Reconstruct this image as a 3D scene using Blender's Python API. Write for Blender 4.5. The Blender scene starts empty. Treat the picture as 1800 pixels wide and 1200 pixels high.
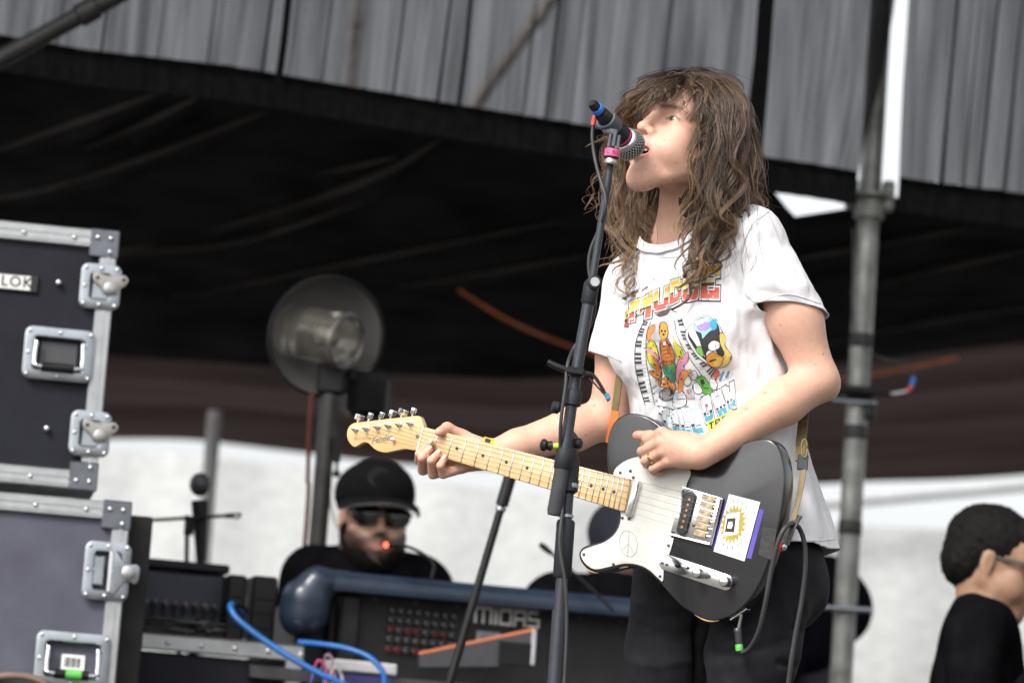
import bpy, bmesh, math, random
import numpy as np
from mathutils import Vector, Matrix
from mathutils.bvhtree import BVHTree

random.seed(7); RNG = np.random.default_rng(11)
scene = bpy.context.scene
COL = scene.collection
rad = math.radians
A = lambda *p: np.array(p, float)

# ---------------------------------------------------------------- camera
CAM = A(0, -7.0, 0.10); PITCH = rad(8.5); ROLL = rad(4.2); F = 6535.0
FWD = A(0, math.cos(PITCH), math.sin(PITCH))
R0 = A(1, 0, 0); U0 = A(0, -math.sin(PITCH), math.cos(PITCH))
RIGHT = R0 * math.cos(ROLL) + U0 * math.sin(ROLL)
UP = -R0 * math.sin(ROLL) + U0 * math.cos(ROLL)
cam_d = bpy.data.cameras.new('camera'); cam = bpy.data.objects.new('camera', cam_d); COL.objects.link(cam)
cam.matrix_world = Matrix(((RIGHT[0], UP[0], -FWD[0], CAM[0]), (RIGHT[1], UP[1], -FWD[1], CAM[1]),
                           (RIGHT[2], UP[2], -FWD[2], CAM[2]), (0, 0, 0, 1)))
cam_d.sensor_width = 36; cam_d.lens = 36 * F / 1800; cam_d.clip_end = 2000; cam_d.clip_start = .1
cam_d.dof.use_dof = True; cam_d.dof.focus_distance = 6.95; cam_d.dof.aperture_fstop = 3.5
scene.camera = cam
scene.render.resolution_x = 1024; scene.render.resolution_y = 682

# ---------------------------------------------------------------- sky, sun, exposure
SUN_EL, SUN_AZ = rad(43), rad(216)      # bright overcast, light from behind and left of the camera
world = bpy.data.worlds.new('World'); scene.world = world; world.use_nodes = True
nt = world.node_tree; nt.nodes.clear()
sky = nt.nodes.new('ShaderNodeTexSky'); sky.sky_type = 'NISHITA'; sky.sun_disc = False
sky.sun_elevation = SUN_EL; sky.sun_rotation = SUN_AZ; sky.dust_density = 4.0; sky.air_density = 1.0; sky.ozone_density = .6
hs = nt.nodes.new('ShaderNodeHueSaturation'); hs.inputs['Saturation'].default_value = .14
bg = nt.nodes.new('ShaderNodeBackground'); bg.inputs['Strength'].default_value = .15
wo = nt.nodes.new('ShaderNodeOutputWorld')
nt.links.new(sky.outputs[0], hs.inputs['Color']); nt.links.new(hs.outputs[0], bg.inputs[0]); nt.links.new(bg.outputs[0], wo.inputs[0])
sd = bpy.data.lights.new('sun', 'SUN'); sd.energy = 1.5; sd.angle = rad(14); sd.color = (1, .95, .88)
sun = bpy.data.objects.new('sun', sd); COL.objects.link(sun)
sdir = Vector((math.cos(SUN_EL) * math.sin(SUN_AZ), math.cos(SUN_EL) * math.cos(SUN_AZ), math.sin(SUN_EL)))
sun.rotation_euler = sdir.to_track_quat('Z', 'Y').to_euler(); sun.location = sdir * 30
scene.view_settings.view_transform = 'Standard'; scene.view_settings.look = 'None'
scene.view_settings.gamma = 1; scene.view_settings.exposure = 0.85; scene.view_settings.use_curve_mapping = False
scene.cycles.transparent_max_bounces = 16

# ---------------------------------------------------------------- authoring helpers
def ray(px, py):
    return FWD + RIGHT * ((px - 900) / F) + UP * ((600 - py) / F)
def P(px, py, Y=0.0):
    d = ray(px, py); return CAM + d * ((Y - CAM[1]) / d[1])
def PZ(px, py, z):
    d = ray(px, py); return CAM + d * ((z - CAM[2]) / d[2])
def PX(p):
    q = np.asarray(p, float) - CAM; w = q @ FWD
    return np.stack([900 + F * (q @ RIGHT) / w, 600 - F * (q @ UP) / w], -1)
def cam2w(v): return RIGHT * v[0] + UP * v[1] + FWD * v[2]
def PP(lst, Y=None):
    return [P(*p) if Y is None else P(p[0], p[1], Y) for p in lst]
def nrm(v):
    v = np.asarray(v, float); return v / (np.linalg.norm(v) + 1e-12)
def frame(z, x=(1, 0, 0)):
    z = nrm(z); x = np.asarray(x, float); x = x - z * (x @ z)
    if np.linalg.norm(x) < 1e-4: x = A(0, 1, 0) - z * z[1]
    x = nrm(x); return np.stack([x, np.cross(z, x), z], 1)
def rotz(a):
    c, s = math.cos(a), math.sin(a); return A([c, -s, 0], [s, c, 0], [0, 0, 1])
def spline(pts, n):
    """Catmull-Rom through pts (N,k) -> (n,k)"""
    p = np.asarray(pts, float); N = len(p)
    if N < 3:
        t = np.linspace(0, 1, n)[:, None]; return p[0] * (1 - t) + p[-1] * t
    q = np.vstack([2 * p[0] - p[1], p, 2 * p[-1] - p[-2]])
    t = np.linspace(0, N - 1 - 1e-9, n); i = t.astype(int); u = (t - i)[:, None]
    a, b, c, d = q[i], q[i + 1], q[i + 2], q[i + 3]
    return .5 * (2 * b + (c - a) * u + (2 * a - 5 * b + 4 * c - d) * u ** 2 + (3 * b - a - 3 * c + d) * u ** 3)
def closed_spline(pts, n):
    p = np.asarray(pts, float); N = len(p)
    t = np.linspace(0, N, n, endpoint=False); i = t.astype(int); u = (t - i)[:, None]
    a, b, c, d = p[(i - 1) % N], p[i % N], p[(i + 1) % N], p[(i + 2) % N]
    return .5 * (2 * b + (c - a) * u + (2 * a - 5 * b + 4 * c - d) * u ** 2 + (3 * b - a - 3 * c + d) * u ** 3)

class MB:
    def __init__(s): s.v = []; s.f = []; s.n = 0
    def add(s, v, f):
        v = np.asarray(v, float).reshape(-1, 3); s.v.append(v)
        s.f += [[int(i) + s.n for i in q] for q in f]; s.n += len(v); return s
    def box(s, c, size, R=None, bevel=0.0):
        h = np.asarray(size, float) / 2; R = np.eye(3) if R is None else R; c = np.asarray(c, float)
        if bevel <= 0:
            sg = A([-1, -1, -1], [1, -1, -1], [1, 1, -1], [-1, 1, -1], [-1, -1, 1], [1, -1, 1], [1, 1, 1], [-1, 1, 1])
            return s.add((sg * h) @ R.T + c, [(0, 3, 2, 1), (4, 5, 6, 7), (0, 1, 5, 4), (1, 2, 6, 5), (2, 3, 7, 6), (3, 0, 4, 7)])
        b = min(bevel, h.min() * .95); vs = []; idx = {}
        for sx in (-1, 1):
            for sy in (-1, 1):
                for sz in (-1, 1):
                    for ax in range(3):
                        q = A(sx, sy, sz) * (h - b); q[ax] = (sx, sy, sz)[ax] * h[ax]
                        idx[(sx, sy, sz, ax)] = len(vs); vs.append(q)
        fs = []
        for ax in range(3):
            o = [a for a in range(3) if a != ax]
            for sg in (-1, 1):
                q = []
                for a, bb in ((-1, -1), (1, -1), (1, 1), (-1, 1)):
                    k = [0, 0, 0]; k[ax] = sg; k[o[0]] = a; k[o[1]] = bb; q.append(idx[(*k, ax)])
                fs.append(q)
            for a in (-1, 1):
                for bb in (-1, 1):
                    k = [0, 0, 0]; k[o[0]] = a; k[o[1]] = bb; lo = list(k); hi = list(k); lo[ax] = -1; hi[ax] = 1
                    fs.append([idx[(*lo, o[0])], idx[(*hi, o[0])], idx[(*hi, o[1])], idx[(*lo, o[1])]])
        for k in {i[:3] for i in idx}: fs.append([idx[(*k, 0)], idx[(*k, 1)], idx[(*k, 2)]])
        vs = np.array(vs); out = []
        for q in fs:
            p = vs[q]; n = np.cross(p[1] - p[0], p[2] - p[0])
            out.append(q if n @ p.mean(0) > 0 else q[::-1])
        return s.add(vs @ R.T + c, out)
    def tube(s, pts, r, n=10, cap=True, flat=None):
        p = np.asarray(pts, float); N = len(p); r = np.broadcast_to(np.asarray(r, float), (N,))
        t = np.gradient(p, axis=0); t /= np.linalg.norm(t, axis=1)[:, None] + 1e-12
        x = frame(t[0], (.3, .5, .8) if flat is None else flat)[:, 0]; X = []
        for i in range(N):
            x = x - t[i] * (x @ t[i]); x = nrm(x); X.append(x)
        X = np.array(X); Yv = np.cross(t, X); a = np.linspace(0, 2 * np.pi, n, endpoint=False)
        ca, sa = np.cos(a), np.sin(a)
        v = p[:, None] + r[:, None, None] * (ca[None, :, None] * X[:, None] + sa[None, :, None] * Yv[:, None])
        f = []
        for i in range(N - 1):
            for j in range(n): k = (j + 1) % n; f.append((i * n + j, i * n + k, (i + 1) * n + k, (i + 1) * n + j))
        if cap: f.append(tuple(range(n - 1, -1, -1))); f.append(tuple((N - 1) * n + j for j in range(n)))
        return s.add(v.reshape(-1, 3), f)
    def strip(s, pts, wdir, w, th):
        """flat band along pts, width along wdir, thickness th"""
        p = np.asarray(pts, float); N = len(p); t = np.gradient(p, axis=0)
        wd = np.broadcast_to(np.asarray(wdir, float), p.shape); w = np.broadcast_to(np.asarray(w, float), (N,))[:, None]
        wd = wd - t * ((wd * t).sum(1) / ((t * t).sum(1) + 1e-12))[:, None]; wd /= np.linalg.norm(wd, axis=1)[:, None]
        nn = np.cross(t, wd); nn /= np.linalg.norm(nn, axis=1)[:, None]
        q = np.stack([p - wd * w / 2 - nn * th / 2, p + wd * w / 2 - nn * th / 2, p + wd * w / 2 + nn * th / 2, p - wd * w / 2 + nn * th / 2], 1)
        f = []
        for i in range(N - 1):
            for j in range(4): k = (j + 1) % 4; f.append((i * 4 + j, i * 4 + k, (i + 1) * 4 + k, (i + 1) * 4 + j))
        f.append((3, 2, 1, 0)); f.append(tuple((N - 1) * 4 + j for j in range(4)))
        return s.add(q.reshape(-1, 3), f)
    def lathe(s, prof, o, axis, n=20, x=(1, 0, 0), cap=True):
        R = frame(axis, x); a = np.linspace(0, 2 * np.pi, n, endpoint=False); N = len(prof)
        v = [np.asarray(o, float) + R @ A(r * math.cos(t), r * math.sin(t), h) for r, h in prof for t in a]
        f = []
        for i in range(N - 1):
            for j in range(n): k = (j + 1) % n; f.append((i * n + j, i * n + k, (i + 1) * n + k, (i + 1) * n + j))
        if cap and prof[0][0] > 1e-6: f.append(tuple(range(n - 1, -1, -1)))
        if cap and prof[-1][0] > 1e-6: f.append(tuple((N - 1) * n + j for j in range(n)))
        return s.add(v, f)
    def prism(s, poly, o, R, h0, h1, bevel=0.0, bevel0=0.0):
        """poly (N,2) in plane spanned by R[:,0],R[:,1]; extruded along R[:,2] from h0 to h1"""
        p = np.asarray(poly, float); N = len(p)
        if ((p[:, 0] * np.roll(p[:, 1], -1) - p[:, 1] * np.roll(p[:, 0], -1)).sum()) < 0: p = p[::-1]
        e = np.roll(p, -1, 0) - np.roll(p, 1, 0); n2 = np.stack([-e[:, 1], e[:, 0]], 1); n2 /= np.linalg.norm(n2, axis=1)[:, None] + 1e-12
        rings = []
        if bevel0 > 0:
            for t in (0, .3, .7): 
                ang = t * math.pi / 2; rings.append((p + n2 * bevel0 * (1 - math.sin(ang)), h0 + bevel0 * (1 - math.cos(ang))))
            rings.append((p, h0 + bevel0))
        else: rings.append((p, h0))
        if bevel > 0:
            for t in (0, .3, .7, 1):
                ang = t * math.pi / 2; rings.append((p + n2 * bevel * (1 - math.cos(ang)), h1 - bevel * (1 - math.sin(ang))))
        else: rings.append((p, h1))
        v = np.concatenate([np.column_stack([q, np.full(N, h)]) for q, h in rings]) @ R.T + np.asarray(o, float)
        f = [tuple(range(N - 1, -1, -1))]; m = len(rings)
        for i in range(m - 1):
            for j in range(N): k = (j + 1) % N; f.append((i * N + j, i * N + k, (i + 1) * N + k, (i + 1) * N + j))
        f.append(tuple((m - 1) * N + j for j in range(N)))
        return s.add(v, f)
    def sphere(s, c, r, R=None, nu=16, nv=10):
        R = np.eye(3) if R is None else R; r = np.broadcast_to(np.asarray(r, float), (3,)); v = []; f = []
        for i in range(1, nv):
            th = math.pi * i / nv
            for j in range(nu):
                ph = 2 * math.pi * j / nu; v.append(A(math.sin(th) * math.cos(ph), math.sin(th) * math.sin(ph), math.cos(th)))
        v += [A(0, 0, 1), A(0, 0, -1)]
        for i in range(nv - 2):
            for j in range(nu): k = (j + 1) % nu; f.append((i * nu + j, (i + 1) * nu + j, (i + 1) * nu + k, i * nu + k))
        T, B = (nv - 1) * nu, (nv - 1) * nu + 1
        for j in range(nu):
            k = (j + 1) % nu; f.append((T, j, k)); f.append((B, (nv - 2) * nu + k, (nv - 2) * nu + j))
        return s.add((np.array(v) * r) @ R.T + np.asarray(c, float), f)
    def grid(s, V):
        """V (n,m,3)"""
        n, m = V.shape[:2]; f = [(i * m + j, i * m + j + 1, (i + 1) * m + j + 1, (i + 1) * m + j) for i in range(n - 1) for j in range(m - 1)]
        return s.add(V.reshape(-1, 3), f)
    def build(s, name, mat, parent=None, smooth=35, col=None, origin=None):
        V = np.concatenate(s.v); return mesh_obj(name, V, s.f, mat, parent, smooth, col, origin)

WLOC = {}
def mesh_obj(name, V, faces, mat, parent=None, smooth=35, col=None, origin=None):
    V = np.asarray(V, float); c = (V.min(0) + V.max(0)) / 2 if origin is None else np.asarray(origin, float)
    me = bpy.data.meshes.new(name)
    if isinstance(faces, np.ndarray) and faces.ndim == 2:
        n, k = faces.shape; me.vertices.add(len(V)); me.vertices.foreach_set('co', (V - c).astype(np.float32).ravel())
        me.loops.add(n * k); me.loops.foreach_set('vertex_index', faces.astype(np.int32).ravel())
        me.polygons.add(n); me.polygons.foreach_set('loop_start', np.arange(0, n * k, k, dtype=np.int32))
        me.update(calc_edges=True)
    else:
        me.from_pydata((V - c).tolist(), [], faces); me.update()
    if col is not None:
        at = me.color_attributes.new('col', 'FLOAT_COLOR', 'POINT')
        at.data.foreach_set('color', np.column_stack([col, np.ones(len(col))]).astype(np.float32).ravel())
    if smooth:
        me.shade_smooth()
        if smooth < 180: me.set_sharp_from_angle(angle=rad(smooth))
    if mat is not None: me.materials.append(mat)
    return place(bpy.data.objects.new(name, me), c, parent)
def place(o, loc, parent=None):
    COL.objects.link(o); o.location = Vector(loc)
    if parent is not None:
        o.parent = parent; o.matrix_parent_inverse = Matrix.Translation(-Vector(WLOC[parent.name]))
    WLOC[o.name] = tuple(loc); return o
def inst(src, loc, parent=None, R=None, name=None):
    """a further object sharing the mesh of src"""
    o = bpy.data.objects.new(name or src.name.split('.')[0], src.data)
    if R is not None: o.rotation_euler = Matrix(R.tolist()).to_euler()
    return place(o, loc, parent)
def tag(o, label, cat, group=None):
    o['label'] = label; o['category'] = cat
    if group: o['group'] = group
    return o
def thing(name, label, cat, loc, group=None):
    o = place(bpy.data.objects.new(name, None), loc); o.empty_display_size = .1
    return tag(o, label, cat, group)
def struct(o): o['kind'] = 'structure'; return o

# ---------------------------------------------------------------- materials
MATS = {}
def M(name, color=(.5, .5, .5), rough=.5, metal=0.0, var=.12, scale=25, bump=0.0, bscale=None, attr=False, coat=0.0,
      sub=0.0, sheen=0.0, spec=.5, trans=0.0, stretch=None, rvar=.0, emit=None):
    if name in MATS: return MATS[name]
    m = bpy.data.materials.new(name); m.use_nodes = True; t = m.node_tree; N = t.nodes; L = t.links
    b = N['Principled BSDF']; out = N['Material Output']
    tc = N.new('ShaderNodeTexCoord'); mp = N.new('ShaderNodeMapping'); L.new(tc.outputs['Object'], mp.inputs[0])
    if stretch: mp.inputs['Scale'].default_value = stretch
    nz = N.new('ShaderNodeTexNoise'); nz.inputs['Scale'].default_value = scale; nz.inputs['Detail'].default_value = 6
    L.new(mp.outputs[0], nz.inputs['Vector'])
    mx = N.new('ShaderNodeMix'); mx.data_type = 'RGBA'; mx.blend_type = 'MULTIPLY'; mx.inputs[0].default_value = 1
    rp = N.new('ShaderNodeMapRange'); rp.inputs['From Min'].default_value = .3; rp.inputs['From Max'].default_value = .7
    rp.inputs['To Min'].default_value = 1 - var; rp.inputs['To Max'].default_value = 1 + var
    L.new(nz.outputs['Fac'], rp.inputs['Value']); L.new(rp.outputs[0], mx.inputs[7])
    if attr:
        a = N.new('ShaderNodeVertexColor'); a.layer_name = 'col'; L.new(a.outputs['Color'], mx.inputs[6])
    else: mx.inputs[6].default_value = (*color, 1)
    L.new(mx.outputs[2], b.inputs['Base Color'])
    b.inputs['Roughness'].default_value = rough; b.inputs['Metallic'].default_value = metal
    b.inputs['Specular IOR Level'].default_value = spec; b.inputs['Coat Weight'].default_value = coat
    b.inputs['Coat Roughness'].default_value = .08
    if rvar:
        r2 = N.new('ShaderNodeMapRange'); r2.inputs['From Min'].default_value = .3; r2.inputs['From Max'].default_value = .7
        r2.inputs['To Min'].default_value = max(.02, rough - rvar); r2.inputs['To Max'].default_value = min(1, rough + rvar)
        n3 = N.new('ShaderNodeTexNoise'); n3.inputs['Scale'].default_value = scale * .6; n3.inputs['Detail'].default_value = 5
        L.new(mp.outputs[0], n3.inputs['Vector']); L.new(n3.outputs['Fac'], r2.inputs['Value']); L.new(r2.outputs[0], b.inputs['Roughness'])
    if sub:
        b.inputs['Subsurface Weight'].default_value = sub; b.inputs['Subsurface Radius'].default_value = (.012, .005, .003); b.inputs['Subsurface Scale'].default_value = 1
    if sheen: b.inputs['Sheen Weight'].default_value = sheen; b.inputs['Sheen Roughness'].default_value = .5
    if bump:
        n2 = N.new('ShaderNodeTexNoise'); n2.inputs['Scale'].default_value = bscale or scale * 4; n2.inputs['Detail'].default_value = 4
        L.new(mp.outputs[0], n2.inputs['Vector']); bp = N.new('ShaderNodeBump'); bp.inputs['Strength'].default_value = bump
        bp.inputs['Distance'].default_value = .004; L.new(n2.outputs['Fac'], bp.inputs['Height']); L.new(bp.outputs[0], b.inputs['Normal'])
    if emit: b.inputs['Emission Color'].default_value = (*emit[:3], 1); b.inputs['Emission Strength'].default_value = emit[3]
    if trans:
        tr = N.new('ShaderNodeBsdfTranslucent'); L.new(mx.outputs[2], tr.inputs['Color'])
        ms = N.new('ShaderNodeMixShader'); ms.inputs[0].default_value = trans
        L.new(b.outputs[0], ms.inputs[1]); L.new(tr.outputs[0], ms.inputs[2]); L.new(ms.outputs[0], out.inputs[0])
    MATS[name] = m; return m
BLACK = lambda: M('black_plastic', (.009, .009, .010), .45, var=.25, rvar=.12, spec=.28)
CHROME = lambda: M('chrome', (.78, .79, .8), .12, 1, var=.05, rvar=.06)
STEEL = lambda: M('zinc_steel', (.36, .39, .42), .30, 1, var=.15, scale=18, rvar=.12)
ALU = lambda: M('brushed_aluminium', (.42, .43, .44), .40, .8, var=.10, scale=30, rvar=.1, bump=.1)

def text_faces(body, size=1.0, offset=0.0, shear=0.0, spacing=1.0):
    cu = bpy.data.curves.new('lettering', 'FONT'); cu.body = body; cu.size = size; cu.offset = offset; cu.shear = shear
    cu.space_character = spacing; cu.align_x = 'CENTER'; cu.align_y = 'CENTER'; cu.resolution_u = 3
    o = bpy.data.objects.new('lettering', cu); me = bpy.data.meshes.new_from_object(o)
    v = np.array([x.co[:] for x in me.vertices]); f = [list(p.vertices) for p in me.polygons]
    bpy.data.objects.remove(o); bpy.data.curves.remove(cu); bpy.data.meshes.remove(me); return v, f
def text_mb(mb, body, o, R, size, lift=.0006, **k):
    v, f = text_faces(body, size, **k)
    return mb.add(np.column_stack([v[:, :2], np.full(len(v), lift)]) @ R.T + np.asarray(o, float), f)
# ---------------------------------------------------------------- organic surfaces: signed distance shapes -> one continuous mesh
def cone(a, b, ra, rb, k=.01, op='u'):
    a, b = np.asarray(a, float), np.asarray(b, float); r = max(ra, rb)
    def fn(p):
        d = b - a; t = np.clip(((p - a) @ d) / (d @ d + 1e-12), 0, 1)
        return np.linalg.norm(p - a - t[:, None] * d, axis=1) - (ra + (rb - ra) * t)
    return dict(fn=fn, lo=np.minimum(a, b) - r, hi=np.maximum(a, b) + r, k=k, op=op)
def ell(c, r, R=None, k=.01, op='u'):
    c = np.asarray(c, float); r = np.broadcast_to(np.asarray(r, float), (3,)).copy(); R = np.eye(3) if R is None else R; m = r.max()
    def fn(p):
        q = (p - c) @ R; k0 = np.linalg.norm(q / r, axis=1); k1 = np.linalg.norm(q / r ** 2, axis=1) + 1e-9
        return k0 * (k0 - 1) / k1
    return dict(fn=fn, lo=c - m, hi=c + m, k=k, op=op)
def chain(pts, rs, k=.004, ks=None):
    return [cone(pts[i], pts[i + 1], rs[i], rs[i + 1], ks if (ks is not None and i == 0) else k) for i in range(len(pts) - 1)]
def field(prims, p):
    f = np.full(len(p), 1.0)
    for q in prims: f = comb(f, q['fn'](p), q)
    return f
def comb(f, d, q):
    k = q['k']
    if q['op'] == 'u':
        h = np.clip(.5 + .5 * (f - d) / k, 0, 1); return f * (1 - h) + d * h - k * h * (1 - h)
    h = np.clip(.5 - .5 * (f + d) / k, 0, 1); return f * (1 - h) - d * h + k * h * (1 - h)
def sdf_mesh(prims, vox, smooth=1, B=8):
    lo = np.min([q['lo'] for q in prims if q['op'] == 'u'], 0) - 3 * vox; hi = np.max([q['hi'] for q in prims if q['op'] == 'u'], 0) + 3 * vox
    nb = np.ceil((hi - lo) / (vox * B)).astype(int); G = nb * B + 2
    bi = np.stack(np.meshgrid(*[np.arange(n) for n in nb], indexing='ij'), -1).reshape(-1, 3)
    ctr = lo + (bi + .5) * B * vox; hd = B * vox * .5 * 1.7321
    f = np.full(len(ctr), 1.0); mark = np.zeros(len(ctr), bool)
    for q in prims:
        m = np.all((ctr > q['lo'] - hd - .06) & (ctr < q['hi'] + hd + .06), axis=1)
        if m.any(): f[m] = comb(f[m], q['fn'](ctr[m]), q)
    act = np.abs(f) < hd * 1.5 + .006
    bi, ctr = bi[act], ctr[act]; nbk = len(bi)
    loc = np.stack(np.meshgrid(*[np.arange(B + 1)] * 3, indexing='ij'), -1).reshape(-1, 3)
    Fv = np.full((nbk, len(loc)), 1.0)
    for q in prims:
        m = np.where(np.all((ctr > q['lo'] - hd - q['k'] - .01) & (ctr < q['hi'] + hd + q['k'] + .01), axis=1))[0]
        for s in range(0, len(m), 1500):
            mm = m[s:s + 1500]
            pts = (lo + (bi[mm][:, None] * B + loc[None]) * vox).reshape(-1, 3)
            Fv[mm] = comb(Fv[mm].ravel(), q['fn'](pts), q).reshape(len(mm), -1)
    Fv = Fv.reshape(nbk, B + 1, B + 1, B + 1)
    c = [Fv[:, i:i + B, j:j + B, k:k + B] for i in (0, 1) for j in (0, 1) for k in (0, 1)]
    s = np.stack(c, -1); neg = s < 0; mix = neg.any(-1) & ~neg.all(-1)
    w = np.where(mix); sv = s[w]; off = A(*[(i, j, k) for i in (0, 1) for j in (0, 1) for k in (0, 1)])
    acc = np.zeros((len(sv), 3)); cnt = np.zeros(len(sv))
    for a in range(8):
        for b in range(a + 1, 8):
            if np.abs(off[a] - off[b]).sum() != 1: continue
            x = (sv[:, a] < 0) != (sv[:, b] < 0); t = np.zeros(len(sv)); t[x] = sv[x, a] / (sv[x, a] - sv[x, b])
            acc[x] += off[a] + t[x, None] * (off[b] - off[a]); cnt[x] += 1
    cell = bi[w[0]] * B + np.stack(w[1:], 1)
    V = lo + (cell + acc / cnt[:, None]) * vox
    cid = (cell[:, 0] * G[1] + cell[:, 1]) * G[2] + cell[:, 2]
    o = np.argsort(cid); cid = cid[o]; V = V[o]; faces = []
    for ax in range(3):
        sl0 = [slice(None), slice(0, B), slice(0, B), slice(0, B)]; sl1 = list(sl0); sl1[1 + ax] = slice(1, B + 1)
        a, b = Fv[tuple(sl0)], Fv[tuple(sl1)]; e = np.where((a < 0) != (b < 0)); g = bi[e[0]] * B + np.stack(e[1:], 1)
        inward = a[e] < 0; u, v = (ax + 1) % 3, (ax + 2) % 3; quad = []
        for du, dv in ((0, 0), (1, 0), (1, 1), (0, 1)):
            h = g.copy(); h[:, u] -= du; h[:, v] -= dv; quad.append((h[:, 0] * G[1] + h[:, 1]) * G[2] + h[:, 2])
        quad = np.stack(quad, 1); j = np.searchsorted(cid, quad); j = np.minimum(j, len(cid) - 1); ok = (cid[j] == quad).all(1)
        j = j[ok]; inw = inward[ok]; j[~inw] = j[~inw][:, ::-1]; faces.append(j)
    Fc = np.concatenate(faces)
    for _ in range(smooth): V = laplace(V, Fc, .5)
    return V, Fc
def laplace(V, Fc, lam):
    acc = np.zeros_like(V); n = np.zeros(len(V))
    for a, b in ((0, 1), (1, 2), (2, 3), (3, 0)):
        for i in range(3):
            acc[:, i] += np.bincount(Fc[:, a], V[Fc[:, b], i], len(V)) + np.bincount(Fc[:, b], V[Fc[:, a], i], len(V))
        n += np.bincount(Fc[:, a], minlength=len(V)) + np.bincount(Fc[:, b], minlength=len(V))
    return V + lam * (acc / np.maximum(n, 1)[:, None] - V)
def vnormals(V, Fc):
    fn = np.cross(V[Fc[:, 2]] - V[Fc[:, 0]], V[Fc[:, 3 % Fc.shape[1]]] - V[Fc[:, 1]]); N = np.zeros_like(V)
    for a in range(Fc.shape[1]):
        for i in range(3): N[:, i] += np.bincount(Fc[:, a], fn[:, i], len(V))
    return N / (np.linalg.norm(N, axis=1)[:, None] + 1e-12)
def polydist(p, line):
    """distance of 2-D points p to polyline, and parameter 0..1 along it"""
    p = np.asarray(p, float); line = np.asarray(line, float); best = np.full(len(p), 1e9); par = np.zeros(len(p)); n = len(line) - 1
    for i in range(n):
        a, d = line[i], line[i + 1] - line[i]; t = np.clip(((p - a) @ d) / (d @ d), 0, 1); q = np.linalg.norm(p - a - t[:, None] * d, axis=1)
        m = q < best; best[m] = q[m]; par[m] = (i + t[m]) / n
    return best, par
def vnoise(p, seed=0):
    """cheap smooth 3-D value noise, -1..1"""
    r = np.random.default_rng(seed); T = r.uniform(-1, 1, (32, 32, 32)); q = np.asarray(p, float); i = np.floor(q).astype(int); u = q - i; u = u * u * (3 - 2 * u)
    o = 0
    for a in (0, 1):
        for b in (0, 1):
            for c in (0, 1):
                w = (u[:, 0] if a else 1 - u[:, 0]) * (u[:, 1] if b else 1 - u[:, 1]) * (u[:, 2] if c else 1 - u[:, 2])
                o = o + w * T[(i[:, 0] + a) % 32, (i[:, 1] + b) % 32, (i[:, 2] + c) % 32]
    return o
# ================================================================ the setting
LOW = -.65
def slab(name, lo, hi, mat):
    lo, hi = A(*lo), A(*hi); return struct(MB().box((lo + hi) / 2, hi - lo).build(name, mat, None, 0))
slab('ground', (-300, -300, -1.9), (300, 300, -1.6), M('trodden_ground', (.11, .10, .08), .95, var=.3, scale=.6, bump=.5, bscale=8))
slab('stage_floor', (-7, -1.3, -.12), (7, .85, 0), M('stage_ply', (.05, .048, .046), .6, var=.3, scale=6, bump=.2))
slab('side_platform', (-7, .86, LOW - .12), (7, 14, LOW), M('platform_ply', (.09, .085, .08), .7, var=.3, scale=5, bump=.2))
FASC = M('black_skirt', (.012, .012, .013), .9)
slab('stage_skirt', (-7, -1.28, -1.6), (7, -1.24, -.125), FASC)
slab('platform_skirt', (-7, .855, -1.6), (7, .859, LOW - .125), FASC)

slab('added_sky_blocker', (-6.5, -.6, 4.6), (6.5, 2.6, 4.7), M('sky_blocker_cloth', (.02, .02, .022), .9))  # unseen roof added overhead to hold back sky light on the singer
# ---------------------------------------------------------------- sheer black scrim with folds
def scrim_mat():
    m = bpy.data.materials.new('sheer_black_scrim'); m.use_nodes = True; t = m.node_tree; N = t.nodes; L = t.links
    b = N['Principled BSDF']; b.inputs['Base Color'].default_value = (.02, .02, .022, 1); b.inputs['Roughness'].default_value = .8; b.inputs['Specular IOR Level'].default_value = .0
    tr = N.new('ShaderNodeBsdfTransparent'); tr.inputs[0].default_value = (.98, .985, 1, 1); ms = N.new('ShaderNodeMixShader')
    tc = N.new('ShaderNodeTexCoord'); n1 = N.new('ShaderNodeTexNoise'); n1.inputs['Scale'].default_value = 46; n1.inputs['Detail'].default_value = 4
    mp = N.new('ShaderNodeMapping'); mp.inputs['Scale'].default_value = (.5, .5, .03); L.new(tc.outputs['Object'], mp.inputs[0]); L.new(mp.outputs[0], n1.inputs['Vector']); mr = N.new('ShaderNodeMapRange'); mr.inputs['From Min'].default_value = .3; mr.inputs['From Max'].default_value = .7
    mr.inputs['To Min'].default_value = .07; mr.inputs['To Max'].default_value = .225; L.new(n1.outputs['Fac'], mr.inputs['Value'])
    L.new(mr.outputs[0], ms.inputs[0]); L.new(b.outputs[0], ms.inputs[1]); L.new(tr.outputs[0], ms.inputs[2]); L.new(ms.outputs[0], N['Material Output'].inputs[0]); return m
SCRIM = scrim_mat()
HEMX = [-250, 0, 150, 400, 800, 1100, 1350, 1480, 1600, 1800, 2050]; HEMY = [38, 66, 92, 120, 188, 236, 282, 303, 318, 345, 380]
scrim_Y = lambda x: 2.75 + .55 * x / 1800
def fold_profile(n, seed, dens=1.0):
    r = np.random.default_rng(seed); s = np.linspace(0, 1, n); off = np.zeros(n); lat = np.zeros(n)
    for k in range(9):
        fq = r.uniform(30, 130) * dens; ph = r.uniform(0, 6.28); a = r.uniform(.3, 1) / (fq ** .5); off += a * np.sin(6.28 * fq * s + ph); lat += a * 1.2 * np.cos(6.28 * fq * s + ph + r.normal(0, .5))
    return off, lat
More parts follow.
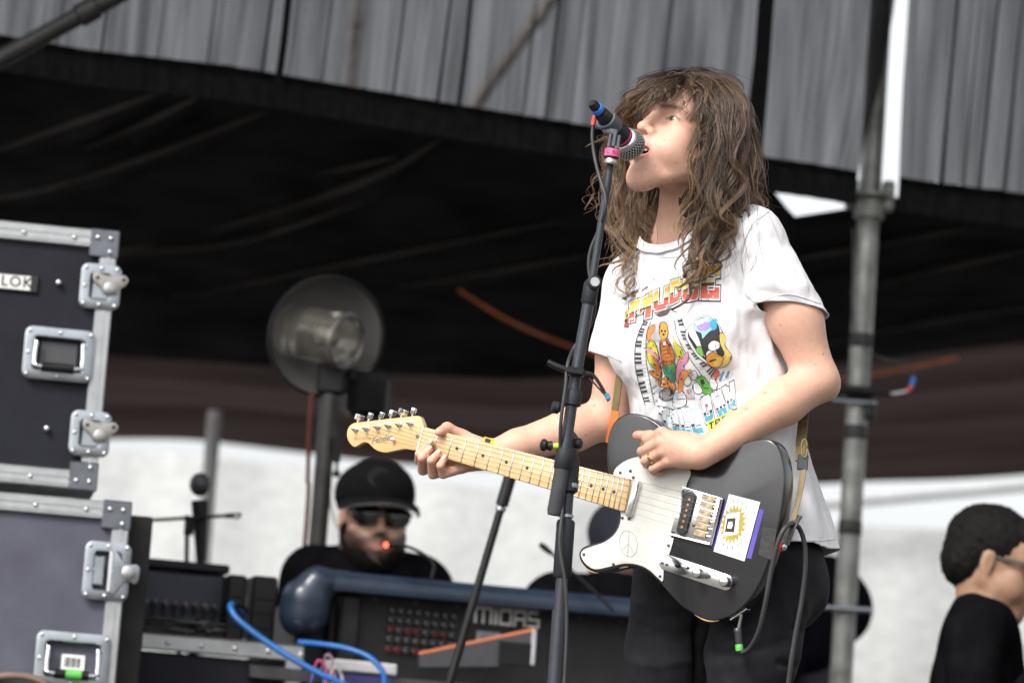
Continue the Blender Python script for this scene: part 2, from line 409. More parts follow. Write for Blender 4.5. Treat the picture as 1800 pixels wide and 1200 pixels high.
def scrim(name, label, x0, x1, left_edge=None, right_edge=None, seed=1):
    n = int((x1 - x0) * .9); X = np.linspace(x0, x1, n); off, lat = fold_profile(n, seed, (x1 - x0) / 1500); off2, lat2 = fold_profile(n, seed + 50, (x1 - x0) / 1500)
    rows = []; T = np.linspace(0, 1, 14)
    for t in T:
        row = []
        for i, x in enumerate(X):
            xx = x
            y = np.interp(x, HEMX, HEMY)
            b = P(x, y, scrim_Y(x)); mixo = off[i] * (1 - t) + (off[i] * .7 + off2[i] * .5) * t; mixl = lat[i] * (1 - t) + (lat[i] * .6 + lat2[i] * .6) * t
            p = b + A(0, 0, 1) * (t * 1.25) + A(.06 * t, 0, 0) + A(mixl * .024, mixo * .07, 0)
            row.append(p)
        rows.append(row)
    V = np.array(rows)
    for edge, side in ((left_edge, -1), (right_edge, 1)):
        if edge is None: continue
        ey = [q[1] for q in edge][::-1]; ex = [q[0] for q in edge][::-1]
        q = PX(V.reshape(-1, 3)).reshape(V.shape[0], n, 2); lim = np.interp(q[..., 1], sorted(ey), [a for _, a in sorted(zip(ey, ex))])
        span = 170.0; dist = (lim - q[..., 0]) * side          # >0 inside
        cur = (x1 - np.broadcast_to(X, q.shape[:2])) if side > 0 else (np.broadcast_to(X, q.shape[:2]) - x0)
        w = np.clip(1 - cur / span, 0, 1); tgt = lim - side * cur * .45
        dx = (tgt - q[..., 0]) * w; V[..., 0] += dx / (F / 10.0)
    o = thing(name, label, 'curtain', V.reshape(-1, 3).min(0) * 0 + V[0].mean(0))
    MB().grid(V).build('cloth', SCRIM, o, 180)
    # hem: doubled, opaque band
    H0 = np.array([P(x, np.interp(x, HEMX, HEMY), scrim_Y(x)) for x in X]); H0 = H0 * .86 + V[0] * .14; H0[:, 0] = V[0][:, 0]
    hemr = [H0 + A(0, .02, .012), H0 + A(0, .024, -.04), H0 + A(0, .022, -.085)]
    MB().grid(np.array(hemr)).build('hem', M('black_hem', (.010, .010, .011), .9, var=.3, scale=40, bump=.3, spec=.05), o, 180)
    return o
scrim('scrim_curtain', 'long sheer black scrim with folds hung across the top behind the singer', -250, 1505, right_edge=[(1582, -60), (1572, 20), (1553, 130), (1530, 210), (1508, 300)], seed=3)
scrim('scrim_curtain', 'shorter sheer black scrim right of the bright gap by the pole', 1582, 2050, left_edge=[(1600, -60), (1596, 10), (1586, 160), (1580, 312)], seed=8)
# vertical ties where scrim lengths meet
for (xa, ya, xb, yb, w, lab) in ((485, 165, 507, 0, .020, 'left black webbing tie hanging down the scrim'), (805, 190, 828, 0, .012, 'beaded black tie hanging down the scrim, middle of three'), (1322, 290, 1348, -10, .045, 'broad black tie hanging down the scrim behind the singer')):
    pts = [P(xa, ya + 8, scrim_Y(xa) - .06), P((xa + xb) / 2 + 2, (ya + yb) / 2, scrim_Y(xa) - .065), P(xb, yb, scrim_Y(xa) - .06), P(xb + (xb - xa) * .5, yb - 90, scrim_Y(xa) - .06)]
    tag(MB().strip(spline(pts, 20), A(1, 0, 0), w, .006).build('curtain_tie', M('black_webbing', (.007, .007, .008), .9, spec=.05), None, 40), lab, 'tie', 'ties on the scrim')
# braces
TUBE = M('dark_painted_tube', (.02, .019, .019), .5, .2, var=.3)
def pipe(name, label, a, b, r, mat, cat='pipe', group=None, ends=None):
    o = thing(name, label, cat, (a + b) / 2, group); d = nrm(b - a)
    MB().tube([a, a * .5 + b * .5, b], r, 18).build('tube', mat, o, 60)
    MB().lathe([(r * 1.02, -.03), (r * 1.3, -.025), (r * 1.3, .025), (r * 1.02, .03)], a * .3 + b * .7, d, 18).build('coupler', mat, o, 40); return o
pipe('roof_brace', 'dark diagonal roof tube crossing the top left corner', P(-260, 245, 2.4), P(330, -75, 2.4), .024, TUBE, 'brace')
pipe('roof_brace', 'blurred brown diagonal tube seen through the scrim', P(795, 240, 6.5), P(1010, -60, 6.5), .024, M('rusty_tube', (.42, .37, .35), .8, 0, var=.3), 'brace')
pipe('roof_brace', 'blurred upright tube seen faintly through the left scrim', P(612, 260, 6.5), P(632, -60, 6.5), .020, M('rusty_tube'), 'brace')

# ---------------------------------------------------------------- black roof lining and brown roof lining
NEARX = [-300, 0, 400, 800, 1330, 1395, 1490, 1540, 1800, 2100]; NEARY = [50, 95, 150, 216, 305, 388, 373, 350, 370, 405]
MIDX = [-300, 180, 560, 900, 1450, 1800, 2100]; MIDY = [560, 622, 650, 668, 640, 600, 570]
FARX = [-300, 180, 340, 560, 800, 1100, 1450, 1800, 2100]; FARY = [752, 773, 780, 798, 826, 848, 858, 834, 812]
RIDGE = [([(0, 258), (130, 212), (280, 158)], .05), ([(150, 255), (260, 208), (350, 165)], .045), ([(-100, 350), (60, 332), (230, 280), (360, 232), (470, 190)], .05), ([(370, 400), (540, 350), (680, 296), (775, 240)], .06),
         ([(200, 440), (420, 420), (640, 350)], .03), ([(300, 520), (700, 440), (1000, 380)], .03), ([(1480, 510), (1640, 470), (1820, 430)], .05), ([(1400, 450), (1560, 420), (1700, 395)], .05), ([(1440, 600), (1640, 560), (1830, 530)], .03), ([(560, 300), (700, 270)], .03), ([(700, 500), (880, 470), (1050, 440)], .03), ([(-60, 480), (120, 455), (280, 420)], .03)]
def lining(name, label, xa, ya, Ya, xb, yb, Yb, mat, nu, nv, ridges, wave=0, lift=0):
    U = np.linspace(-280, 2080, nu); T = np.linspace(0, 1, nv); V = np.zeros((nv, nu, 3))
    for i, x in enumerate(U):
        a = P(x, np.interp(x, xa, ya), Ya(x)); b = P(x, np.interp(x, xb, yb), Yb(x)); V[:, i] = a + (b - a) * T[:, None]
    V[..., 2] += lift; q = PX(V.reshape(-1, 3)); dz = np.zeros(len(q))
    for ln, am in ridges:
        d, t = polydist(q, ln); dz -= 1.5 * am * np.exp(-(d / 11) ** 2) * np.sin(np.clip(t, .02, .98) * math.pi) ** .5
    dz += (.015 if ridges else .004) * vnoise(V.reshape(-1, 3) * A(2, 3, 1), 2)
    V = V + np.stack([0 * dz, 0 * dz, dz], 1).reshape(V.shape)
    if wave: V[..., 2] += wave * np.sin(T * 34 + .6 * np.sin(T * 9))[:, None] + .012 * np.sin(U * .011 + 1)[None] * np.sin(T * 18)[:, None]
    o = tag(MB().grid(V).build(name, mat, None, 180), label, 'roof lining')
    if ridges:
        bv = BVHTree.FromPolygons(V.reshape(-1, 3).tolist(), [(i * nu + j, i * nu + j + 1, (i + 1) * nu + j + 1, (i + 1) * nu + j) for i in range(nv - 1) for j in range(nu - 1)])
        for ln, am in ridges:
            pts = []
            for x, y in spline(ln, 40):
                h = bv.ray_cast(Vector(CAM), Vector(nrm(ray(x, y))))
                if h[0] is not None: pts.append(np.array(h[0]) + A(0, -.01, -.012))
            if len(pts) > 8: k = len(pts); MB().tube(pts, [.003 + .011 * am / .05 * math.sin(math.pi * (i + .5) / k) ** .7 for i in range(k)], 6).build('seam', M('lit_ridge_seam', (.065, .061, .059), .9, var=.4, scale=2, spec=0), o, 180)  # paler tubes put the light caught along the ridges into the colour
    return o
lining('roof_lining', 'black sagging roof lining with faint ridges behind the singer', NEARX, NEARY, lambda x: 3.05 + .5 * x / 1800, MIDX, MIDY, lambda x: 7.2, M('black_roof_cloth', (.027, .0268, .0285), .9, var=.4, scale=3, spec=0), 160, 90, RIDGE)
lining('roof_lining', 'dark brown rear roof lining above the white tarpaulin', MIDX, [y - 34 for y in MIDY], lambda x: 7.32, FARX, FARY, lambda x: 10.0, M('brown_roof_cloth', (.046, .035, .033), .85, var=.45, scale=1.2, spec=0, trans=.32, stretch=(.25, 2.5, 1)), 120, 110, [], wave=.020, lift=0)

# ---------------------------------------------------------------- white tarpaulin wall
TOPX = [-300, 200, 560, 719, 964, 1450, 1800, 2100]; TOPY = [772, 790, 822, 841, 873, 922, 936, 950]
U = np.linspace(-300, 2100, 140); rows = []
for t in np.linspace(0, 1, 40):
    r_ = []
    for x in U:
        a = P(x, np.interp(x, TOPX, TOPY), 11.2); z = a[2] + (LOW + .02 - a[2]) * t; r_.append((a[0], 11.2 + .03 * math.sin(x * .012) + .02 * math.sin(x * .03 + 3 * t), z))
    rows.append(r_)
tp = MB().grid(np.array(rows)).build('tarpaulin_wall', M('white_mesh_tarpaulin', (.72, .735, .73), .8, var=.12, scale=14, trans=.5, spec=.1, bump=.3, stretch=(1, 1, 1.6)), None, 180)
tag(tp, 'white mesh tarpaulin wall closing the rear behind the crew', 'tarpaulin')
pipe('rail_pipe', 'grey horizontal pipe above the tarpaulin at the right', P(1380, 890, 11.0), P(2000, 835, 11.0), .030, M('grey_pipe', (.40, .41, .42), .5, .3), 'pipe')

# ---------------------------------------------------------------- scaffold pole at the right
PY = 3.36
GALV = M('galvanised_tube', (.23, .235, .22), .5, .55, var=.4, scale=14, rvar=.15, bump=.25, bscale=120)
pb = P(1478, 1200, PY); px_ = pb[0]; pole = thing('scaffold_pole', 'grey galvanised scaffold pole standing right of the singer', 'pole', (px_, PY, LOW))
pz = lambda py: P(1500, py, PY)[2]
MB().tube([A(px_, PY, LOW), A(px_, PY, 1.2), A(px_, PY, 2.9)], .0315, 26).build('tube', GALV, pole, 60)
rz = pz(342); MB().lathe([(.032, -.012), (.062, -.006), (.062, .006), (.032, .012)], (px_, PY, rz), A(0, 0, 1), 24).build('rosette', GALV, pole, 40)
MB().lathe([(.032, -.06), (.043, -.055), (.043, -.01), (.036, 0)], (px_, PY, rz - .01), A(0, 0, 1), 22).build('socket', GALV, pole, 40)
for s in (-1, 1): MB().box((px_ + s * .052, PY, rz + .002), (.036, .03, .09), None, .008).build('wedge_head', GALV, pole)
for k, py in enumerate((598, 760, 928)):
    MB().lathe([(.0322, -.02), (.0335, -.018), (.0335, .018), (.0322, .02)], (px_, PY, pz(py)), A(0, 0, 1), 22).build('black_tape', M('matt_black_tape', (.02, .02, .02), .6, bump=.3), pole, 40)
cz = pz(692); CL = thing('pole_clamp', 'black clamp with short arm fixed on the scaffold pole', 'clamp', (px_, PY, cz))
MB().box((px_, PY - .01, cz), (.085, .085, .035), None, .008).build('jaw', BLACK(), CL)
MB().tube([A(px_ - .07, PY - .06, cz + .003), A(px_ + .085, PY - .06, cz + .003)], .011, 14).build('arm', BLACK(), CL, 60)
MB().tube([A(px_ - .075, PY - .045, cz - .028), A(px_ + .05, PY - .045, cz - .028)], .006, 10).build('bar', STEEL(), CL, 60)
MB().lathe([(.012, -.03), (.016, -.02), (.016, .01), (.008, .02)], (px_ + .03, PY - .06, cz - .05), A(0, 0, 1), 14).build('knob', BLACK(), CL, 40)
LC = thing('pole_cable', 'thin cable with blue and red bands bent at the pole clamp', 'cable', (px_ + .1, PY - .06, cz))
cpl = [P(1512, 600, PY - .045), P(1530, 620, PY - .05), P(1560, 632, PY - .06), P(1590, 640, PY - .06), P(1605, 655, PY - .06), P(1604, 672, PY - .06), P(1596, 686, PY - .06), P(1575, 691, PY - .06), P(1562, 691, PY - .06)]
cvl = spline(cpl, 60); MB().tube(cvl[:34], .0025, 8).build('cord', M('grey_cord', (.04, .04, .045), .6), LC, 180)
MB().tube(cvl[33:41], .0065, 10).build('blue_band', M('blue_tape', (.03, .16, .60), .5), LC, 60); MB().tube(cvl[40:46], .0065, 10).build('red_band', M('red_tape', (.60, .05, .04), .5), LC, 60)
MB().tube(cvl[45:], .0055, 10).build('plug', M('silver_plug', (.55, .53, .50), .35, .8), LC, 60)
tag(MB().tube([P(1442, 1066, PY - .045), P(1535, 1072, PY - .045)], .008, 12).build('cross_bar', STEEL(), None, 60), 'short steel bar clipped across the lower scaffold pole', 'bar')
tag(MB().tube(spline([P(1500, 400, PY - .04), P(1500, 470, PY - .042), P(1498, 540, PY - .04), P(1506, 600, PY - .04)], 24), .0028, 8).build('cord', M('grey_cord', (.04, .04, .045), .6), None, 180), 'thin dark cord running down the scaffold pole', 'cord')
# ---------------------------------------------------------------- orange strap under the roof
op = [P(806, 510, 4.95), P(900, 566, 5.1), P(1010, 611, 5.6), P(1180, 664, 5.4), P(1330, 680, 5.4), P(1470, 668, 5.5), P(1580, 650, 5.5), P(1684, 628, 5.6)]
tag(MB().strip(spline(op, 60), A(0, .25, 1), .011, .004).build('ratchet_strap', M('orange_webbing', (.85, .25, .10), .8, var=.25, bump=.2), None, 60), 'orange ratchet strap sagging under the black roof', 'strap')
# ================================================================ flight cases (left)
def case(name, label, tl, tr, br, Y, yaw, depth, panel, leftx, trims, latches, handle, bolts, plate=None, fittings=None):
    """tr, br: pixels of the front face's right corners"""
    TR, BR = P(*tr, Y), P(*br, Y); W = 1.1; H = TR[2] - BR[2]
    X = A(math.cos(yaw), math.sin(yaw), 0); D = A(-math.sin(yaw), math.cos(yaw), 0); Z = A(0, 0, 1); R = np.stack([X, D, Z], 1)
    O = A((TR[0] + BR[0]) / 2, Y, TR[2])                  # right top front corner
    L = lambda x, d, z: O + X * x + D * d + Z * z         # x<=0 to the left, z<=0 down
    def LP(px, py, d=0.0):
        r = ray(px, py); t = ((O + D * d - CAM) @ D) / (r @ D); q = CAM + r * t - O; return q @ X, q @ Z
    cs = thing(name, label, 'flight case', L(-W / 2, depth / 2, -H))
    MB().box(L(-W / 2, depth / 2, -H / 2), (W - .012, depth - .012, H - .012), R, .003).build('panel_body', panel, cs)
    AL = ALU(); w = trims
    for z0 in (-w / 2, -H + w / 2):
        e = MB().box(L(-W / 2, .004, z0), (W - .05, .022, w), R, .003)
        for k in (-.25, .12): e.box(L(-W / 2, -.0075, z0 + k * w), (W - .06, .003, w * .10), R)
        e.build('edge_rail', AL, cs)
        MB().box(L(-W / 2, depth / 2, z0), (W + .006, depth + .006, w * .9), R, .003).build('edge_band', AL, cs)
    e = MB().box(L(-w * .45, .004, -H / 2), (w * .9, .022, H - .10), R, .003); e.box(L(-w * .45, -.0075, -H / 2), (w * .16, .003, H - .10), R); e.build('edge_rail', AL, cs)
    ST = fittings or STEEL(); riv = None
    def rivet(x, z, r=.0058, d=-.012):
        nonlocal riv
        c = L(x, d, z)
        if riv is None: riv = MB().lathe([(.0058, -.004), (.0058, 0), (.0048, .0025), (.002, .0038), (0, .004)], c, -D, 12).build('rivet', M('rivet_steel', (.62, .62, .63), .28, 1, var=.1), cs, 60)
        else:
            o = inst(riv, c, cs)
            if r != .0058: o.scale = (r / .0058,) * 3
    for z0, s in ((0, -1), (-H, 1)):              # corner irons
        MB().box(L(-.030, -.004, z0 + s * .030), (.066, .012, .066), R, .003).build('corner_iron', M('dark_steel', (.17, .18, .20), .35, 1, var=.2), cs)
        for x, z in ((-.016, s * .018), (-.046, s * .018), (-.016, s * .050)): rivet(x, z0 + z)
    for x in np.arange(-.10, -1.0, -.115): rivet(x, -w * .55, .0052, -.010); rivet(x - .05, -H + w * .45, .0052, -.010)
    def dish(cx, cz, hw, hh, edge_open=False, name='latch_dish'):
        n = 28; o_, i_ = [], []
        def rr(hw, hh, r):
            q = []
            for sx, sz, a0 in ((1, 1, 0), (-1, 1, 90), (-1, -1, 180), (1, -1, 270)):
                for k in range(6): t = rad(a0 + 18 * k); q.append((sx * (hw - r) + r * math.cos(t), sz * (hh - r) + r * math.sin(t)))
            return np.array(q)
        rings = [(rr(hw, hh, .018), .0), (rr(hw, hh, .018), -.004), (rr(hw - .004, hh - .004, .016), -.0055), (rr(hw - .020, hh - .020, .010), -.0055), (rr(hw - .023, hh - .023, .008), -.003), (rr(hw - .026, hh - .026, .008), .016)]
        v = np.concatenate([[L(cx + p[0], -.008 + d, cz + p[1]) for p in q] for q, d in rings]); N = 24; f = []
        for i in range(len(rings) - 1):
            for j in range(N): k = (j + 1) % N; f.append((i * N + j, (i + 1) * N + j, (i + 1) * N + k, i * N + k))
        f.append(tuple((len(rings) - 1) * N + j for j in range(N)))
        d = MB().add(v, f).build(name, ST, cs, 30)
        # cut-out behind the dish is dark shade of the recess itself
        for x, z in [(-hw + .010, hh - .010), (-hw + .010, -hh + .010), (hw - .010, hh - .010), (hw - .010, -hh + .010), (0, hh - .010), (0, -hh + .010), (-hw + .010, 0)]: rivet(cx + x, cz + z, .0050, -.0145)
        return d
    for (px, py, hw, hh, kind) in latches:
        cx, cz = LP(px, py); d = dish(cx, cz, hw, hh)
        if kind == 'butterfly':
            kc = L(cx + .018, -.014, cz + .004)
            MB().box(L(cx + .012, -.006, cz), (.062, .012, .060), R, .003).build('keeper', ST, d)
            wing = [(-.044, .016), (-.036, .026), (-.020, .022), (-.004, .019), (.012, .021), (.028, .024), (.038, .015), (.034, .002), (.022, -.008), (.014, -.022), (-.014, -.022), (-.024, -.008), (-.040, .004)]
            w_ = MB().prism(closed_spline(wing, 48), L(cx + .024, -.016, cz + .006), np.stack([X, Z, -D], 1), 0, .004, .001).build('wing', M('satin_nickel', (.33, .315, .29), .32, .9, var=.12), d, 40)
            for hx in (-.032, .028): MB().lathe([(.0045, 0), (.0045, .0006), (0, .0006)], L(cx + .024 + hx, -.0201, cz + .019), -D, 12).build('hole', M('slot', (.004, .004, .004), .8), w_, 40)
            MB().lathe([(.0145, 0), (.0145, .0025), (.010, .004), (0, .004)], L(cx + .022, -.022, cz - .004), -D, 18).build('turn_boss', M('turned_steel', (.40, .40, .40), .3, 1), w_, 40)
        else:
            MB().box(L(cx - .018, -.012, cz), (.022, .010, .066), R, .002).build('keeper', ST, d)
            MB().box(L(cx + .008, -.018, cz), (.010, .014, .098), R, .003).build('hinge_bar', CHROME(), d)
            wing = [(0, .045), (.014, .040), (.030, .018), (.058, .020), (.064, .0), (.058, -.024), (.034, -.020), (.016, -.044), (0, -.048)]
            w_ = MB().prism(closed_spline(wing, 40), L(cx + .010, -.016, cz), np.stack([X, Z, -D], 1), 0, .006, .002).build('wing', ST, d, 40)
            MB().lathe([(.017, 0), (.017, .003), (.012, .005), (0, .005)], L(cx + .050, -.022, cz - .001), -D, 18).build('turn_boss', M('turned_steel', (.40, .40, .40), .3, 1), w_, 40)
    (px, py, hw, hh, grip) = handle; cx, cz = LP(px, py); d = dish(cx, cz, hw, hh, name='handle_dish')
    bail = [L(cx - hw * .66, -.016, cz + hh * .48), L(cx - hw * .68, -.020, cz - hh * .30), L(cx - hw * .55, -.022, cz - hh * .52), L(cx + hw * .55, -.022, cz - hh * .52), L(cx + hw * .68, -.020, cz - hh * .30), L(cx + hw * .66, -.016, cz + hh * .48)]
    MB().tube(spline(bail, 40), .0050, 10).build('bail', CHROME(), d, 180)
    MB().tube([L(cx - hw * .46, -.022, cz - hh * .53), L(cx + hw * .46, -.022, cz - hh * .53)], .0105, 14).build('grip', BLACK(), d, 60)
    if grip == 'green':
        MB().tube([L(cx - hw * .16, -.0222, cz - hh * .53), L(cx + hw * .26, -.0222, cz - hh * .53)], .0118, 14).build('green_tape', M('green_tape', (.10, .42, .07), .6, bump=.3), d, 60)
        b = MB().box(L(cx + .002, .003, cz - .004), (.052, .002, .034), R).build('paper_label', M('white_paper', (.80, .80, .79), .5, var=.03), d)
        for k in range(9): MB().box(L(cx - .017 + .0042 * k, .0014, cz - .004), (.0014 + .0008 * (k % 3), .001, .022), R).build('bar_print', M('black_ink', (.02, .02, .02), .5), b)
    else: MB().box(L(cx, .004, cz + .002), (hw * 1.05, .004, hh * .9), R, .001).build('backing', M('dark_backing', (.05, .05, .055), .5), d)
    for px, py in bolts: x, z = LP(px, py); rivet(x, z, .0075, -.004)
    if plate:
        x, z = LP(*plate); pl = MB().box(L(x - .06, .001, z), (.175, .006, .040), R, .002).build('name_plate', M('black_plate', (.012, .012, .013), .4), cs)
        MB().box(L(x - .065, -.0025, z), (.150, .001, .032), R).build('plate_face', M('white_plate', (.72, .72, .70), .4), pl)
        text_mb(MB(), 'PELOK'[2:], L(x - .022, -.0035, z), np.stack([X, Z, -D], 1), .034, .0003, spacing=1.15, offset=.0006).build('plate_lettering', M('black_ink', (.02, .02, .02), .5), pl, 0)
    return cs, L, H, R
CY = 1.45
case('flight_case', 'charcoal flight case with butterfly latches, stacked on top at left', None, (204, 408), (172, 862), CY, rad(9), .62, M('charcoal_laminate', (.011, .0118, .018), .55, var=.2, scale=12, bump=.15, bscale=200, rvar=.1, spec=.2), 0, .042,
     [(176, 505, .046, .052, 'butterfly'), (158, 763, .046, .052, 'butterfly')], (103, 624, .080, .060, 'black'), [(103, 497), (82, 753)], (46, 498))
case('flight_case', 'grey-purple flight case with green taped handle, lower case at left', None, (226, 884), (196, 1320), CY - .01, rad(9), .66, M('grey_laminate', (.082, .083, .112), .6, var=.16, scale=9, bump=.3, bscale=240, rvar=.1, spec=.25), 0, .042,
     [(187, 1004, .052, .066, 'tall')], (127, 1160, .084, .062, 'green'), [])
low = [o for o in COL.objects if o.name.startswith('flight_case')]
bx_ = MB().box(A(P(226, 1100, CY + .2)[0] - .01, CY + .24, (P(226, 900, CY)[2] + LOW) / 2), (.06, .36, P(226, 900, CY)[2] - LOW), rotz(rad(9)), .004).build('speaker_edge_panel', BLACK(), None)
tag(bx_, 'narrow black panel standing behind the right edge of the lower flight case', 'panel')
dz_ = P(196, 1320, CY)[2]
dl_ = thing('case_dolly', 'black wheeled dolly board under the lower flight case', 'dolly', A(P(196, 1320, CY)[0] - .5, CY + .35, LOW))
cA = A(P(211, 1100, CY)[0] - .55, CY + .26, 0)
MB().box(A(cA[0], cA[1], (dz_ + LOW + .10) / 2), (1.1, .62, max(.02, dz_ - LOW - .10)), rotz(rad(9)), .005).build('board', BLACK(), dl_)
for sx in (-.45, .45):
    for sy in (-.22, .22): MB().lathe([(.05, -.015), (.05, .015)], A(cA[0] + sx, cA[1] + sy, LOW + .05), A(1, 0, 0), 18).build('wheel', BLACK(), dl_, 40)
tag(MB().tube(spline([P(-40, 1195, CY - .06), P(15, 1187, CY - .06), P(60, 1192, CY - .06), P(85, 1212, CY - .06), P(95, 1280, CY - .06)], 30), .009, 10).build('brown_cable', M('brown_rubber', (.14, .095, .07), .6), None, 180), 'brown cable arching across the bottom left corner of the lower case', 'cable')
# ================================================================ mixing desks, tables and stands behind
DY = 1.95
cl, cr = P(545, 1012, DY), P(1190, 1074, DY + .25)
ux = nrm(A(*(cr - cl)[:2], 0)); uy = A(-ux[1], ux[0], 0); uz = A(0, 0, 1); DR = np.stack([ux, uy, uz], 1); LEN = np.linalg.norm((cr - cl)[:2])
D = lambda x, y, z: cl + ux * x + uy * y + uz * z
def DP(px, py, y=0.0):
    r = ray(px, py); o = cl + uy * y; t = ((o - CAM) @ uy) / (r @ uy); q = CAM + r * t - cl; return q @ ux, q @ uz
BLUE = M('navy_lacquer', (.011, .022, .043), .42, .1, var=.2, scale=8, coat=.3, rvar=.1)
desk = thing('mixing_console', 'long mixing console with blue rounded rail and black rear panel', 'mixing console', D(LEN / 2, .25, -.25))
prof = [(-.030, -.030), (-.034, -.010), (-.026, .008), (-.008, .018), (.02, .020), (.06, .016), (.06, -.03)]
v = np.array([[D(x, a, b + .004 * (x / LEN)) for a, b in prof] for x in np.linspace(0, LEN + .3, 12)])
n_ = len(prof); f = [(i * n_ + j, i * n_ + (j + 1) % n_, (i + 1) * n_ + (j + 1) % n_, (i + 1) * n_ + j) for i in range(11) for j in range(n_)]
MB().add(v.reshape(-1, 3), [q[::-1] for q in f]).build('rail', BLUE, desk, 50)
ep, eq, er = [(-.066, .0), (-.05, .02), (-.01, .03), (.045, .012), (.05, -.03), (.04, -.10), (.0, -.15), (-.075, -.15), (-.085, -.09)], .06, 0
sh_ = [ell(D(-.02, .02, -.035), (.062, .12, .055), DR), cone(D(-.01, -.025, -.005), D(.03, -.02, -.01), .034, .03, .03), cone(D(.02, -.02, -.01), D(.005, -.01, -.12), .034, .030, .03), ell(D(-.05, .03, -.08), (.05, .11, .06), DR, .03)]
cheek = [DP(x, y, -.03) for x, y in ((492, 1060), (497, 1036), (518, 1014), (545, 999), (580, 996), (592, 1012), (590, 1050), (584, 1082), (566, 1104), (520, 1106), (493, 1096))]
CD = lambda px, py, y: D(DP(px, py, y)[0], y, DP(px, py, y)[1])
ev, ef = sdf_mesh([cone(CD(534, 1052, -.005), CD(530, 1080, .0), .036, .036, .01), cone(CD(534, 1052, .2), CD(530, 1080, .2), .036, .036, .3), cone(CD(556, 1024, -.005), CD(545, 1078, .0), .038, .044, .02), cone(CD(560, 1022, -.002), CD(610, 1021, -.002), .034, .026, .02)], .006, 2); mesh_obj('end_cheek', ev, ef, BLUE, desk, 180)
PANEL = M('black_panel', (.012, .012, .014), .5, .2, var=.25, scale=30)
MB().box(D(LEN / 2 + .18, .09, -.125), (LEN + .22, .05, .20), DR, .003).build('rear_panel', PANEL, desk)
MB().box(D(LEN / 2 + .1, .38, -.13), (LEN + .2, .55, .16), DR, .01).build('chassis', PANEL, desk)
x, z = DP(888, 1084, .06); lt = M('white_print', (.85, .85, .85), .5)
BL = {'M': [(0, 0, .14, 1), (.43, 0, .14, 1), (.86, 0, .14, 1), (0, .86, 1, .14)], 'I': [(0, 0, 1, 1)], 'D': [(0, 0, .16, 1), (0, 0, 1, .16), (0, .84, 1, .16), (.84, 0, .16, 1)],
      'A': [(0, 0, .16, 1), (.84, 0, .16, 1), (0, .84, 1, .16), (0, .38, 1, .16)], 'S': [(0, 0, 1, .16), (0, .84, 1, .16), (0, .42, 1, .16), (0, .5, .16, .4), (.84, .1, .16, .4)]}
h = .040; xx = x - .078
for ch, w in (('M', .046), ('I', .007), ('D', .032), ('A', .030), ('S', .030)):
    m_ = MB()
    for k, (a, b, c, d) in enumerate(BL[ch]): m_.box(D(xx + (a + c / 2) * w, .0625 - .0003 * k, z - h / 2 + (b + d / 2) * h), (c * w, .002, d * h), DR)
    m_.build('lettering', lt, desk, 0); xx += w + .0055
sock = None; red = M('red_socket', (.13, .02, .02), .4); grey = M('socket_steel', (.10, .10, .105), .35, .8)
for r_ in range(5):
    for c_ in range(8):
        x, z = DP(690 + c_ * 15.5 + r_ * -2, 1072 + r_ * 17 + c_ * 1.6, .062); c = D(x, .063, z)
        mt_ = red if (r_ in (2, 4) and (c_ * 7 + r_) % 3) else grey
        s_ = MB().lathe([(.0080, .0), (.0080, .010), (.0055, .011), (.0045, .004), (0, .004)], c, -uy, 12).build('socket', mt_, desk, 40)
for px, py, w, hh in ((858, 1120, .06, .030), (905, 1125, .05, .030), (925, 1135, .02, .03)):
    x, z = DP(px, py, .062); MB().box(D(x, .063, z), (w, .003, hh), DR).build('panel_label', M('grey_label', (.30, .29, .33), .5, var=.5, scale=90), desk)
for k in range(7):
    x, z = DP(660 + k * 72, 1052 + k * 6.5, .062); MB().lathe([(.005, 0), (.005, .003), (0, .004)], D(x, .064, z), -uy, 10).build('panel_screw', grey, desk, 40)
MB().box(D(.11, .045, -.12), (.05, .07, .17), DR, .006).build('corner_post', BLACK(), desk)
# table under the console
tz = D(0, 0, -.235)[2]; tb = thing('console_table', 'black table carrying the mixing console', 'table', A(D(LEN / 2, .3, 0)[0], D(LEN / 2, .3, 0)[1], LOW))
MB().box(D(LEN / 2 + .05, .28, -.2455), (LEN + .4, .75, .035), DR, .004).build('top', M('table_black', (.015, .015, .017), .4, var=.2), tb)
MB().box(D(LEN / 2 + .05, -.10, -.2455), (LEN + .4, .008, .030), DR, .002).build('front_trim', M('dull_steel', (.12, .12, .125), .35, .8), tb)
zt_ = D(0, 0, -.263)[2]
for x in (-.05, LEN + .15):
    for y in (-.02, .6): MB().box(A(*(D(x, y, 0)[:2]), (zt_ + LOW) / 2), (.045, .045, zt_ - LOW), DR, .004).build('leg', BLACK(), tb)
# orange-edged folder standing against the panel
a, b = DP(735, 1150, -.05), DP(938, 1108, -.05); c, d = DP(938, 1170, -.05), DP(735, 1172, -.05)
fo = thing('folder', 'dark folder with an orange top edge leaning on the console', 'folder', D(b[0], -.05, c[1]))
MB().prism([a, b, c, d], cl + uy * -.05, np.stack([ux, uz, -uy], 1), 0, .02).build('cover', M('folder_grey', (.05, .05, .055), .5), fo, 0)
MB().tube([D(a[0], -.06, a[1]), D(b[0], -.06, b[1])], .007, 8).build('orange_edge', M('orange_card', (.42, .12, .045), .6), fo, 60)
MB().box(D(b[0] - .005, -.066, (b[1] + c[1]) / 2), (.010, .03, b[1] - c[1]), DR, .002).build('side_edge', M('grey_card', (.42, .40, .44), .5), fo)
x, z = DP(905, 1148, -.075); MB().box(D(x, -.075, z), (.08, .006, .055), DR).build('pocket', BLACK(), fo)
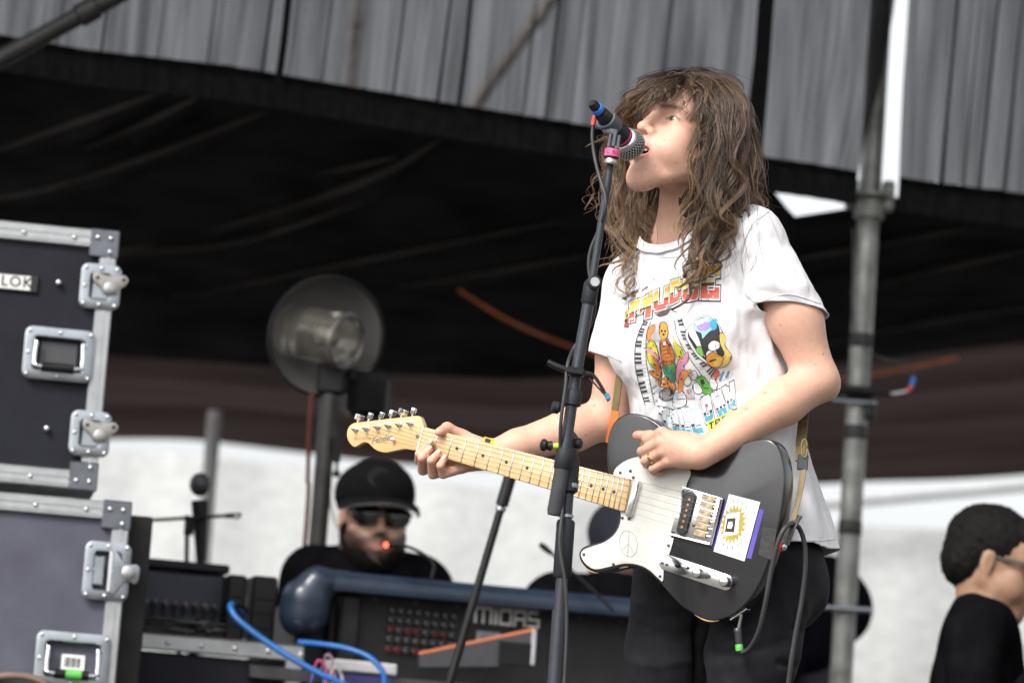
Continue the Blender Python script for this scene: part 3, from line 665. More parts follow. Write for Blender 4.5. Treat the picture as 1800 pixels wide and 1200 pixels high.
# gooseneck lamps on the console
def goose(label, pts, Y, tipmat, r=.004, tipr=.009):
    q = PP(pts, Y); o = thing('gooseneck_lamp', label, 'lamp', q[-1], 'gooseneck lamps on the console'); s = spline(q, 30)
    MB().tube(s, r, 8).build('neck', BLACK(), o, 180); d = nrm(q[0] - q[1])
    MB().tube([q[0] - d * .03, q[0] - d * .004], [.006, .008], 10).build('head', BLACK(), o, 60)
    MB().sphere(q[0], tipr, nu=12, nv=8).build('bulb', tipmat, o, 180); return o
goose('gooseneck console lamp with a glowing red bulb before the bearded man', [(679, 957), (700, 956), (735, 968), (762, 990), (758, 1018)], DY - .02, M('red_led', (.8, .03, .02), .3, emit=(1, .06, .03, 5)), .004, .0058)
goose('unlit gooseneck console lamp left of the microphone stand base', [(952, 958), (985, 985), (1040, 1035), (1078, 1072)], DY + .1, BLACK(), .004, .007)
# black straight microphone stand, mid picture
S2 = 1.3; bs = P(790, 1200, S2); ba = P(893, 850, S2)
st2 = thing('microphone_stand', 'slanting black boom stand between the bearded man and the singer', 'microphone stand', A(bs[0] - .1, S2, LOW))
dd = nrm(bs - ba); footp = ba + dd * ((LOW + .03 - ba[2]) / dd[2])
MB().tube([ba, ba + dd * .30, footp], [.009, .0095, .0125], 14).build('boom_tube', BLACK(), st2, 60)
MB().tube([ba - dd * .02, ba + dd * .05], .0145, 16).build('grip', BLACK(), st2, 60)
MB().tube([ba + dd * .055, ba + dd * .062], .0125, 16).build('ring', STEEL(), st2, 60)
for k in range(3): t = .3 + 2.0944 * k; MB().tube([footp + A(0, 0, .06), footp + A(.26 * math.cos(t), .26 * math.sin(t), -.02)], .009, 10).build('leg', BLACK(), st2, 60)
# ---------------------------------------------------------------- low road case with small mixer at the left
RY = 1.75
r0, r1 = P(215, 1108, RY), P(535, 1146, RY + .10); rx = nrm(A(*(r1 - r0)[:2], 0)); ry = A(-rx[1], rx[0], 0); RR = np.stack([rx, ry, uz], 1); RL = np.linalg.norm((r1 - r0)[:2]); Q = lambda x, y, z: r0 + rx * x + ry * y + uz * z
def QP(px, py, y=0.0):
    r = ray(px, py); o = r0 + ry * y; t = ((o - CAM) @ ry) / (r @ ry); q = CAM + r * t - r0; return q @ rx, q @ uz
rc_ = thing('road_case', 'black road case with aluminium top edge under the small mixer', 'road case', A(*Q(RL / 2, .3, 0)[:2], LOW)); RH = r0[2] - LOW
MB().box(Q(RL / 2 - .1, .32, -RH / 2 - .02), (RL + .2, .60, RH - .04), RR, .004).build('body', M('charcoal_laminate'), rc_)
MB().box(Q(RL / 2 - .1, .012, -.018), (RL + .2, .022, .036), RR, .003).build('edge_rail', ALU(), rc_)
MB().box(Q(RL / 2 - .1, .32, .002), (RL + .2, .60, .008), RR, .002).build('tray', M('dark_tray', (.03, .028, .026), .6), rc_)
MB().box(Q(RL - .022, .010, -.25), (.040, .026, .46), RR, .003).build('edge_rail', ALU(), rc_)
riv = MB().lathe([(.006, 0), (.006, .002), (.003, .004), (0, .0042)], Q(.03, -.001, -.018), -ry, 12).build('rivet', M('rivet_steel', (.62, .62, .63), .28, 1, var=.1), rc_, 60)
for k in range(1, 6): inst(riv, Q(.03 + .08 * k, -.001, -.018), rc_)
for k in range(7): MB().lathe([(.006, 0), (.006, .003), (0, .005)], Q(.02 + .07 * k, .06 + .03 * (k % 2), .006), uz, 10).build('screw_head', M('rivet_steel'), rc_, 60)
mx_ = thing('small_mixer', 'small dark blue mixer with jacks plugged in behind the flight cases', 'mixer', Q(.1, .3, .006))
xa, za = QP(225, 1082, .26); xb, zb = QP(402, 1000, .26)
MB().box(Q((xa + xb) / 2 - .05, .34, (zb - .012) / 2), (xb - xa + .1, .12, zb - .012 - .006), RR, .006).build('body', M('navy_plastic', (.012, .018, .035), .45, var=.2), mx_)
MB().box(Q((xa + xb) / 2 - .05, .36, zb), (xb - xa + .11, .18, .022), RR, .005).build('top_cover', BLACK(), mx_)
for k in range(9):
    c = Q(xa + .015 + k * .0245, .275, zb * .50); MB().lathe([(.0085, 0), (.0085, .012), (.005, .013), (.005, .03)], c, nrm(-ry + uz * -.2), 12).build('jack_plug', M('plug_mix', (.16, .13, .13), .4, .7, var=.3) if k % 2 else grey, mx_, 40)
    MB().tube(spline([c + A(0, -.03, -.006), c + A(.004, -.06, -.03), Q(xa + .02 + k * .022, .16, .016), Q(xa + .06 + k * .02, .06 + .01 * (k % 3), .012)], 14), .0038, 7).build('lead', BLACK(), mx_, 180)
cb = MB(); rr_ = np.random.default_rng(5)
for k in range(36):
    p = [Q(rr_.uniform(-.02, .26), rr_.uniform(.03, .25), .010 + .0012 * k * rr_.uniform(.4, 1)) for _ in range(5)]; cb.tube(spline(p, 26), rr_.uniform(.003, .0048), 7)
cbo = cb.build('cable_heap', M('rubber_cable', (.028, .028, .03), .5, var=.2), None, 180); cbo['kind'] = 'stuff'; tag(cbo, 'tangled heap of black cables in front of the small mixer', 'cables')
for px0, px1, pt, pb_, lab in ((402, 436, 1008, 1090, 'black box block beside the small mixer, left of two'), (446, 490, 1010, 1104, 'black box block beside the blue console end, right of two')):
    a, z1 = QP(px0, pt, .2); b, _ = QP(px1, pt, .2); o = thing('power_unit', lab, 'power unit', Q((a + b) / 2, .25, .006))
    MB().box(Q((a + b) / 2, .26, (z1 + .006) / 2), (b - a, .12, z1 - .006), RR, .006).build('housing', BLACK(), o)
    for k in range(3): MB().box(Q((a + b) / 2, .198, z1 * (.3 + .2 * k)), ((b - a) * .6, .004, .006), RR).build('vent_slot', M('slot', (.004, .004, .004), .8), o)
bcab = M('blue_rubber', (.012, .11, .36), .45, var=.15)
bl = thing('blue_cable', 'thick bright blue cable looping over the road case', 'cable', P(480, 1120, RY - .03))
MB().tube(spline([P(428, 1075, RY + .12), P(412, 1062, RY + .05), P(405, 1066, RY + .0), P(416, 1086, RY - .02), P(450, 1114, RY - .03), P(500, 1148, RY - .04), P(560, 1182, RY - .05), P(620, 1210, RY - .05), P(660, 1240, RY - .05)], 60), .0078, 12).build('cord', bcab, bl, 180)
MB().tube(spline([P(430, 1072, RY + .12), P(420, 1063, RY + .08), P(409, 1063, RY + .03)], 14), .0092, 12).build('sleeve', BLACK(), bl, 180)
bl2 = thing('blue_cable', 'second blue cable curling down right of the road case corner', 'cable', P(620, 1140, RY))
MB().tube(spline([P(525, 1128, RY + .06), P(560, 1131, RY + .03), P(605, 1138, RY + .0), P(645, 1152, RY - .02), P(670, 1175, RY - .03), P(676, 1200, RY - .03), P(672, 1250, RY - .03)], 50), .0068, 12).build('cord', bcab, bl2, 180)
pbx = thing('storage_box', 'small purple box with pale rim on the floor side of the console', 'box', P(640, 1250, RY + .1))
xa, za = DP(590, 1162, -.14); xb, zb = DP(692, 1170, -.14); zz_ = D(0, 0, 0)[2]
MB().box(D((xa + xb) / 2, -.10, (za + (LOW - zz_)) / 2 - .012), (xb - xa, .10, za - (LOW - zz_) - .024), DR, .004).build('body', M('violet_plastic', (.03, .03, .12), .5), pbx)
MB().box(D((xa + xb) / 2, -.10, za - .008), (xb - xa + .012, .112, .028), DR, .004).build('rim', M('pale_plastic', (.45, .45, .46), .5, var=.1), pbx)
for k, (px, py, cc) in enumerate(((560, 1160, (.5, .08, .2)), (575, 1150, (.5, .3, .4)), (556, 1176, (.1, .15, .5)), (588, 1172, (.6, .55, .55)))):
    tag(MB().tube(spline([P(px - 12, py + 30, RY + .08), P(px, py, RY + .06), P(px + 14, py + 20, RY + .07), P(px + 8, py + 60, RY + .07)], 20), .0035, 8).build('patch_lead', M('lead_%d' % k, cc, .5), None, 180),
        ['magenta', 'pink', 'blue', 'pale'][k] + ' thin patch lead hanging at the road case corner', 'cable')
# ---------------------------------------------------------------- boom stand with microphone far left
FY = 2.4
q0 = P(352, 985, FY); st3 = thing('microphone_stand', 'black stand with an upright microphone and thin boom by the white tarpaulin', 'microphone stand', A(q0[0], FY, LOW))
MB().tube([A(q0[0] - .0, FY, LOW + .1), q0, P(352, 930, FY)], .010, 12).build('pole', BLACK(), st3, 60)
MB().tube([P(353, 985, FY), P(351, 880, FY)], [.012, .022], 16).build('microphone_body', BLACK(), st3, 60)
MB().sphere(P(351, 851, FY), (.026, .026, .030), nu=18, nv=12).build('microphone_grille', M('dark_grille', (.07, .07, .075), .5, .5), st3, 180)
MB().tube([P(225, 916, FY - .03), P(330, 910, FY - .03), P(412, 905, FY - .03)], .0045, 10).build('boom', BLACK(), st3, 60)
MB().tube([P(398, 906, FY - .03), P(424, 905, FY - .03)], .0065, 10).build('boom_grip', BLACK(), st3, 60)
MB().sphere(P(416, 908, FY - .035), .007, nu=10, nv=8).build('boom_tip', CHROME(), st3, 180)
MB().tube([P(329, 905, FY - .03), P(328, 990, FY - .03), A(P(328, 990, FY)[0], FY - .03, LOW + .05)], .0058, 10).build('thin_pole', BLACK(), st3, 60)
MB().tube([P(333, 912, FY - .03), P(331, 940, FY - .03)], .012, 12).build('joint', BLACK(), st3, 60)
for k in range(3): t = .2 + 2.0944 * k; MB().tube([A(q0[0], FY, LOW + .12), A(q0[0] + .25 * math.cos(t), FY + .25 * math.sin(t), LOW + .01)], .008, 8).build('leg', BLACK(), st3, 60)
pg_ = P(356, 980, 6.0); tag(MB().tube([A(pg_[0], 6.0, LOW), A(pg_[0], 6.0, P(360, 770, 6)[2] + .1)], .026, 18).build('tent_post', M('grey_post', (.36, .36, .37), .6, 0, var=.2), None, 60), 'pale grey tent post behind the upright microphone', 'post')
# ---------------------------------------------------------------- round work lamp on a pole
LY = 2.6; lc = P(566, 588, LY); ldir = nrm(cam2w((.38, -.14, -.9)))
lamp = thing('flood_lamp', 'round unlit floodlight with glass drum on a dark pole', 'lamp', A(P(556, 980, LY)[0], LY, LOW))
dm = bpy.data.materials.new('smoked_clear_plastic'); dm.use_nodes = True; dN = dm.node_tree.nodes; dL = dm.node_tree.links; dpb = dN['Principled BSDF']; dpb.inputs['Base Color'].default_value = (.16, .155, .15, 1); dpb.inputs['Roughness'].default_value = .16
dtr = dN.new('ShaderNodeBsdfTransparent'); dms = dN.new('ShaderNodeMixShader'); dms.inputs[0].default_value = .45; dL.new(dpb.outputs[0], dms.inputs[1]); dL.new(dtr.outputs[0], dms.inputs[2]); dL.new(dms.outputs[0], dN['Material Output'].inputs[0])
MB().lathe([(.03, -.075), (.09, -.06), (.14, -.02), (.156, .02), (.160, .03), (.157, .034), (.150, .026), (.132, -.01), (.085, -.045), (.0, -.058)], lc, ldir, 40).build('dish', dm, lamp, 40)
MB().lathe([(.156, .027), (.161, .030), (.161, .037), (.156, .039), (.152, .034), (.156, .027)], lc, ldir, 40, cap=False).build('rim', BLACK(), lamp, 40)
gm = bpy.data.materials.new('clear_glass'); gm.use_nodes = True; gb_ = gm.node_tree.nodes['Principled BSDF']; gb_.inputs['Transmission Weight'].default_value = .92; gb_.inputs['Roughness'].default_value = .06; gb_.inputs['Base Color'].default_value = (.55, .52, .47, 1); gb_.inputs['IOR'].default_value = 1.3
gdir = nrm(cam2w((.80, -.16, -.58)))
MB().lathe([(.070, -.13), (.070, .055), (.068, .06), (.064, .058), (.062, .050), (.03, .056), (.0, .058)], lc + ldir * .05, gdir, 36).build('glass_drum', gm, lamp, 40)
MB().lathe([(.0705, .050), (.073, .052), (.073, .060), (.068, .063), (.064, .060), (.0705, .050)], lc + ldir * .05, gdir, 36, cap=False).build('drum_ring', M('satin_nickel', (.56, .53, .48), .35, .9, var=.12), lamp, 40)
MB().sphere(lc + ldir * .03, (.022, .022, .03), frame(ldir), 14, 10).build('bulb', M('dull_bulb', (.30, .28, .24), .3), lamp, 180)
pb2 = P(556, 980, LY); pt2 = P(575, 690, LY)
MB().tube([A(pb2[0], LY, LOW), A(pb2[0], LY, pt2[2])], .0235, 18).build('pole', M('dark_post', (.045, .043, .04), .5, .3, var=.3), lamp, 60)
MB().box(A(pb2[0], LY, pt2[2] + .04), (.07, .06, .09), None, .008).build('yoke', BLACK(), lamp)
MB().box(P(640, 690, LY + .08), (.12, .12, .11), frame(ldir), .02).build('ballast', BLACK(), lamp)
tag(MB().tube(spline([P(548, 690, LY - .04), P(543, 760, LY - .04), P(541, 840, LY - .03), P(534, 980, LY - .03), A(P(534, 980, LY)[0], LY - .03, LOW)], 30), .0055, 8).build('red_cord', M('dark_red_cord', (.10, .016, .013), .7), None, 180), 'dark red cord hanging beside the floodlight pole', 'cord')
sc_ = P(592, 815, LY - .02); sc_t = thing('hanging_clip', 'small black clip hanging from a cord left of the bearded man', 'clip', sc_)
MB().tube([P(592, 770, LY - .02), P(592, 812, LY - .02)], [.012, .010], 10).build('body', BLACK(), sc_t, 60); MB().tube([P(585, 832, LY - .02), P(598, 833, LY - .02)], .008, 8).build('hook', BLACK(), sc_t, 60); MB().tube([P(592, 700, LY - .02), P(592, 835, LY - .02)], .004, 8).build('cord', BLACK(), sc_t, 60)
tag(MB().tube(spline([P(581, 845, LY), P(580, 880, LY), P(590, 920, LY), P(604, 936, LY)], 24), .003, 8).build('pale_wire', M('pale_wire', (.5, .5, .5), .5), None, 180), 'thin pale wire loop left of the bearded man', 'wire')
# ================================================================ the singer
# guitar plane (shared by hands and guitar): axes in camera right/up/away, turned into world
GA = nrm(cam2w((-.85, .238, .47)))            # towards the headstock
GB = nrm(cam2w((-.27, -.963, 0.0))); GB = nrm(GB - GA * (GA @ GB))   # towards the treble side (down)
GN = np.cross(GB, GA); GN = GN if GN @ FWD < 0 else -GN                 # out of the face, to the viewer
GO = P(1252, 905, -.20)
def GF(px, py, h=0.0):
    d = ray(px, py); t = (h - (CAM - GO) @ GN) / (d @ GN); return CAM + d * t
GR = np.stack([GA, np.cross(GN, GA), GN], 1)
def G2(px, py, h=0.0):
    q = GF(px, py, h) - GO; return A(q @ GR[:, 0], q @ GR[:, 1])

PSI = rad(45)
T_L = A(math.cos(PSI), -math.sin(PSI), 0); T_F = A(-math.sin(PSI), -math.cos(PSI), 0)
T_U = nrm(P(1205, 430, -.06) - P(1290, 960, .02))

def head_frame(yaw, pitch, roll=0.0):
    f = A(-math.sin(yaw) * math.cos(pitch), -math.cos(yaw) * math.cos(pitch), math.sin(pitch))
    l = A(math.cos(yaw), -math.sin(yaw), 0); u = np.cross(l, f); u = u if u[2] > 0 else -u
    l2 = l * math.cos(roll) + u * math.sin(roll); u2 = u * math.cos(roll) - l * math.sin(roll)
    return np.stack([l2, f, u2], 1)

def head_prims(O, R, s=1.0, jaw=0.0, male=False, ears=True):
    """local x = own left, y = forward, z = up; origin at eye level between the ears"""
    T = lambda p: O + R @ (np.asarray(p, float) * s)
    E = lambda c, r, k=.01, op='u', RR=None: ell(T(c), np.asarray(r) * s, R if RR is None else R @ RR, k * s, op)
    Cn = lambda a, b, ra, rb, k=.01, op='u': cone(T(a), T(b), ra * s, rb * s, k * s, op)
    j = jaw; m = 1.12 if male else 1.0
    q = [E((0, -.012, .028), (.073, .092, .075)),
         E((0, .020, -.022), (.060, .068, .078), .02),
         E((0, .036, -.042 - j * .3), (.048, .050, .046), .02)]
    for x in (-1, 1):
        q += [Cn((x * .056 * m, -.004, -.050), (x * .047 * m, .020, -.068 - j * .35), .014, .015, .02),
              Cn((x * .047 * m, .020, -.068 - j * .35), (x * .014, .070, -.103 - j), .015, .0145, .02),
              E((x * .040, .058, -.030), (.021, .020, .018), .02),
              E((x * .033, .066, -.055 - j * .35), (.020, .020, .022), .022), E((x * .039, .040, -.054 - j * .3), (.021, .033, .028), .022),
              Cn((x * .012, .083, .014), (x * .048, .066, .012), .010, .009, .014)]
    q += [Cn((0, .074, -.100 - j), (0, .075, -.102 - j), .0165, .0165, .022),
          E((0, .060, .036), (.055, .030, .036), .03), E((0, .0735, -.088 - j * .75), (.027, .017, .024), .022)]
    for x in (-1, 1):      # sockets
        q.append(E((x * .0315, .092, -.006), (.019, .012, .0120), .012, 's'))
    for x in (-1, 1):      # lids: shell round the eyeball, then the slit
        q.append(E((x * .0315, .0695, -.006), (.0150, .0140, .0140), .004))
        q.append(E((x * .0320, .0850, -.0072), (.0138, .0080, .0035), .002, 's'))
    q += [Cn((0, .086, .008), (0, .106, -.034), .0075, .0100, .012),
          E((0, .1085, -.0375), (.0100, .0095, .0090), .006)]
    for x in (-1, 1):
        q += [E((x * .0115, .0985, -.0410), (.0078, .0095, .0078), .005)]
    q += [E((0, .082, -.062 - j * .3), (.030, .018, .028), .016)]
    # lips
    ju = -.064; jl = -.078 - j * .62
    for x in (-1, 1):
        q += [Cn((0, .0985, ju + .0035), (x * .0225, .083, (ju + jl) / 2 + .001), .0056, .0036, .005),
              Cn((0, .0960, jl - .001), (x * .0225, .083, (ju + jl) / 2 - .001), .0068, .0038, .005)]
    if j > 0:
        q.append(E((0, .092, (ju + jl) / 2), (.0195, .030, (ju - jl) / 2 - .0045), .003, 's'))
    for x in (-1, 1):
        q.append(E((x * .0068, .1035, -.0475), (.0042, .0060, .0030), .002, 's'))
        if ears: q += [E((x * .0735, -.008, -.014), (.0065, .017, .030), .008), E((x * .079, .000, -.012), (.004, .009, .018), .004, 's')]
    return q

# ---------------------------------------------------------------- skeleton points
HO = P(1214, 245, -.115); HR = head_frame(rad(48), rad(18.5), rad(-2.5)); HS = 1.09
LSH, LEL, LWR = P(1338, 432, -.155), P(1436, 668, -.150), GF(1232, 799, .036)
RSH, REL, RWR = P(1100, 505, .085), P(1070, 735, .13), GF(856, 800, -.052)
# torso: rows of (py, px, Y, half width, half depth)
TROWS = A((1010, 1298, .025, .212, .170), (965, 1292, .020, .205, .163), (850, 1275, .010, .186, .142), (740, 1257, .0, .172, .130), (640, 1240, -.015, .170, .126),
          (560, 1228, -.03, .176, .122), (500, 1219, -.04, .170, .110), (450, 1212, -.05, .140, .086), (415, 1206, -.057, .100, .066), (385, 1203, -.06, .06, .05))
_tp = np.array([P(r[1], r[0], r[2]) for r in TROWS]); _o = np.argsort(_tp[:, 2])
_tz = _tp[_o, 2]; _tx = _tp[_o, 0]; _ty = _tp[_o, 1]; _ta = TROWS[_o, 3]; _tb = TROWS[_o, 4]
def torso_prim(da, k=.03, zmin=None):
    lo = A(_tx.min() - .25, _ty.min() - .25, _tz[0] if zmin is None else zmin); hi = A(_tx.max() + .25, _ty.max() + .25, _tz[-1])
    def fn(p):
        z = p[:, 2]; q = p[:, :2] - np.stack([np.interp(z, _tz, _tx), np.interp(z, _tz, _ty)], 1)
        u = q @ T_L[:2]; v = q @ T_F[:2]; a = np.interp(z, _tz, _ta) + da; b = np.interp(z, _tz, _tb) + da
        e = 2.25; rr = (np.abs(u / a) ** e + np.abs(v / b) ** e + 1e-12) ** (1 / e)
        d = (rr - 1) * np.sqrt(a * b) * .9
        return np.maximum(d, np.maximum(lo[2] - z, z - hi[2]))
    return dict(fn=fn, lo=lo, hi=hi, k=k, op='u')

# ---------------------------------------------------------------- body (skin): one surface
prims = [torso_prim(-.030, zmin=P(1280, 900, 0)[2]), ell(P(1287, 960, .02), (.13, .10, .13), np.stack([T_L, T_F, A(0, 0, 1)], 1), .04)]
NB = P(1203, 440, -.055)
prims += [cone(P(1210, 470, -.045), NB, .07, .060, .03), cone(NB, HO + HR @ A(0, -.018, -.05), .056, .050, .03),
          cone(P(1205, 445, -.055), LSH + A(-.03, 0, -.01), .042, .036, .03), cone(P(1205, 445, -.055), RSH + A(.04, 0, -.01), .042, .030, .03)]
prims += chain([LSH + A(-.012, 0, -.008), LSH * .45 + LEL * .55 + A(.004, 0, 0), LEL], [.044, .0480, .039], .02)
prims += [ell(LSH * .5 + LEL * .5 + A(.006, -.010, 0), (.047, .047, .085), frame(LEL - LSH), .02)]
prims.append(ell(LEL + A(.026, .012, -.012), (.016, .016, .018), None, .018))      # point of the elbow
lm = LEL * .70 + LWR * .30
prims += chain([LEL, lm, LEL * .3 + LWR * .7, LWR], [.0395, .0420, .0320, .0265], .015)
prims += chain([RSH + A(.022, 0, -.005), RSH * .5 + REL * .5 + A(.006, 0, 0), REL], [.036, .044, .040], .02)
prims += chain([REL, REL * .70 + RWR * .30, REL * .25 + RWR * .75, RWR], [.0385, .042, .031, .026], .015)
# strumming hand
W = LWR
kn = [GF(1163, 760, .046), GF(1160, 778, .050), GF(1165, 794, .048), GF(1174, 811, .042)]
for i, q in enumerate(kn):
    prims.append(cone(W + (q - W) * .12 + A(0, 0, 0), q + (W - q) * .04, .0225 - .001 * i, .0105 - .0006 * i, .012))
prims.append(ell(GF(1197, 792, .034), (.036, .030, .017), np.stack([nrm(GF(1230, 798, .03) - GF(1170, 786, .03)), GB, GN], 1), .012))
prims.append(cone(GF(1218, 778, .030), GF(1165, 768, .022), .019, .013, .012))
fing = [([kn[0], GF(1137, 772, .034), GF(1133, 781, .016), GF(1146, 785, .010)], [.0103, .0088, .0078, .0070]),
        ([kn[1], GF(1128, 793, .036), GF(1130, 800, .014), GF(1148, 799, .009)], [.0105, .0092, .0082, .0072]),
        ([kn[2], GF(1134, 810, .036), GF(1137, 816, .015), GF(1155, 813, .009)], [.0100, .0086, .0078, .0068]),
        ([kn[3], GF(1147, 824, .032), GF(1149, 829, .016), GF(1163, 829, .012)], [.0090, .0078, .0070, .0062])]
for p, r in fing: prims += chain(p, r, .0022, .004)
prims += chain([GF(1170, 772, .022), GF(1143, 765, .026), GF(1122, 765, .028), GF(1119, 765, .028)], [.0125, .0096, .0088, .0082], .003, .01)
for q in kn: prims.append(ell(q + GN * .001, .0098, k=.006))
# fretting hand
W2 = RWR; k2 = [GF(772, 803, -.046), GF(782, 815, -.040), GF(795, 824, -.034), GF(812, 822, -.026)]
for i, q in enumerate(k2): prims.append(cone(W2 + (q - W2) * .15, q, .021 - .001 * i, .0115 - .0006 * i, .012))
prims.append(ell(GF(815, 795, -.050), (.036, .030, .016), np.stack([GA, GB, GN], 1), .014))
fing2 = [([k2[0], GF(737, 809, -.022), GF(737, 797, .018), GF(757, 778, .020)], [.0112, .0094, .0082, .0070]),
         ([k2[1], GF(743, 826, -.010), GF(742, 804, .026), GF(755, 790, .021)], [.0116, .0100, .0088, .0076]),
         ([k2[2], GF(761, 833, .000), GF(758, 809, .028), GF(770, 797, .021)], [.0112, .0098, .0085, .0074]),
         ([k2[3], GF(779, 833, .008), GF(774, 818, .026), GF(781, 806, .020)], [.0105, .0090, .0078, .0068])]
for p, r in fing2: prims += chain(p, r, .0022, .005)
prims += chain([GF(845, 786, -.045), GF(812, 768, -.034), GF(786, 752, -.006), GF(772, 759, .020)], [.019, .0145, .0108, .0088], .006, .012)
prims += head_prims(HO, HR, HS, jaw=.0165)
# legs inside the trousers
HIPL, KNL, ANL = P(1350, 1000, -.06), P(1300, 1275, -.09), P(1300, 1275, -.09) + A(.03, .06, -.36)
HIPR, KNR, ANR = P(1200, 1005, .09), P(1163, 1275, .05), P(1163, 1275, .05) + A(-.01, .07, -.36)
for h, k_, a in ((HIPL, KNL, ANL), (HIPR, KNR, ANR)):
    prims += chain([h, k_, a], [.066, .042, .030], .02)
bV, bF = sdf_mesh(prims, .0026, smooth=1)
# natural skin colours (lips, brows, flush, freckles), in head coordinates
hl = (bV - HO) @ HR / HS
skin = np.tile(A(.60, .355, .262), (len(bV), 1))
def blend(col, w):
    global skin
    w = np.clip(w, 0, 1)[:, None]; skin = skin * (1 - w) + A(*col) * w
gs = lambda c, r: np.exp(-(((hl - A(*c)) / A(*r)) ** 2).sum(1))
isH = (hl[:, 2] > -.16) & (np.abs(hl[:, 0]) < .1) & (np.abs(hl[:, 1]) < .14)
for x in (-1, 1): blend((.62, .30, .235), .5 * gs((x * .042, .062, -.040), (.026, .03, .024)))
blend((.58, .29, .23), .5 * gs((0, .108, -.040), (.016, .014, .012))); blend((.60, .32, .25), .4 * gs((0, .08, -.118), (.03, .03, .014)))
jaw_ = .0165; lipz = (-.064 - .078 - jaw_ * .62) / 2
lw = ((hl[:, 0] / .0265) ** 2 + ((hl[:, 2] - lipz) / .0205) ** 2); lip = (lw < 1) & (hl[:, 1] > .074)
blend((.50, .20, .185), np.where(lip, np.clip((1 - lw) * 4, 0, 1), 0) * .9)
inn = isH & (hl[:, 1] < .090) & (hl[:, 1] > .055) & (np.abs(hl[:, 0]) < .0185) & (np.abs(hl[:, 2] - lipz) < .0125) & (np.abs(hl[:, 0]) / .0195 < np.sqrt(np.maximum(0, 1 - ((hl[:, 2] - lipz) / .0105) ** 2)))
blend((.06, .012, .012), inn * 1.0)
for x in (-1, 1):
    bx = np.abs(hl[:, 0] - x * .031); bz = hl[:, 2] - (.0125 + .05 * (.03 - np.abs(hl[:, 0])) * (np.abs(hl[:, 0]) > .03) - .12 * np.clip(.03 - np.abs(hl[:, 0]), 0, .02))
    blend((.07, .042, .03), .85 * ((bx < .021) & (hl[:, 1] > .05)) * np.exp(-(bz / .0034) ** 2))
    lx = (hl[:, 0] - x * .0318) / .0145; lz = (hl[:, 2] + .0072 - .0036 * (1 - lx ** 2)) / .0018
    blend((.05, .03, .025), .8 * np.exp(-lz ** 2) * (np.abs(lx) < 1) * (hl[:, 1] > .066))
for c in ((.052, .045, -.060), (.048, .055, -.078), (.030, .078, -.100), (.022, .086, -.078), (.060, .03, -.042), (.035, .072, -.055), (.058, .02, -.088), (.045, .040, -.108), (.018, .083, -.112)):
    d = np.linalg.norm(hl - A(*c), axis=1); 
    j0 = np.argmin(np.where(isH, d, 9)); blend((.20, .09, .06), np.exp(-(np.linalg.norm(bV - bV[j0], axis=1) / .0016) ** 2) * .65)
for px, py in ((1372, 572), (1433, 640), (1447, 622), (1312, 718), (1345, 690), (1045, 712), (1030, 765)):
    q = PX(bV); near = (np.hypot(q[:, 0] - px, q[:, 1] - py) < 2) & (bV[:, 1] < np.where(px < 1100, .5, 0.0))
    blend((.22, .10, .07), near * .55)
tipc = [fing2[i][0][-1] for i in range(4)] + [q[-1] for q, _ in fing] + kn + [GF(1115, 765, .028), GF(772, 759, .020)]
for q in tipc: blend((.60, .28, .21), .5 * np.exp(-(np.linalg.norm(bV - q, axis=1) / .013) ** 2))
nV = vnoise(bV * 60, 3)[:, None]; skin = skin * (1 + .03 * nV + .035 * vnoise(bV * 22, 8)[:, None] * A(.5, 1, 1.1))
SKIN = M('skin', attr=True, rough=.48, var=.05, scale=120, bump=.2, bscale=700, rvar=.1, sub=.12, spec=.4)
foot = A((ANL[0] + ANR[0]) / 2, (ANL[1] + ANR[1]) / 2, 0)
singer = thing('person', 'singer in a white printed T-shirt with shaggy brown hair, playing the black guitar', 'person', foot)
mesh_obj('body', bV, bF, SKIN, singer, 180, skin)
# eyes, teeth, nails
for x in (-1, 1):
    c = HO + HR @ (A(x * .0315, .0695, -.006) * HS); e = MB().sphere(c, .0129 * HS, nu=20, nv=14).build('eye', M('eye_white', (.72, .68, .64), .12, coat=.6, var=.05), singer, 180)
    look = HR @ nrm(A(.05 if x > 0 else .1, 1, -.12)); ir = MB().lathe([(.0061 * HS, -.0002), (.0055 * HS, .0009), (.0, .0013)], c + look * .01165 * HS, look, 16)
    ir.build('iris', M('iris', (.115, .135, .065), .1, var=.3, scale=900, coat=1), e, 180)
    MB().lathe([(.0026 * HS, 0), (.0, .0003)], c + look * .0131 * HS, look, 12).build('pupil', M('pupil', (.005, .005, .005), .1, coat=1), e, 180)
tm = MB()
for i in range(-3, 4): tm.box(HO + HR @ (A(i * .0062, .0895 - .00035 * i * i * 2.4, -.0695) * HS), A(.0058, .004, .0075) * HS, HR, .0012)
tm.build('teeth', M('teeth', (.72, .68, .58), .25, var=.05), singer, 60)
nail = M('fingernail', (.62, .40, .34), .25, coat=.4, var=.05)
for i, (p, r) in enumerate(fing2):
    t, dd = p[-1], nrm(p[-1] - p[-2]); up = nrm(GN - dd * (GN @ dd)); 
    MB().sphere(t + dd * .0012 + up * r[-1] * .78, (.0068, .0046, .0017), np.stack([dd, np.cross(up, dd), up], 1), 12, 8).build('fingernail', nail, singer, 180)
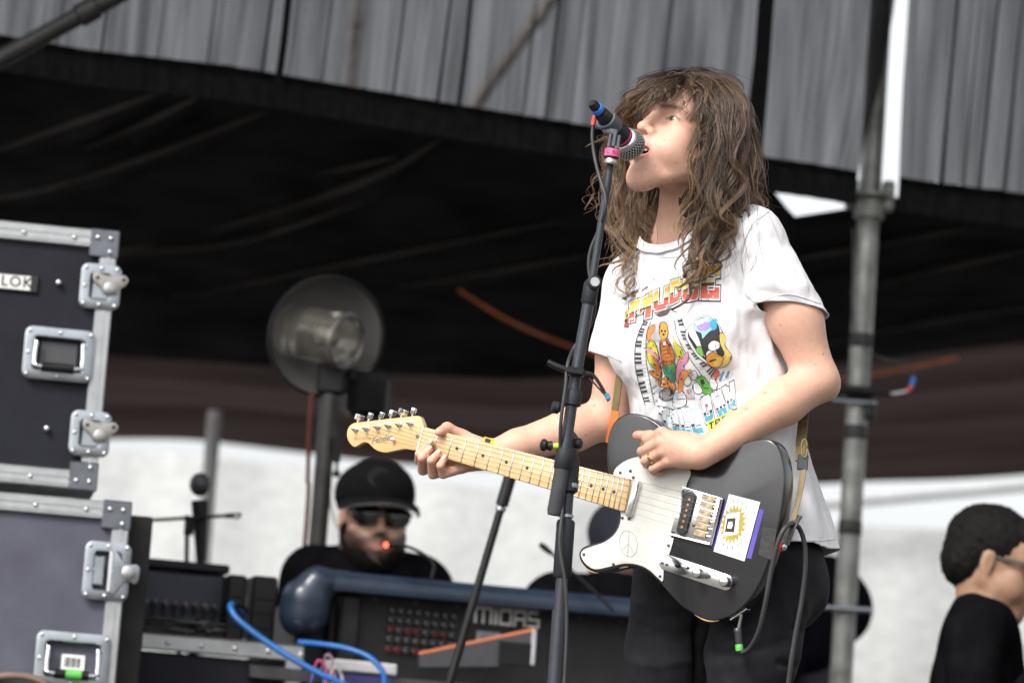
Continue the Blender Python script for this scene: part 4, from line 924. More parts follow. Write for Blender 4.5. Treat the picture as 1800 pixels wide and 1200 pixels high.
# ring and wristband
rp0, rp1 = fing[2][0][0], fing[2][0][1]; rc = rp0 * .38 + rp1 * .62; ra = nrm(rp1 - rp0)
MB().lathe([(.0096, -.0027), (.0108, -.0022), (.0110, 0), (.0108, .0022), (.0096, .0027)], rc, ra, 28).build('ring', M('gold', (.83, .60, .24), .18, 1, var=.05), singer, 60)
wc = RWR + nrm(REL - RWR) * .012; wa = nrm(REL - RWR)
wb = MB().lathe([(.0272, -.006), (.0285, -.006), (.0292, .006), (.028, .006)], wc, wa, 32).build('wristband', M('yellow_band', (.80, .45, .06), .6, var=.1), singer, 60)
tg = GF(858, 774, -.015); tR = np.stack([GA, np.cross(GN, GA), GN], 1)
wb2 = MB().box(tg, (.020, .011, .0016), tR, .0005).build('wristband_tag', M('yellow_band'), wb)
MB().box(tg + GN * .0012, (.012, .0075, .0006), tR).build('tag_print', M('tag_ink', (.03, .025, .02), .6), wb2)

# ---------------------------------------------------------------- T-shirt
sp = [torso_prim(0.0, .03, zmin=_tz[0])]
for x in (-1, 1):
    c = P(1228, 612, -.02) + T_L * (x * .078) + T_F * .085; sp.append(ell(c, (.066, .048, .066), np.stack([T_L, T_F, A(0, 0, 1)], 1), .05))
sp += [cone(P(1207, 432, -.055), LSH + A(-.02, 0, .008), .062, .060, .04), cone(P(1207, 432, -.055), RSH + A(.02, 0, .010), .060, .056, .04)]
LSE = P(1416, 612, -.155); RSE = P(1078, 668, .105)
sla = nrm(LSE - LSH); slc = P(1388, 550, -.155); sla2 = nrm(cam2w((-.06, -1, -.33)))
srn = nrm(RSE - RSH); src = P(1078, 634, .10); srn2 = nrm(srn + A(-.25, 0, .0))
def capped(c, o, n):
    g = c['fn']; c['fn'] = lambda p: np.maximum(g(p), (p - o) @ n - .006); return c
sp += [capped(cone(LSH + A(-.025, 0, .004), LSE, .066, .0675, .022), slc, sla2), capped(cone(RSH + A(.02, 0, .006), RSE, .058, .061, .022), src, srn2)]
sV, sF = sdf_mesh(sp, .0040, smooth=2)
# openings: hem, neck, two sleeves
hem_n = nrm(P(1475, 962, 0) - P(1292, 962, 0)); 
def cut_hem(p): return p[:, 2] - (P(1400, 966, 0)[2] + .000) - (p[:, 0] - P(1400, 966, 0)[0]) * .02
NC = P(1197, 392, -.080); 
def cut_neck(p):
    q = (p - NC) @ np.stack([T_L, T_F, A(0, 0, 1)], 1); return np.sqrt((q[:, 0] / .086) ** 2 + (q[:, 1] / .086) ** 2 + (q[:, 2] / .066) ** 2) * .07 - .07
_tf = sp[0]['fn']
def cut_sl(p):
    d = -(p - slc) @ sla2; far = (p - LSH) @ sla < .02; off = np.linalg.norm((p - LSH) - ((p - LSH) @ sla)[:, None] * sla, axis=1) > .095
    return np.where(far | off | (_tf(p) < .014), .05, d)
def cut_sr(p):
    d = -(p - src) @ srn2; far = (p - RSH) @ srn < .02; off = np.linalg.norm((p - RSH) - ((p - RSH) @ srn)[:, None] * srn, axis=1) > .085
    return np.where(far | off | (_tf(p) < .014), .05, d)
keep = np.ones(len(sF), bool)
for cf in (cut_hem, cut_neck, cut_sl, cut_sr):
    g = cf(sV); keep &= (g[sF] > -.0005).any(1) & (g[sF] > -.006).all(1)
sF = sF[keep]; used = np.unique(sF); rm = -np.ones(len(sV), int); rm[used] = np.arange(len(used)); sV = sV[used]; sF = rm[sF]
e = np.sort(np.concatenate([sF[:, [0, 1]], sF[:, [1, 2]], sF[:, [2, 3]], sF[:, [3, 0]]]), 1); eu, ec = np.unique(e, axis=0, return_counts=True)
bnd = np.unique(eu[ec == 1])
be = eu[ec == 1]; deg = np.bincount(be.ravel(), minlength=len(sV)).astype(float)
isb = np.zeros(len(sV), bool); isb[bnd] = True
nearb = isb.copy()
for _ in range(3): m = nearb[sF].any(1); nearb[sF[m].ravel()] = True
def snap():
    for cf in (cut_hem, cut_neck, cut_sl, cut_sr):
        p = sV[bnd]; g = cf(p); m = np.abs(g) < .012; h = 1e-4
        gr = np.stack([(cf(p + A(*d) * h) - g) / h for d in np.eye(3)], 1); gr = np.where(np.abs(gr) > 5, 0, gr); l2 = (gr ** 2).sum(1) + 1e-6
        sV[bnd[m]] -= (gr * (g / np.maximum(l2, .2))[:, None])[m]
snap()
for _ in range(8):
    acc = np.zeros_like(sV)
    for i in range(3): acc[:, i] = np.bincount(be[:, 0], sV[be[:, 1], i], len(sV)) + np.bincount(be[:, 1], sV[be[:, 0], i], len(sV))
    L_ = laplace(sV, sF, .6); mv = nearb & ~isb; sV[mv] = L_[mv]
    sV[bnd] = sV[bnd] * .4 + .6 * acc[bnd] / deg[bnd][:, None]; snap()
# folds
sN = vnormals(sV, sF); q2 = PX(sV); fr = np.clip(-(sN @ FWD) * 1.5, 0, 1)
CREASE = [  # pixel lines along the cloth, height in m (+ridge / -valley), half width px
    ([(1172, 600), (1178, 660), (1168, 720), (1160, 750)], .013, 9), ([(1187, 590), (1190, 680), (1186, 750)], .010, 8), ([(1158, 640), (1156, 700), (1150, 745)], -.010, 8),
    ([(1180, 640), (1181, 740)], -.008, 6), ([(1140, 660), (1146, 720), (1152, 750)], .006, 8),
    ([(1325, 500), (1345, 580), (1365, 660), (1385, 730)], .009, 15), ([(1310, 450), (1325, 520), (1338, 620)], -.006, 14), ([(1350, 560), (1372, 640)], -.008, 9),
    ([(1345, 385), (1318, 410), (1302, 450), (1305, 520), (1330, 545)], -.004, 4), ([(1330, 480), (1380, 500), (1440, 505)], .004, 13), ([(1320, 510), (1370, 520), (1420, 540)], -.003, 8),
    ([(1395, 430), (1420, 490)], .003, 10), ([(1340, 400), (1385, 440)], -.003, 10),
    ([(1240, 600), (1300, 640), (1350, 720)], .005, 18), ([(1270, 560), (1310, 600)], .003, 15), ([(1300, 680), (1340, 740)], -.004, 14),
    ([(1080, 520), (1098, 580), (1096, 640)], -.006, 7), ([(1062, 545), (1050, 600)], .003, 9), ([(1090, 470), (1100, 540)], .003, 9),
    ([(1415, 790), (1430, 870), (1450, 950)], .006, 12), ([(1432, 780), (1444, 850), (1462, 940)], -.005, 8), ([(1405, 820), (1412, 950)], -.004, 9),
    ([(1130, 560), (1200, 590), (1260, 570)], .004, 22), ([(1110, 620), (1130, 690), (1140, 735)], .004, 9),
    ([(1210, 470), (1230, 520), (1270, 540)], -.003, 14), ([(1255, 440), (1275, 500), (1290, 560)], .004, 14)]
dis = np.zeros(len(sV))
for ln, amp, w in CREASE:
    d, t = polydist(q2, ln); dis += amp * np.exp(-(d / w) ** 2) * (.35 + .65 * np.sin(np.clip(t, .0, 1) * math.pi) ** .6)
dis *= fr * 1.45
sc = np.column_stack([sV @ T_L, sV @ T_F, sV[:, 2] * .35])
dis += .0016 * vnoise(sc * 22, 5) + .0022 * np.abs(vnoise(sc * A(48, 48, 80) + 3, 6)) + .0012 * vnoise(sc * 90, 12)
gh = np.abs(cut_hem(sV)); hb = np.exp(-(gh / .2) ** 2); ang = np.arctan2((sV[:, :2] - A(_tx[1], _ty[1])) @ T_F[:2], (sV[:, :2] - A(_tx[1], _ty[1])) @ T_L[:2])
dis += hb * .006 * np.sin(ang * 7 + 1.3 * np.sin(ang * 3))
sV += sN * dis[:, None]
def press(V, lim):      # the guitar body flattens the cloth behind it
    q = V - GO; h = q @ GN; u = q @ GR[:, 0]; v = q @ GR[:, 1]; ins = np.clip((.31 - u) / .03, 0, 1) * np.clip((u + .17) / .03, 0, 1) * np.clip((.20 - np.abs(v)) / .03, 0, 1)
    ex = np.maximum(0, h - lim) * ins; return V - GN * ex[:, None]
sV = press(sV, -.054)
SHIRT = M('white_cotton', (.71, .71, .735), .85, var=.03, scale=60, bump=.25, bscale=1400, sheen=.15, spec=.2)
shirt = mesh_obj('tshirt', sV, sF, SHIRT, singer, 180)
so = shirt.modifiers.new('thickness', 'SOLIDIFY'); so.thickness = .0022; so.offset = -1
# rolled edges: hem, sleeve cuffs, collar
def loop_of(cf, center):
    m = [tuple(x) for x in eu[ec == 1] if abs(cf(sV0[x[0]][None])[0]) < .004]; return np.unique(np.array(m).ravel()) if m else np.array([], int)
sBVH = BVHTree.FromPolygons(sV.tolist(), [tuple(f) for f in sF.tolist()])
def on_shirt(p, lift):
    l, n, i, d = sBVH.find_nearest(Vector(p)); return np.array(l) + np.array(n) * lift
col_pts = []
for t in np.linspace(0, 2 * math.pi, 64):
    dirn = A(math.cos(t), math.sin(t)); best = None
    for el in np.linspace(-1.3, 1.2, 60):
        p = NC + np.stack([T_L, T_F, A(0, 0, 1)], 1) @ A(.094 * dirn[0] * math.cos(el), .094 * dirn[1] * math.cos(el), .074 * math.sin(el))
        l, n, i, d = sBVH.find_nearest(Vector(p))
        if best is None or d < best[0]: best = (d, np.array(l) + np.array(n) * .0008)
    col_pts.append(best[1])
col_pts = np.array(col_pts)
MB().strip(col_pts, np.array([NC + A(0, 0, .05)] * 64) - col_pts, .017, .0034).build('collar', M('ribbed_cotton', (.71, .71, .735), .85, var=.05, scale=60, bump=.5, bscale=700), singer, 60)
def seam(pix, w=.0016, Ysel=None):
    pts = []
    for x, y in spline(pix, 40):
        d = ray(x, y); h = sBVH.ray_cast(Vector(CAM), Vector(nrm(d)))
        if h[0] is not None: pts.append(np.array(h[0]) + np.array(h[1]) * .0006)
    if len(pts) > 3: return MB().tube(pts, w / 2, 5)
SEAM = M('seam_thread', (.62, .62, .66), .9, var=.05)
for pix in ([(1352, 372), (1322, 395), (1304, 440), (1306, 500), (1327, 538)], [(1334, 531), (1385, 517), (1442, 534)], [(1402, 950), (1440, 950), (1468, 947)], [(1045, 602), (1068, 622), (1092, 634)], [(1160, 452), (1190, 452), (1230, 438)]):
    b = seam(pix)
    if b: b.build('seam', SEAM, shirt, 180)
MB().tube([p for p in [on_shirt(P(x, y, -.1), .001) for x, y in spline([(1402, 962), (1440, 962), (1473, 959)], 20)]], .003, 6).build('hem', SHIRT, shirt, 180)

# ---------------------------------------------------------------- trousers and shoes
jp = [ell(P(1287, 985, .02), (.178, .140, .13), np.stack([T_L, T_F, A(0, 0, 1)], 1)),
      ell(P(1330, 1030, .06), (.15, .12, .11), np.stack([T_L, T_F, A(0, 0, 1)], 1), .05)]
for h, k_, a in ((HIPL, KNL, ANL), (HIPR, KNR, ANR)):
    jp += chain([h, h * .45 + k_ * .55, k_, a + A(0, 0, .03)], [.097, .084, .060, .046], .025)
jV, jF = sdf_mesh(jp, .0055, smooth=2); jN = vnormals(jV, jF); q2 = PX(jV); fr = np.clip(-(jN @ FWD) * 1.5, 0, 1); dis = np.zeros(len(jV))
for ln, amp, w in [([(1110, 1055), (1160, 1070), (1215, 1065)], .005, 9), ([(1105, 1090), (1150, 1110), (1200, 1120)], -.005, 9), ([(1230, 1120), (1280, 1115), (1340, 1090)], .005, 9),
                   ([(1240, 1150), (1300, 1150), (1380, 1125)], -.005, 9), ([(1395, 1105), (1430, 1115), (1448, 1105)], -.007, 6), ([(1370, 1165), (1400, 1172), (1420, 1165)], -.007, 6),
                   ([(1365, 1010), (1385, 1080), (1390, 1160)], .004, 6), ([(1105, 1160), (1150, 1170), (1215, 1160)], .004, 9), ([(1226, 1090), (1226, 1200)], -.012, 7), ([(1420, 985), (1410, 1040), (1425, 1090)], .003, 5)]:
    d, t = polydist(q2, ln); dis += amp * np.exp(-(d / w) ** 2)
dis = dis * fr + .003 * vnoise(jV * A(18, 18, 26), 9); jV = press(jV + jN * dis[:, None], -.054)
DEN = M('black_denim', (.009, .009, .0115), .85, var=.35, scale=40, bump=.3, bscale=900, sheen=.0, spec=.25)
jeans = mesh_obj('trousers', jV, jF, DEN, singer, 180)
for a, k_ in ((ANL, KNL), (ANR, KNR)):
    f = nrm(T_F * .8 + A(0, -.4, 0)); c = A(a[0], a[1], 0); R = np.stack([f, np.cross(A(0, 0, 1), f), A(0, 0, 1)], 1)
    sh = [ell(c + f * .06 + A(0, 0, .045), (.135, .047, .04), R), cone(c + A(0, 0, .05), c + A(0, 0, .11), .048, .042, .03)]
    v, fc = sdf_mesh(sh, .007, 2); v[:, 2] = np.maximum(v[:, 2], .003)
    mesh_obj('shoe', v, fc, M('black_canvas', (.02, .02, .02), .8, bump=.2), singer, 180)
# ================================================================ hair: locks of strands along hand-laid guides
def hl2w(x, y, z): return HO + HR @ (A(x, y, z) * HS)
hv = []; hf = []; hc_ = []; hn = 0
def add_strand(pts, r, col):
    global hn
    p = np.asarray(pts); N = len(p); t = np.gradient(p, axis=0); t /= np.linalg.norm(t, axis=1)[:, None] + 1e-9
    s = np.cross(t, FWD + A(.01, .02, .03)); s /= np.linalg.norm(s, axis=1)[:, None] + 1e-9; u = np.cross(s, t)
    rr = (r * np.concatenate([np.linspace(.7, 1, 3), np.ones(N - 7), np.linspace(1, .25, 4)]))[:, None]
    ring = np.stack([p + s * rr, p - .5 * s * rr + .87 * u * rr, p - .5 * s * rr - .87 * u * rr], 1).reshape(-1, 3)
    i = np.arange(N - 1)[:, None] * 3; f = []
    for a, b in ((0, 1), (1, 2), (2, 0)): f.append(np.concatenate([i + a, i + b, i + 3 + b, i + 3 + a], 1))
    hv.append(ring); hf.append(np.concatenate(f) + hn); hc_.append(np.repeat(col, 3, 0)); hn += 3 * N
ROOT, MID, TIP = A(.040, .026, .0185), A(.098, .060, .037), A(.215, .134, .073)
def htf(x, y, Y):
    if y < 185: y = y + 11 * min(1, (185 - y) / 60)
    if x > 1285: x = 1285 + (x - 1285) * .62
    if x < 1095 and y > 230: x += 10
    return x, y, Y
def lock_guide(g, locks, per, sp0, sp1, amp, waves, light=0.0, rad_=.00043, npt=40, flat=.6):
    G = spline(np.array([P(*htf(*q)) for q in g]), npt); tt = np.linspace(0, 1, npt)
    ln = np.linalg.norm(np.diff(G, axis=0), axis=1).sum()
    for _ in range(max(2, int(locks * 1.0))):
        o = RNG.normal(0, 1, 3); o *= A(1, flat, 1); o[2] = min(o[2], .7); ph = RNG.uniform(0, 6.28, 2); am = amp * 2.1 * RNG.uniform(.5, 1.35); wv = waves * RNG.uniform(1.3, 2.1); cut = RNG.uniform(.78, 1.0)
        w1 = nrm(RNG.normal(0, 1, 3)); shade = RNG.choice([.42, .6, .85, 1.1, 1.4, 1.8])
        T = tt * cut; base = np.stack([np.interp(T, tt, G[:, k]) for k in range(3)], 1)
        base = base + o * (sp0 * (1 - T) + sp1 * T)[:, None]
        gw = (np.clip(T * 1.7 - .2, 0, 1))[:, None] * am
        base = base + gw * (np.sin(6.28 * wv * T + ph[0])[:, None] * RIGHT + np.cos(6.28 * wv * T + ph[1])[:, None] * (.6 * FWD + .3 * UP))
        n = max(2, int(per * 2.2 * RNG.uniform(.6, 1.3)))
        for j in range(n):
            q = RNG.normal(0, 1, 3) * .0029; dev = (.35 + .9 * np.sin(math.pi * np.clip(tt, 0, 1)) - .25 * tt)[:, None]
            p = base + q * dev + (RNG.normal(0, .0011) * np.sin(6.28 * (wv * .6) * T + RNG.uniform(0, 6))[:, None]) * RIGHT
            if RNG.random() < .12: p = p + (T ** 2)[:, None] * RNG.normal(0, .014, 3)
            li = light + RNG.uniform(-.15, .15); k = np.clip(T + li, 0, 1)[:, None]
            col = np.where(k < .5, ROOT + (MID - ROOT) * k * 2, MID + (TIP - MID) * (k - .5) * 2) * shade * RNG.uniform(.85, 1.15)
            add_strand(p, rad_ * RNG.uniform(.7, 1.2), col)
GUIDES = [
 # her left side, nearest the camera
 ([(1214, 132, -.13), (1238, 158, -.195), (1246, 210, -.222), (1236, 275, -.225), (1232, 340, -.215), (1222, 400, -.20), (1210, 465, -.195)], 12, 9, .008, .013, .007, 2.2, .05),
 ([(1218, 131, -.13), (1250, 160, -.20), (1262, 215, -.23), (1252, 290, -.233), (1246, 360, -.222), (1228, 425, -.208), (1208, 490, -.20), (1200, 520, -.20)], 14, 9, .009, .014, .008, 2.4, .05),
 ([(1222, 130, -.12), (1266, 160, -.195), (1280, 220, -.23), (1270, 300, -.235), (1262, 370, -.225), (1248, 430, -.215), (1226, 480, -.205)], 14, 9, .010, .014, .008, 2.3, .05),
 ([(1228, 129, -.11), (1280, 160, -.175), (1298, 225, -.21), (1292, 305, -.22), (1280, 370, -.218), (1258, 425, -.215), (1240, 470, -.212)], 14, 9, .010, .014, .008, 2.2, .0),
 ([(1232, 129, -.10), (1292, 165, -.15), (1315, 235, -.185), (1312, 310, -.195), (1300, 365, -.20), (1278, 405, -.205)], 15, 9, .010, .012, .008, 2.0, -.05),
 ([(1236, 129, -.08), (1300, 172, -.11), (1328, 245, -.14), (1330, 320, -.15), (1325, 365, -.16), (1310, 385, -.175)], 15, 9, .010, .012, .008, 1.9, -.05),
 ([(1240, 131, -.05), (1305, 180, -.06), (1335, 260, -.08), (1340, 330, -.09), (1345, 365, -.11), (1362, 388, -.14)], 14, 8, .010, .010, .008, 2.0, -.05),
 ([(1240, 133, -.02), (1300, 190, 0), (1326, 270, .01), (1330, 345, .01), (1335, 390, .01)], 12, 8, .012, .014, .006, 1.6, -.1),
 ([(1235, 132, .02), (1270, 190, .04), (1285, 280, .04), (1285, 380, .03)], 12, 8, .014, .018, .006, 1.5, -.1),
 ([(1225, 132, .03), (1210, 190, .04), (1180, 280, .03), (1160, 380, .02)], 12, 8, .014, .02, .006, 1.6, 0),
 # her right side, falling left of the face
 ([(1196, 130, -.09), (1150, 146, -.08), (1114, 190, -.06), (1098, 250, -.05), (1094, 320, -.05), (1108, 390, -.05), (1124, 450, -.065), (1118, 505, -.075), (1104, 528, -.08)], 15, 9, .009, .014, .009, 2.6, .18),
 ([(1198, 130, -.07), (1142, 150, -.05), (1104, 205, -.03), (1082, 270, -.02), (1080, 340, -.02), (1092, 400, -.03), (1102, 450, -.04), (1094, 490, -.05)], 14, 8, .009, .015, .010, 2.6, .22),
 ([(1200, 131, -.09), (1160, 160, -.08), (1128, 210, -.05), (1112, 280, -.04), (1120, 350, -.045), (1136, 410, -.055), (1142, 470, -.075), (1128, 530, -.095)], 14, 9, .009, .012, .008, 2.6, .15),
 ([(1202, 132, -.08), (1168, 170, -.07), (1142, 230, -.03), (1130, 300, -.03), (1138, 360, -.035), (1152, 420, -.055), (1150, 480, -.085), (1134, 520, -.10)], 12, 9, .009, .011, .007, 2.5, .12),
 ([(1198, 131, -.05), (1130, 160, -.02), (1092, 220, .0), (1070, 290, .01), (1066, 350, .01), (1078, 410, .0), (1085, 445, -.01)], 10, 7, .009, .014, .010, 2.4, .25),
 # fly-aways far left
 ([(1110, 190, -.05), (1082, 236, -.03), (1052, 238, -.02), (1026, 258, -.02)], 3, 1.6, .005, .005, .004, 1.0, .5),
 ([(1100, 260, -.04), (1070, 300, -.03), (1040, 312, -.02), (1028, 345, -.02), (1022, 380, -.02)], 3, 1.6, .005, .006, .005, 1.2, .5),
 ([(1090, 300, -.03), (1062, 320, -.02), (1042, 352, -.02), (1030, 370, -.02)], 2, 1.5, .004, .006, .005, 1.2, .5),
 # fringe over the brow
 ([(1206, 128, -.14), (1176, 136, -.185), (1146, 152, -.195), (1120, 176, -.19), (1102, 196, -.175)], 8, 7, .006, .008, .003, 1.0, .0),
 ([(1208, 128, -.15), (1180, 138, -.20), (1156, 156, -.215), (1138, 178, -.218), (1126, 202, -.215)], 6, 6, .006, .006, .003, 1.0, .0),
 ([(1209, 128, -.15), (1186, 141, -.205), (1170, 158, -.222), (1150, 178, -.228), (1128, 206, -.228)], 4, 6, .005, .004, .003, 1.0, .05),
 ([(1210, 128, -.15), (1192, 144, -.205), (1181, 160, -.224), (1170, 180, -.230)], 4, 4, .006, .007, .003, 1.0, .0),
 ([(1210, 128, -.15), (1196, 146, -.21), (1188, 162, -.228), (1181, 182, -.236)], 2, 2.5, .006, .008, .003, 1.0, .0),
 ([(1211, 128, -.15), (1204, 146, -.21), (1199, 166, -.232), (1190, 190, -.238)], 2, 2, .006, .006, .003, 1.0, .0),
 ([(1212, 128, -.15), (1213, 148, -.21), (1214, 172, -.232), (1208, 194, -.238), (1199, 208, -.240)], 2, 2.5, .005, .004, .003, 1.0, .0),
 ([(1213, 128, -.15), (1222, 148, -.205), (1230, 176, -.228), (1226, 200, -.234), (1214, 218, -.238)], 4, 5, .005, .004, .003, 1.0, .0),
 ([(1214, 129, -.14), (1232, 152, -.20), (1242, 188, -.225), (1240, 225, -.23), (1232, 255, -.232)], 8, 7, .006, .006, .004, 1.2, .0),
 ([(1204, 128, -.13), (1166, 134, -.165), (1130, 158, -.165), (1106, 190, -.15), (1096, 230, -.12)], 9, 7, .007, .009, .004, 1.2, .05),
 ([(1202, 128, -.11), (1158, 136, -.125), (1120, 162, -.12), (1098, 205, -.10), (1088, 250, -.08)], 9, 8, .008, .010, .005, 1.4, .05),
 ([(1212, 126, -.12), (1206, 134, -.180), (1204, 144, -.206), (1201, 153, -.216)], 7, 5, .010, .008, .002, 1.0, -.05),
 ([(1214, 126, -.12), (1220, 134, -.180), (1225, 146, -.204), (1229, 156, -.214)], 7, 5, .010, .008, .002, 1.0, -.05),
 ([(1214, 126, -.12), (1236, 138, -.180), (1252, 165, -.212), (1256, 200, -.226)], 8, 6, .010, .010, .003, 1.0, -.05),
 ([(1210, 126, -.12), (1190, 132, -.175), (1172, 144, -.202), (1158, 158, -.212)], 7, 6, .010, .009, .002, 1.0, -.05),
 # crown cover
 ([(1185, 128, -.12), (1215, 121, -.12), (1262, 138, -.15), (1285, 170, -.17)], 10, 8, .008, .012, .003, 1.0, -.1),
 ([(1190, 127, -.08), (1230, 121, -.07), (1280, 145, -.08), (1310, 190, -.10)], 10, 8, .010, .012, .003, 1.0, -.1),
 ([(1230, 124, -.08), (1190, 122, -.09), (1140, 142, -.10), (1112, 175, -.10)], 10, 8, .009, .012, .003, 1.0, -.1),
 ([(1236, 126, -.12), (1262, 150, -.185), (1285, 200, -.215), (1292, 250, -.22)], 10, 8, .010, .013, .003, 1.0, -.1),
]
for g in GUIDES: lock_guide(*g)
for k in range(420):      # loose single hairs round the outline
    a = RNG.uniform(-.6, 3.7); c = A(1216, 238); r0 = A(92 * math.cos(a), -100 * math.sin(a)); s = c + r0 * RNG.uniform(.9, 1.02); Y0 = RNG.uniform(-.16, -.04)
    d = A(-r0[1], r0[0]) / 105 * RNG.choice([-1, 1]); e1 = s + d * RNG.uniform(15, 35) + r0 * RNG.uniform(.04, .12); e2 = e1 + d * RNG.uniform(5, 25) + r0 * RNG.uniform(-.04, .12) + A(0, RNG.uniform(5, 30))
    q = spline(np.array([P(*s, Y0), P(*e1, Y0 + .01), P(*e2, Y0 + .01)]), 12); add_strand(q, .00045, np.tile(MID * 1.2, (12, 1)) * RNG.uniform(.8, 2.2))
for k in range(110):      # loose wisps along the falling lengths
    near = RNG.random() < .6; x0, y0 = (RNG.uniform(1215, 1335), RNG.uniform(230, 400)) if near else (RNG.uniform(1060, 1150), RNG.uniform(240, 440)); Y0 = RNG.uniform(-.245, -.20) if near else RNG.uniform(-.11, -.03)
    sx = RNG.normal(0, 14); pts = np.array([P(x0, y0, Y0 + .02), P(x0 + sx * .6 + RNG.normal(0, 5), y0 + RNG.uniform(25, 45), Y0), P(x0 + sx, y0 + RNG.uniform(50, 80), Y0 - .005), P(x0 + sx * 1.3 + RNG.normal(0, 10), y0 + RNG.uniform(85, 120), Y0)])
    add_strand(spline(pts, 14), .00042, np.tile(MID * RNG.uniform(.8, 2.4), (14, 1)))
# scalp and inner mass under the strands
cp_ = [ell(hl2w(0, -.018, .031), A(.080, .098, .080) * HS, HR), ell(hl2w(0, -.055, -.05), A(.076, .058, .095) * HS, HR, .03),
       cone(P(1280, 225, -.125), P(1272, 360, -.145), .044, .030, .03), cone(P(1284, 240, -.06), P(1286, 350, -.07), .040, .030, .03),
       cone(P(1266, 215, -.165), P(1262, 340, -.175), .020, .014, .02), cone(P(1140, 190, -.05), P(1110, 300, -.015), .030, .026, .02), cone(P(1110, 300, -.015), P(1115, 420, -.03), .026, .015, .02),
       ell(hl2w(0, .085, -.055), A(.066, .075, .105) * HS, HR, .012, 's'), ell(hl2w(.045, .075, -.03), A(.042, .052, .075) * HS, HR, .012, 's')]
cV, cF = sdf_mesh(cp_, .005, 2); cN = vnormals(cV, cF); cV = cV + cN * (.003 * vnoise(cV * A(160, 160, 30), 4))[:, None]
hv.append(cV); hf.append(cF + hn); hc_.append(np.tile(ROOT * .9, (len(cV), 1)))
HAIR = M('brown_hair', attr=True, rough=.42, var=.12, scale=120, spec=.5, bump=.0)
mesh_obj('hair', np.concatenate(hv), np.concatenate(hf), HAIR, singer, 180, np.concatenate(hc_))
# ================================================================ printed artwork on the T-shirt (flat print that follows the cloth)
from mathutils.geometry import tessellate_polygon
pV, pF, pC = [], [], []; pn = [0]
CB = M
def print_poly(poly, color, layer, maxe=5.0):
    poly = [tuple(map(float, p)) for p in poly]; tris = tessellate_polygon([[Vector((x, y, 0)) for x, y in poly]])
    st = [tuple(np.array(poly[i]) for i in t) for t in tris]; out = []
    while st:
        a, b, c = st.pop(); l = [np.linalg.norm(a - b), np.linalg.norm(b - c), np.linalg.norm(c - a)]; k = int(np.argmax(l))
        if l[k] < maxe: out.append((a, b, c)); continue
        a, b, c = ((a, b, c), (b, c, a), (c, a, b))[k]; m = (a + b) / 2; st += [(a, m, c), (m, b, c)]
    for t in out:
        vs = []
        for p in t:
            h = sBVH.ray_cast(Vector(CAM), Vector(nrm(ray(*p))))
            if h[0] is None: vs = None; break
            vs.append(np.array(h[0]) + np.array(h[1]) * (.0008 + .00006 * layer))
        if vs is None or max(np.linalg.norm(vs[i] - vs[i - 1]) for i in range(3)) > .04: continue
        n = np.cross(vs[1] - vs[0], vs[2] - vs[0])
        if n @ FWD > 0: vs = vs[::-1]
        pV.extend(vs); pF.append((pn[0], pn[0] + 1, pn[0] + 2)); pC.extend([color] * 3); pn[0] += 3
Z1 = lambda l: [(1080 + x / 7.5, 440 + y / 7.5) for x, y in l]
Z2 = lambda l: [(1090 + x / 5.454, 560 + y / 5.454) for x, y in l]
BLK, WHT, YEL, ORG, RED, PNK, LIM, GRN, BLU, CYA, PUR, TEAL = (.045, .045, .05), (.70, .70, .72), (.72, .53, .14), (.70, .29, .08), (.60, .12, .09), (.72, .30, .42), (.55, .55, .06), (.12, .40, .08), (.06, .30, .50), (.28, .58, .68), (.30, .22, .50), (.05, .22, .20)
STROKES = {'S': [(0, 0, 1, .22), (0, .78, 1, .22), (0, .4, 1, .2), (0, .12, .3, .36), (.7, .5, .3, .36)], 'M': [(0, 0, .26, 1), (.74, 0, .26, 1), (.26, .05, .20, .55), (.54, .05, .20, .55), (.42, .4, .16, .3)], 'U': [(0, 0, .3, .85), (.7, 0, .3, .85), (.12, .74, .76, .26)],
           'D': [(0, 0, .3, 1), (.2, 0, .6, .24), (.2, .76, .6, .24), (.68, .12, .3, .76)], 'G': [(0, .1, .3, .8), (.12, 0, .85, .24), (.12, .76, .8, .24), (.68, .5, .3, .45), (.5, .48, .45, .14)], 'E': [(0, 0, .36, 1), (.2, 0, .8, .26), (.2, .74, .8, .26), (.3, .4, .42, .2), (.74, .2, .26, .14), (.74, .66, .26, .14)],
           'T': [(0, 0, 1, .22), (.34, .1, .32, .9)], 'I': [(.1, 0, .8, 1)], 'L': [(0, 0, .4, 1), (.1, .78, .9, .22)], 'O': [(0, .08, .3, .84), (.7, .08, .3, .84), (.1, 0, .8, .22), (.1, .78, .8, .22)], 'W': [(0, 0, .24, .8), (.76, 0, .24, .8), (.38, .25, .24, .6), (.06, .72, .4, .28), (.54, .72, .4, .28)], 'N': [(0, 0, .28, 1), (.72, 0, .28, 1), (.2, .1, .24, .35), (.4, .35, .22, .35), (.56, .6, .24, .35)],
           'R': [(0, 0, .3, 1), (.2, 0, .7, .2), (.2, .42, .7, .18), (.7, .1, .28, .4), (.55, .55, .3, .45)], 'V': [(0, 0, .3, .7), (.7, 0, .3, .7), (.2, .6, .6, .4)], 'Y': [(0, 0, .3, .5), (.7, 0, .3, .5), (.1, .4, .8, .2), (.35, .5, .3, .5)]}
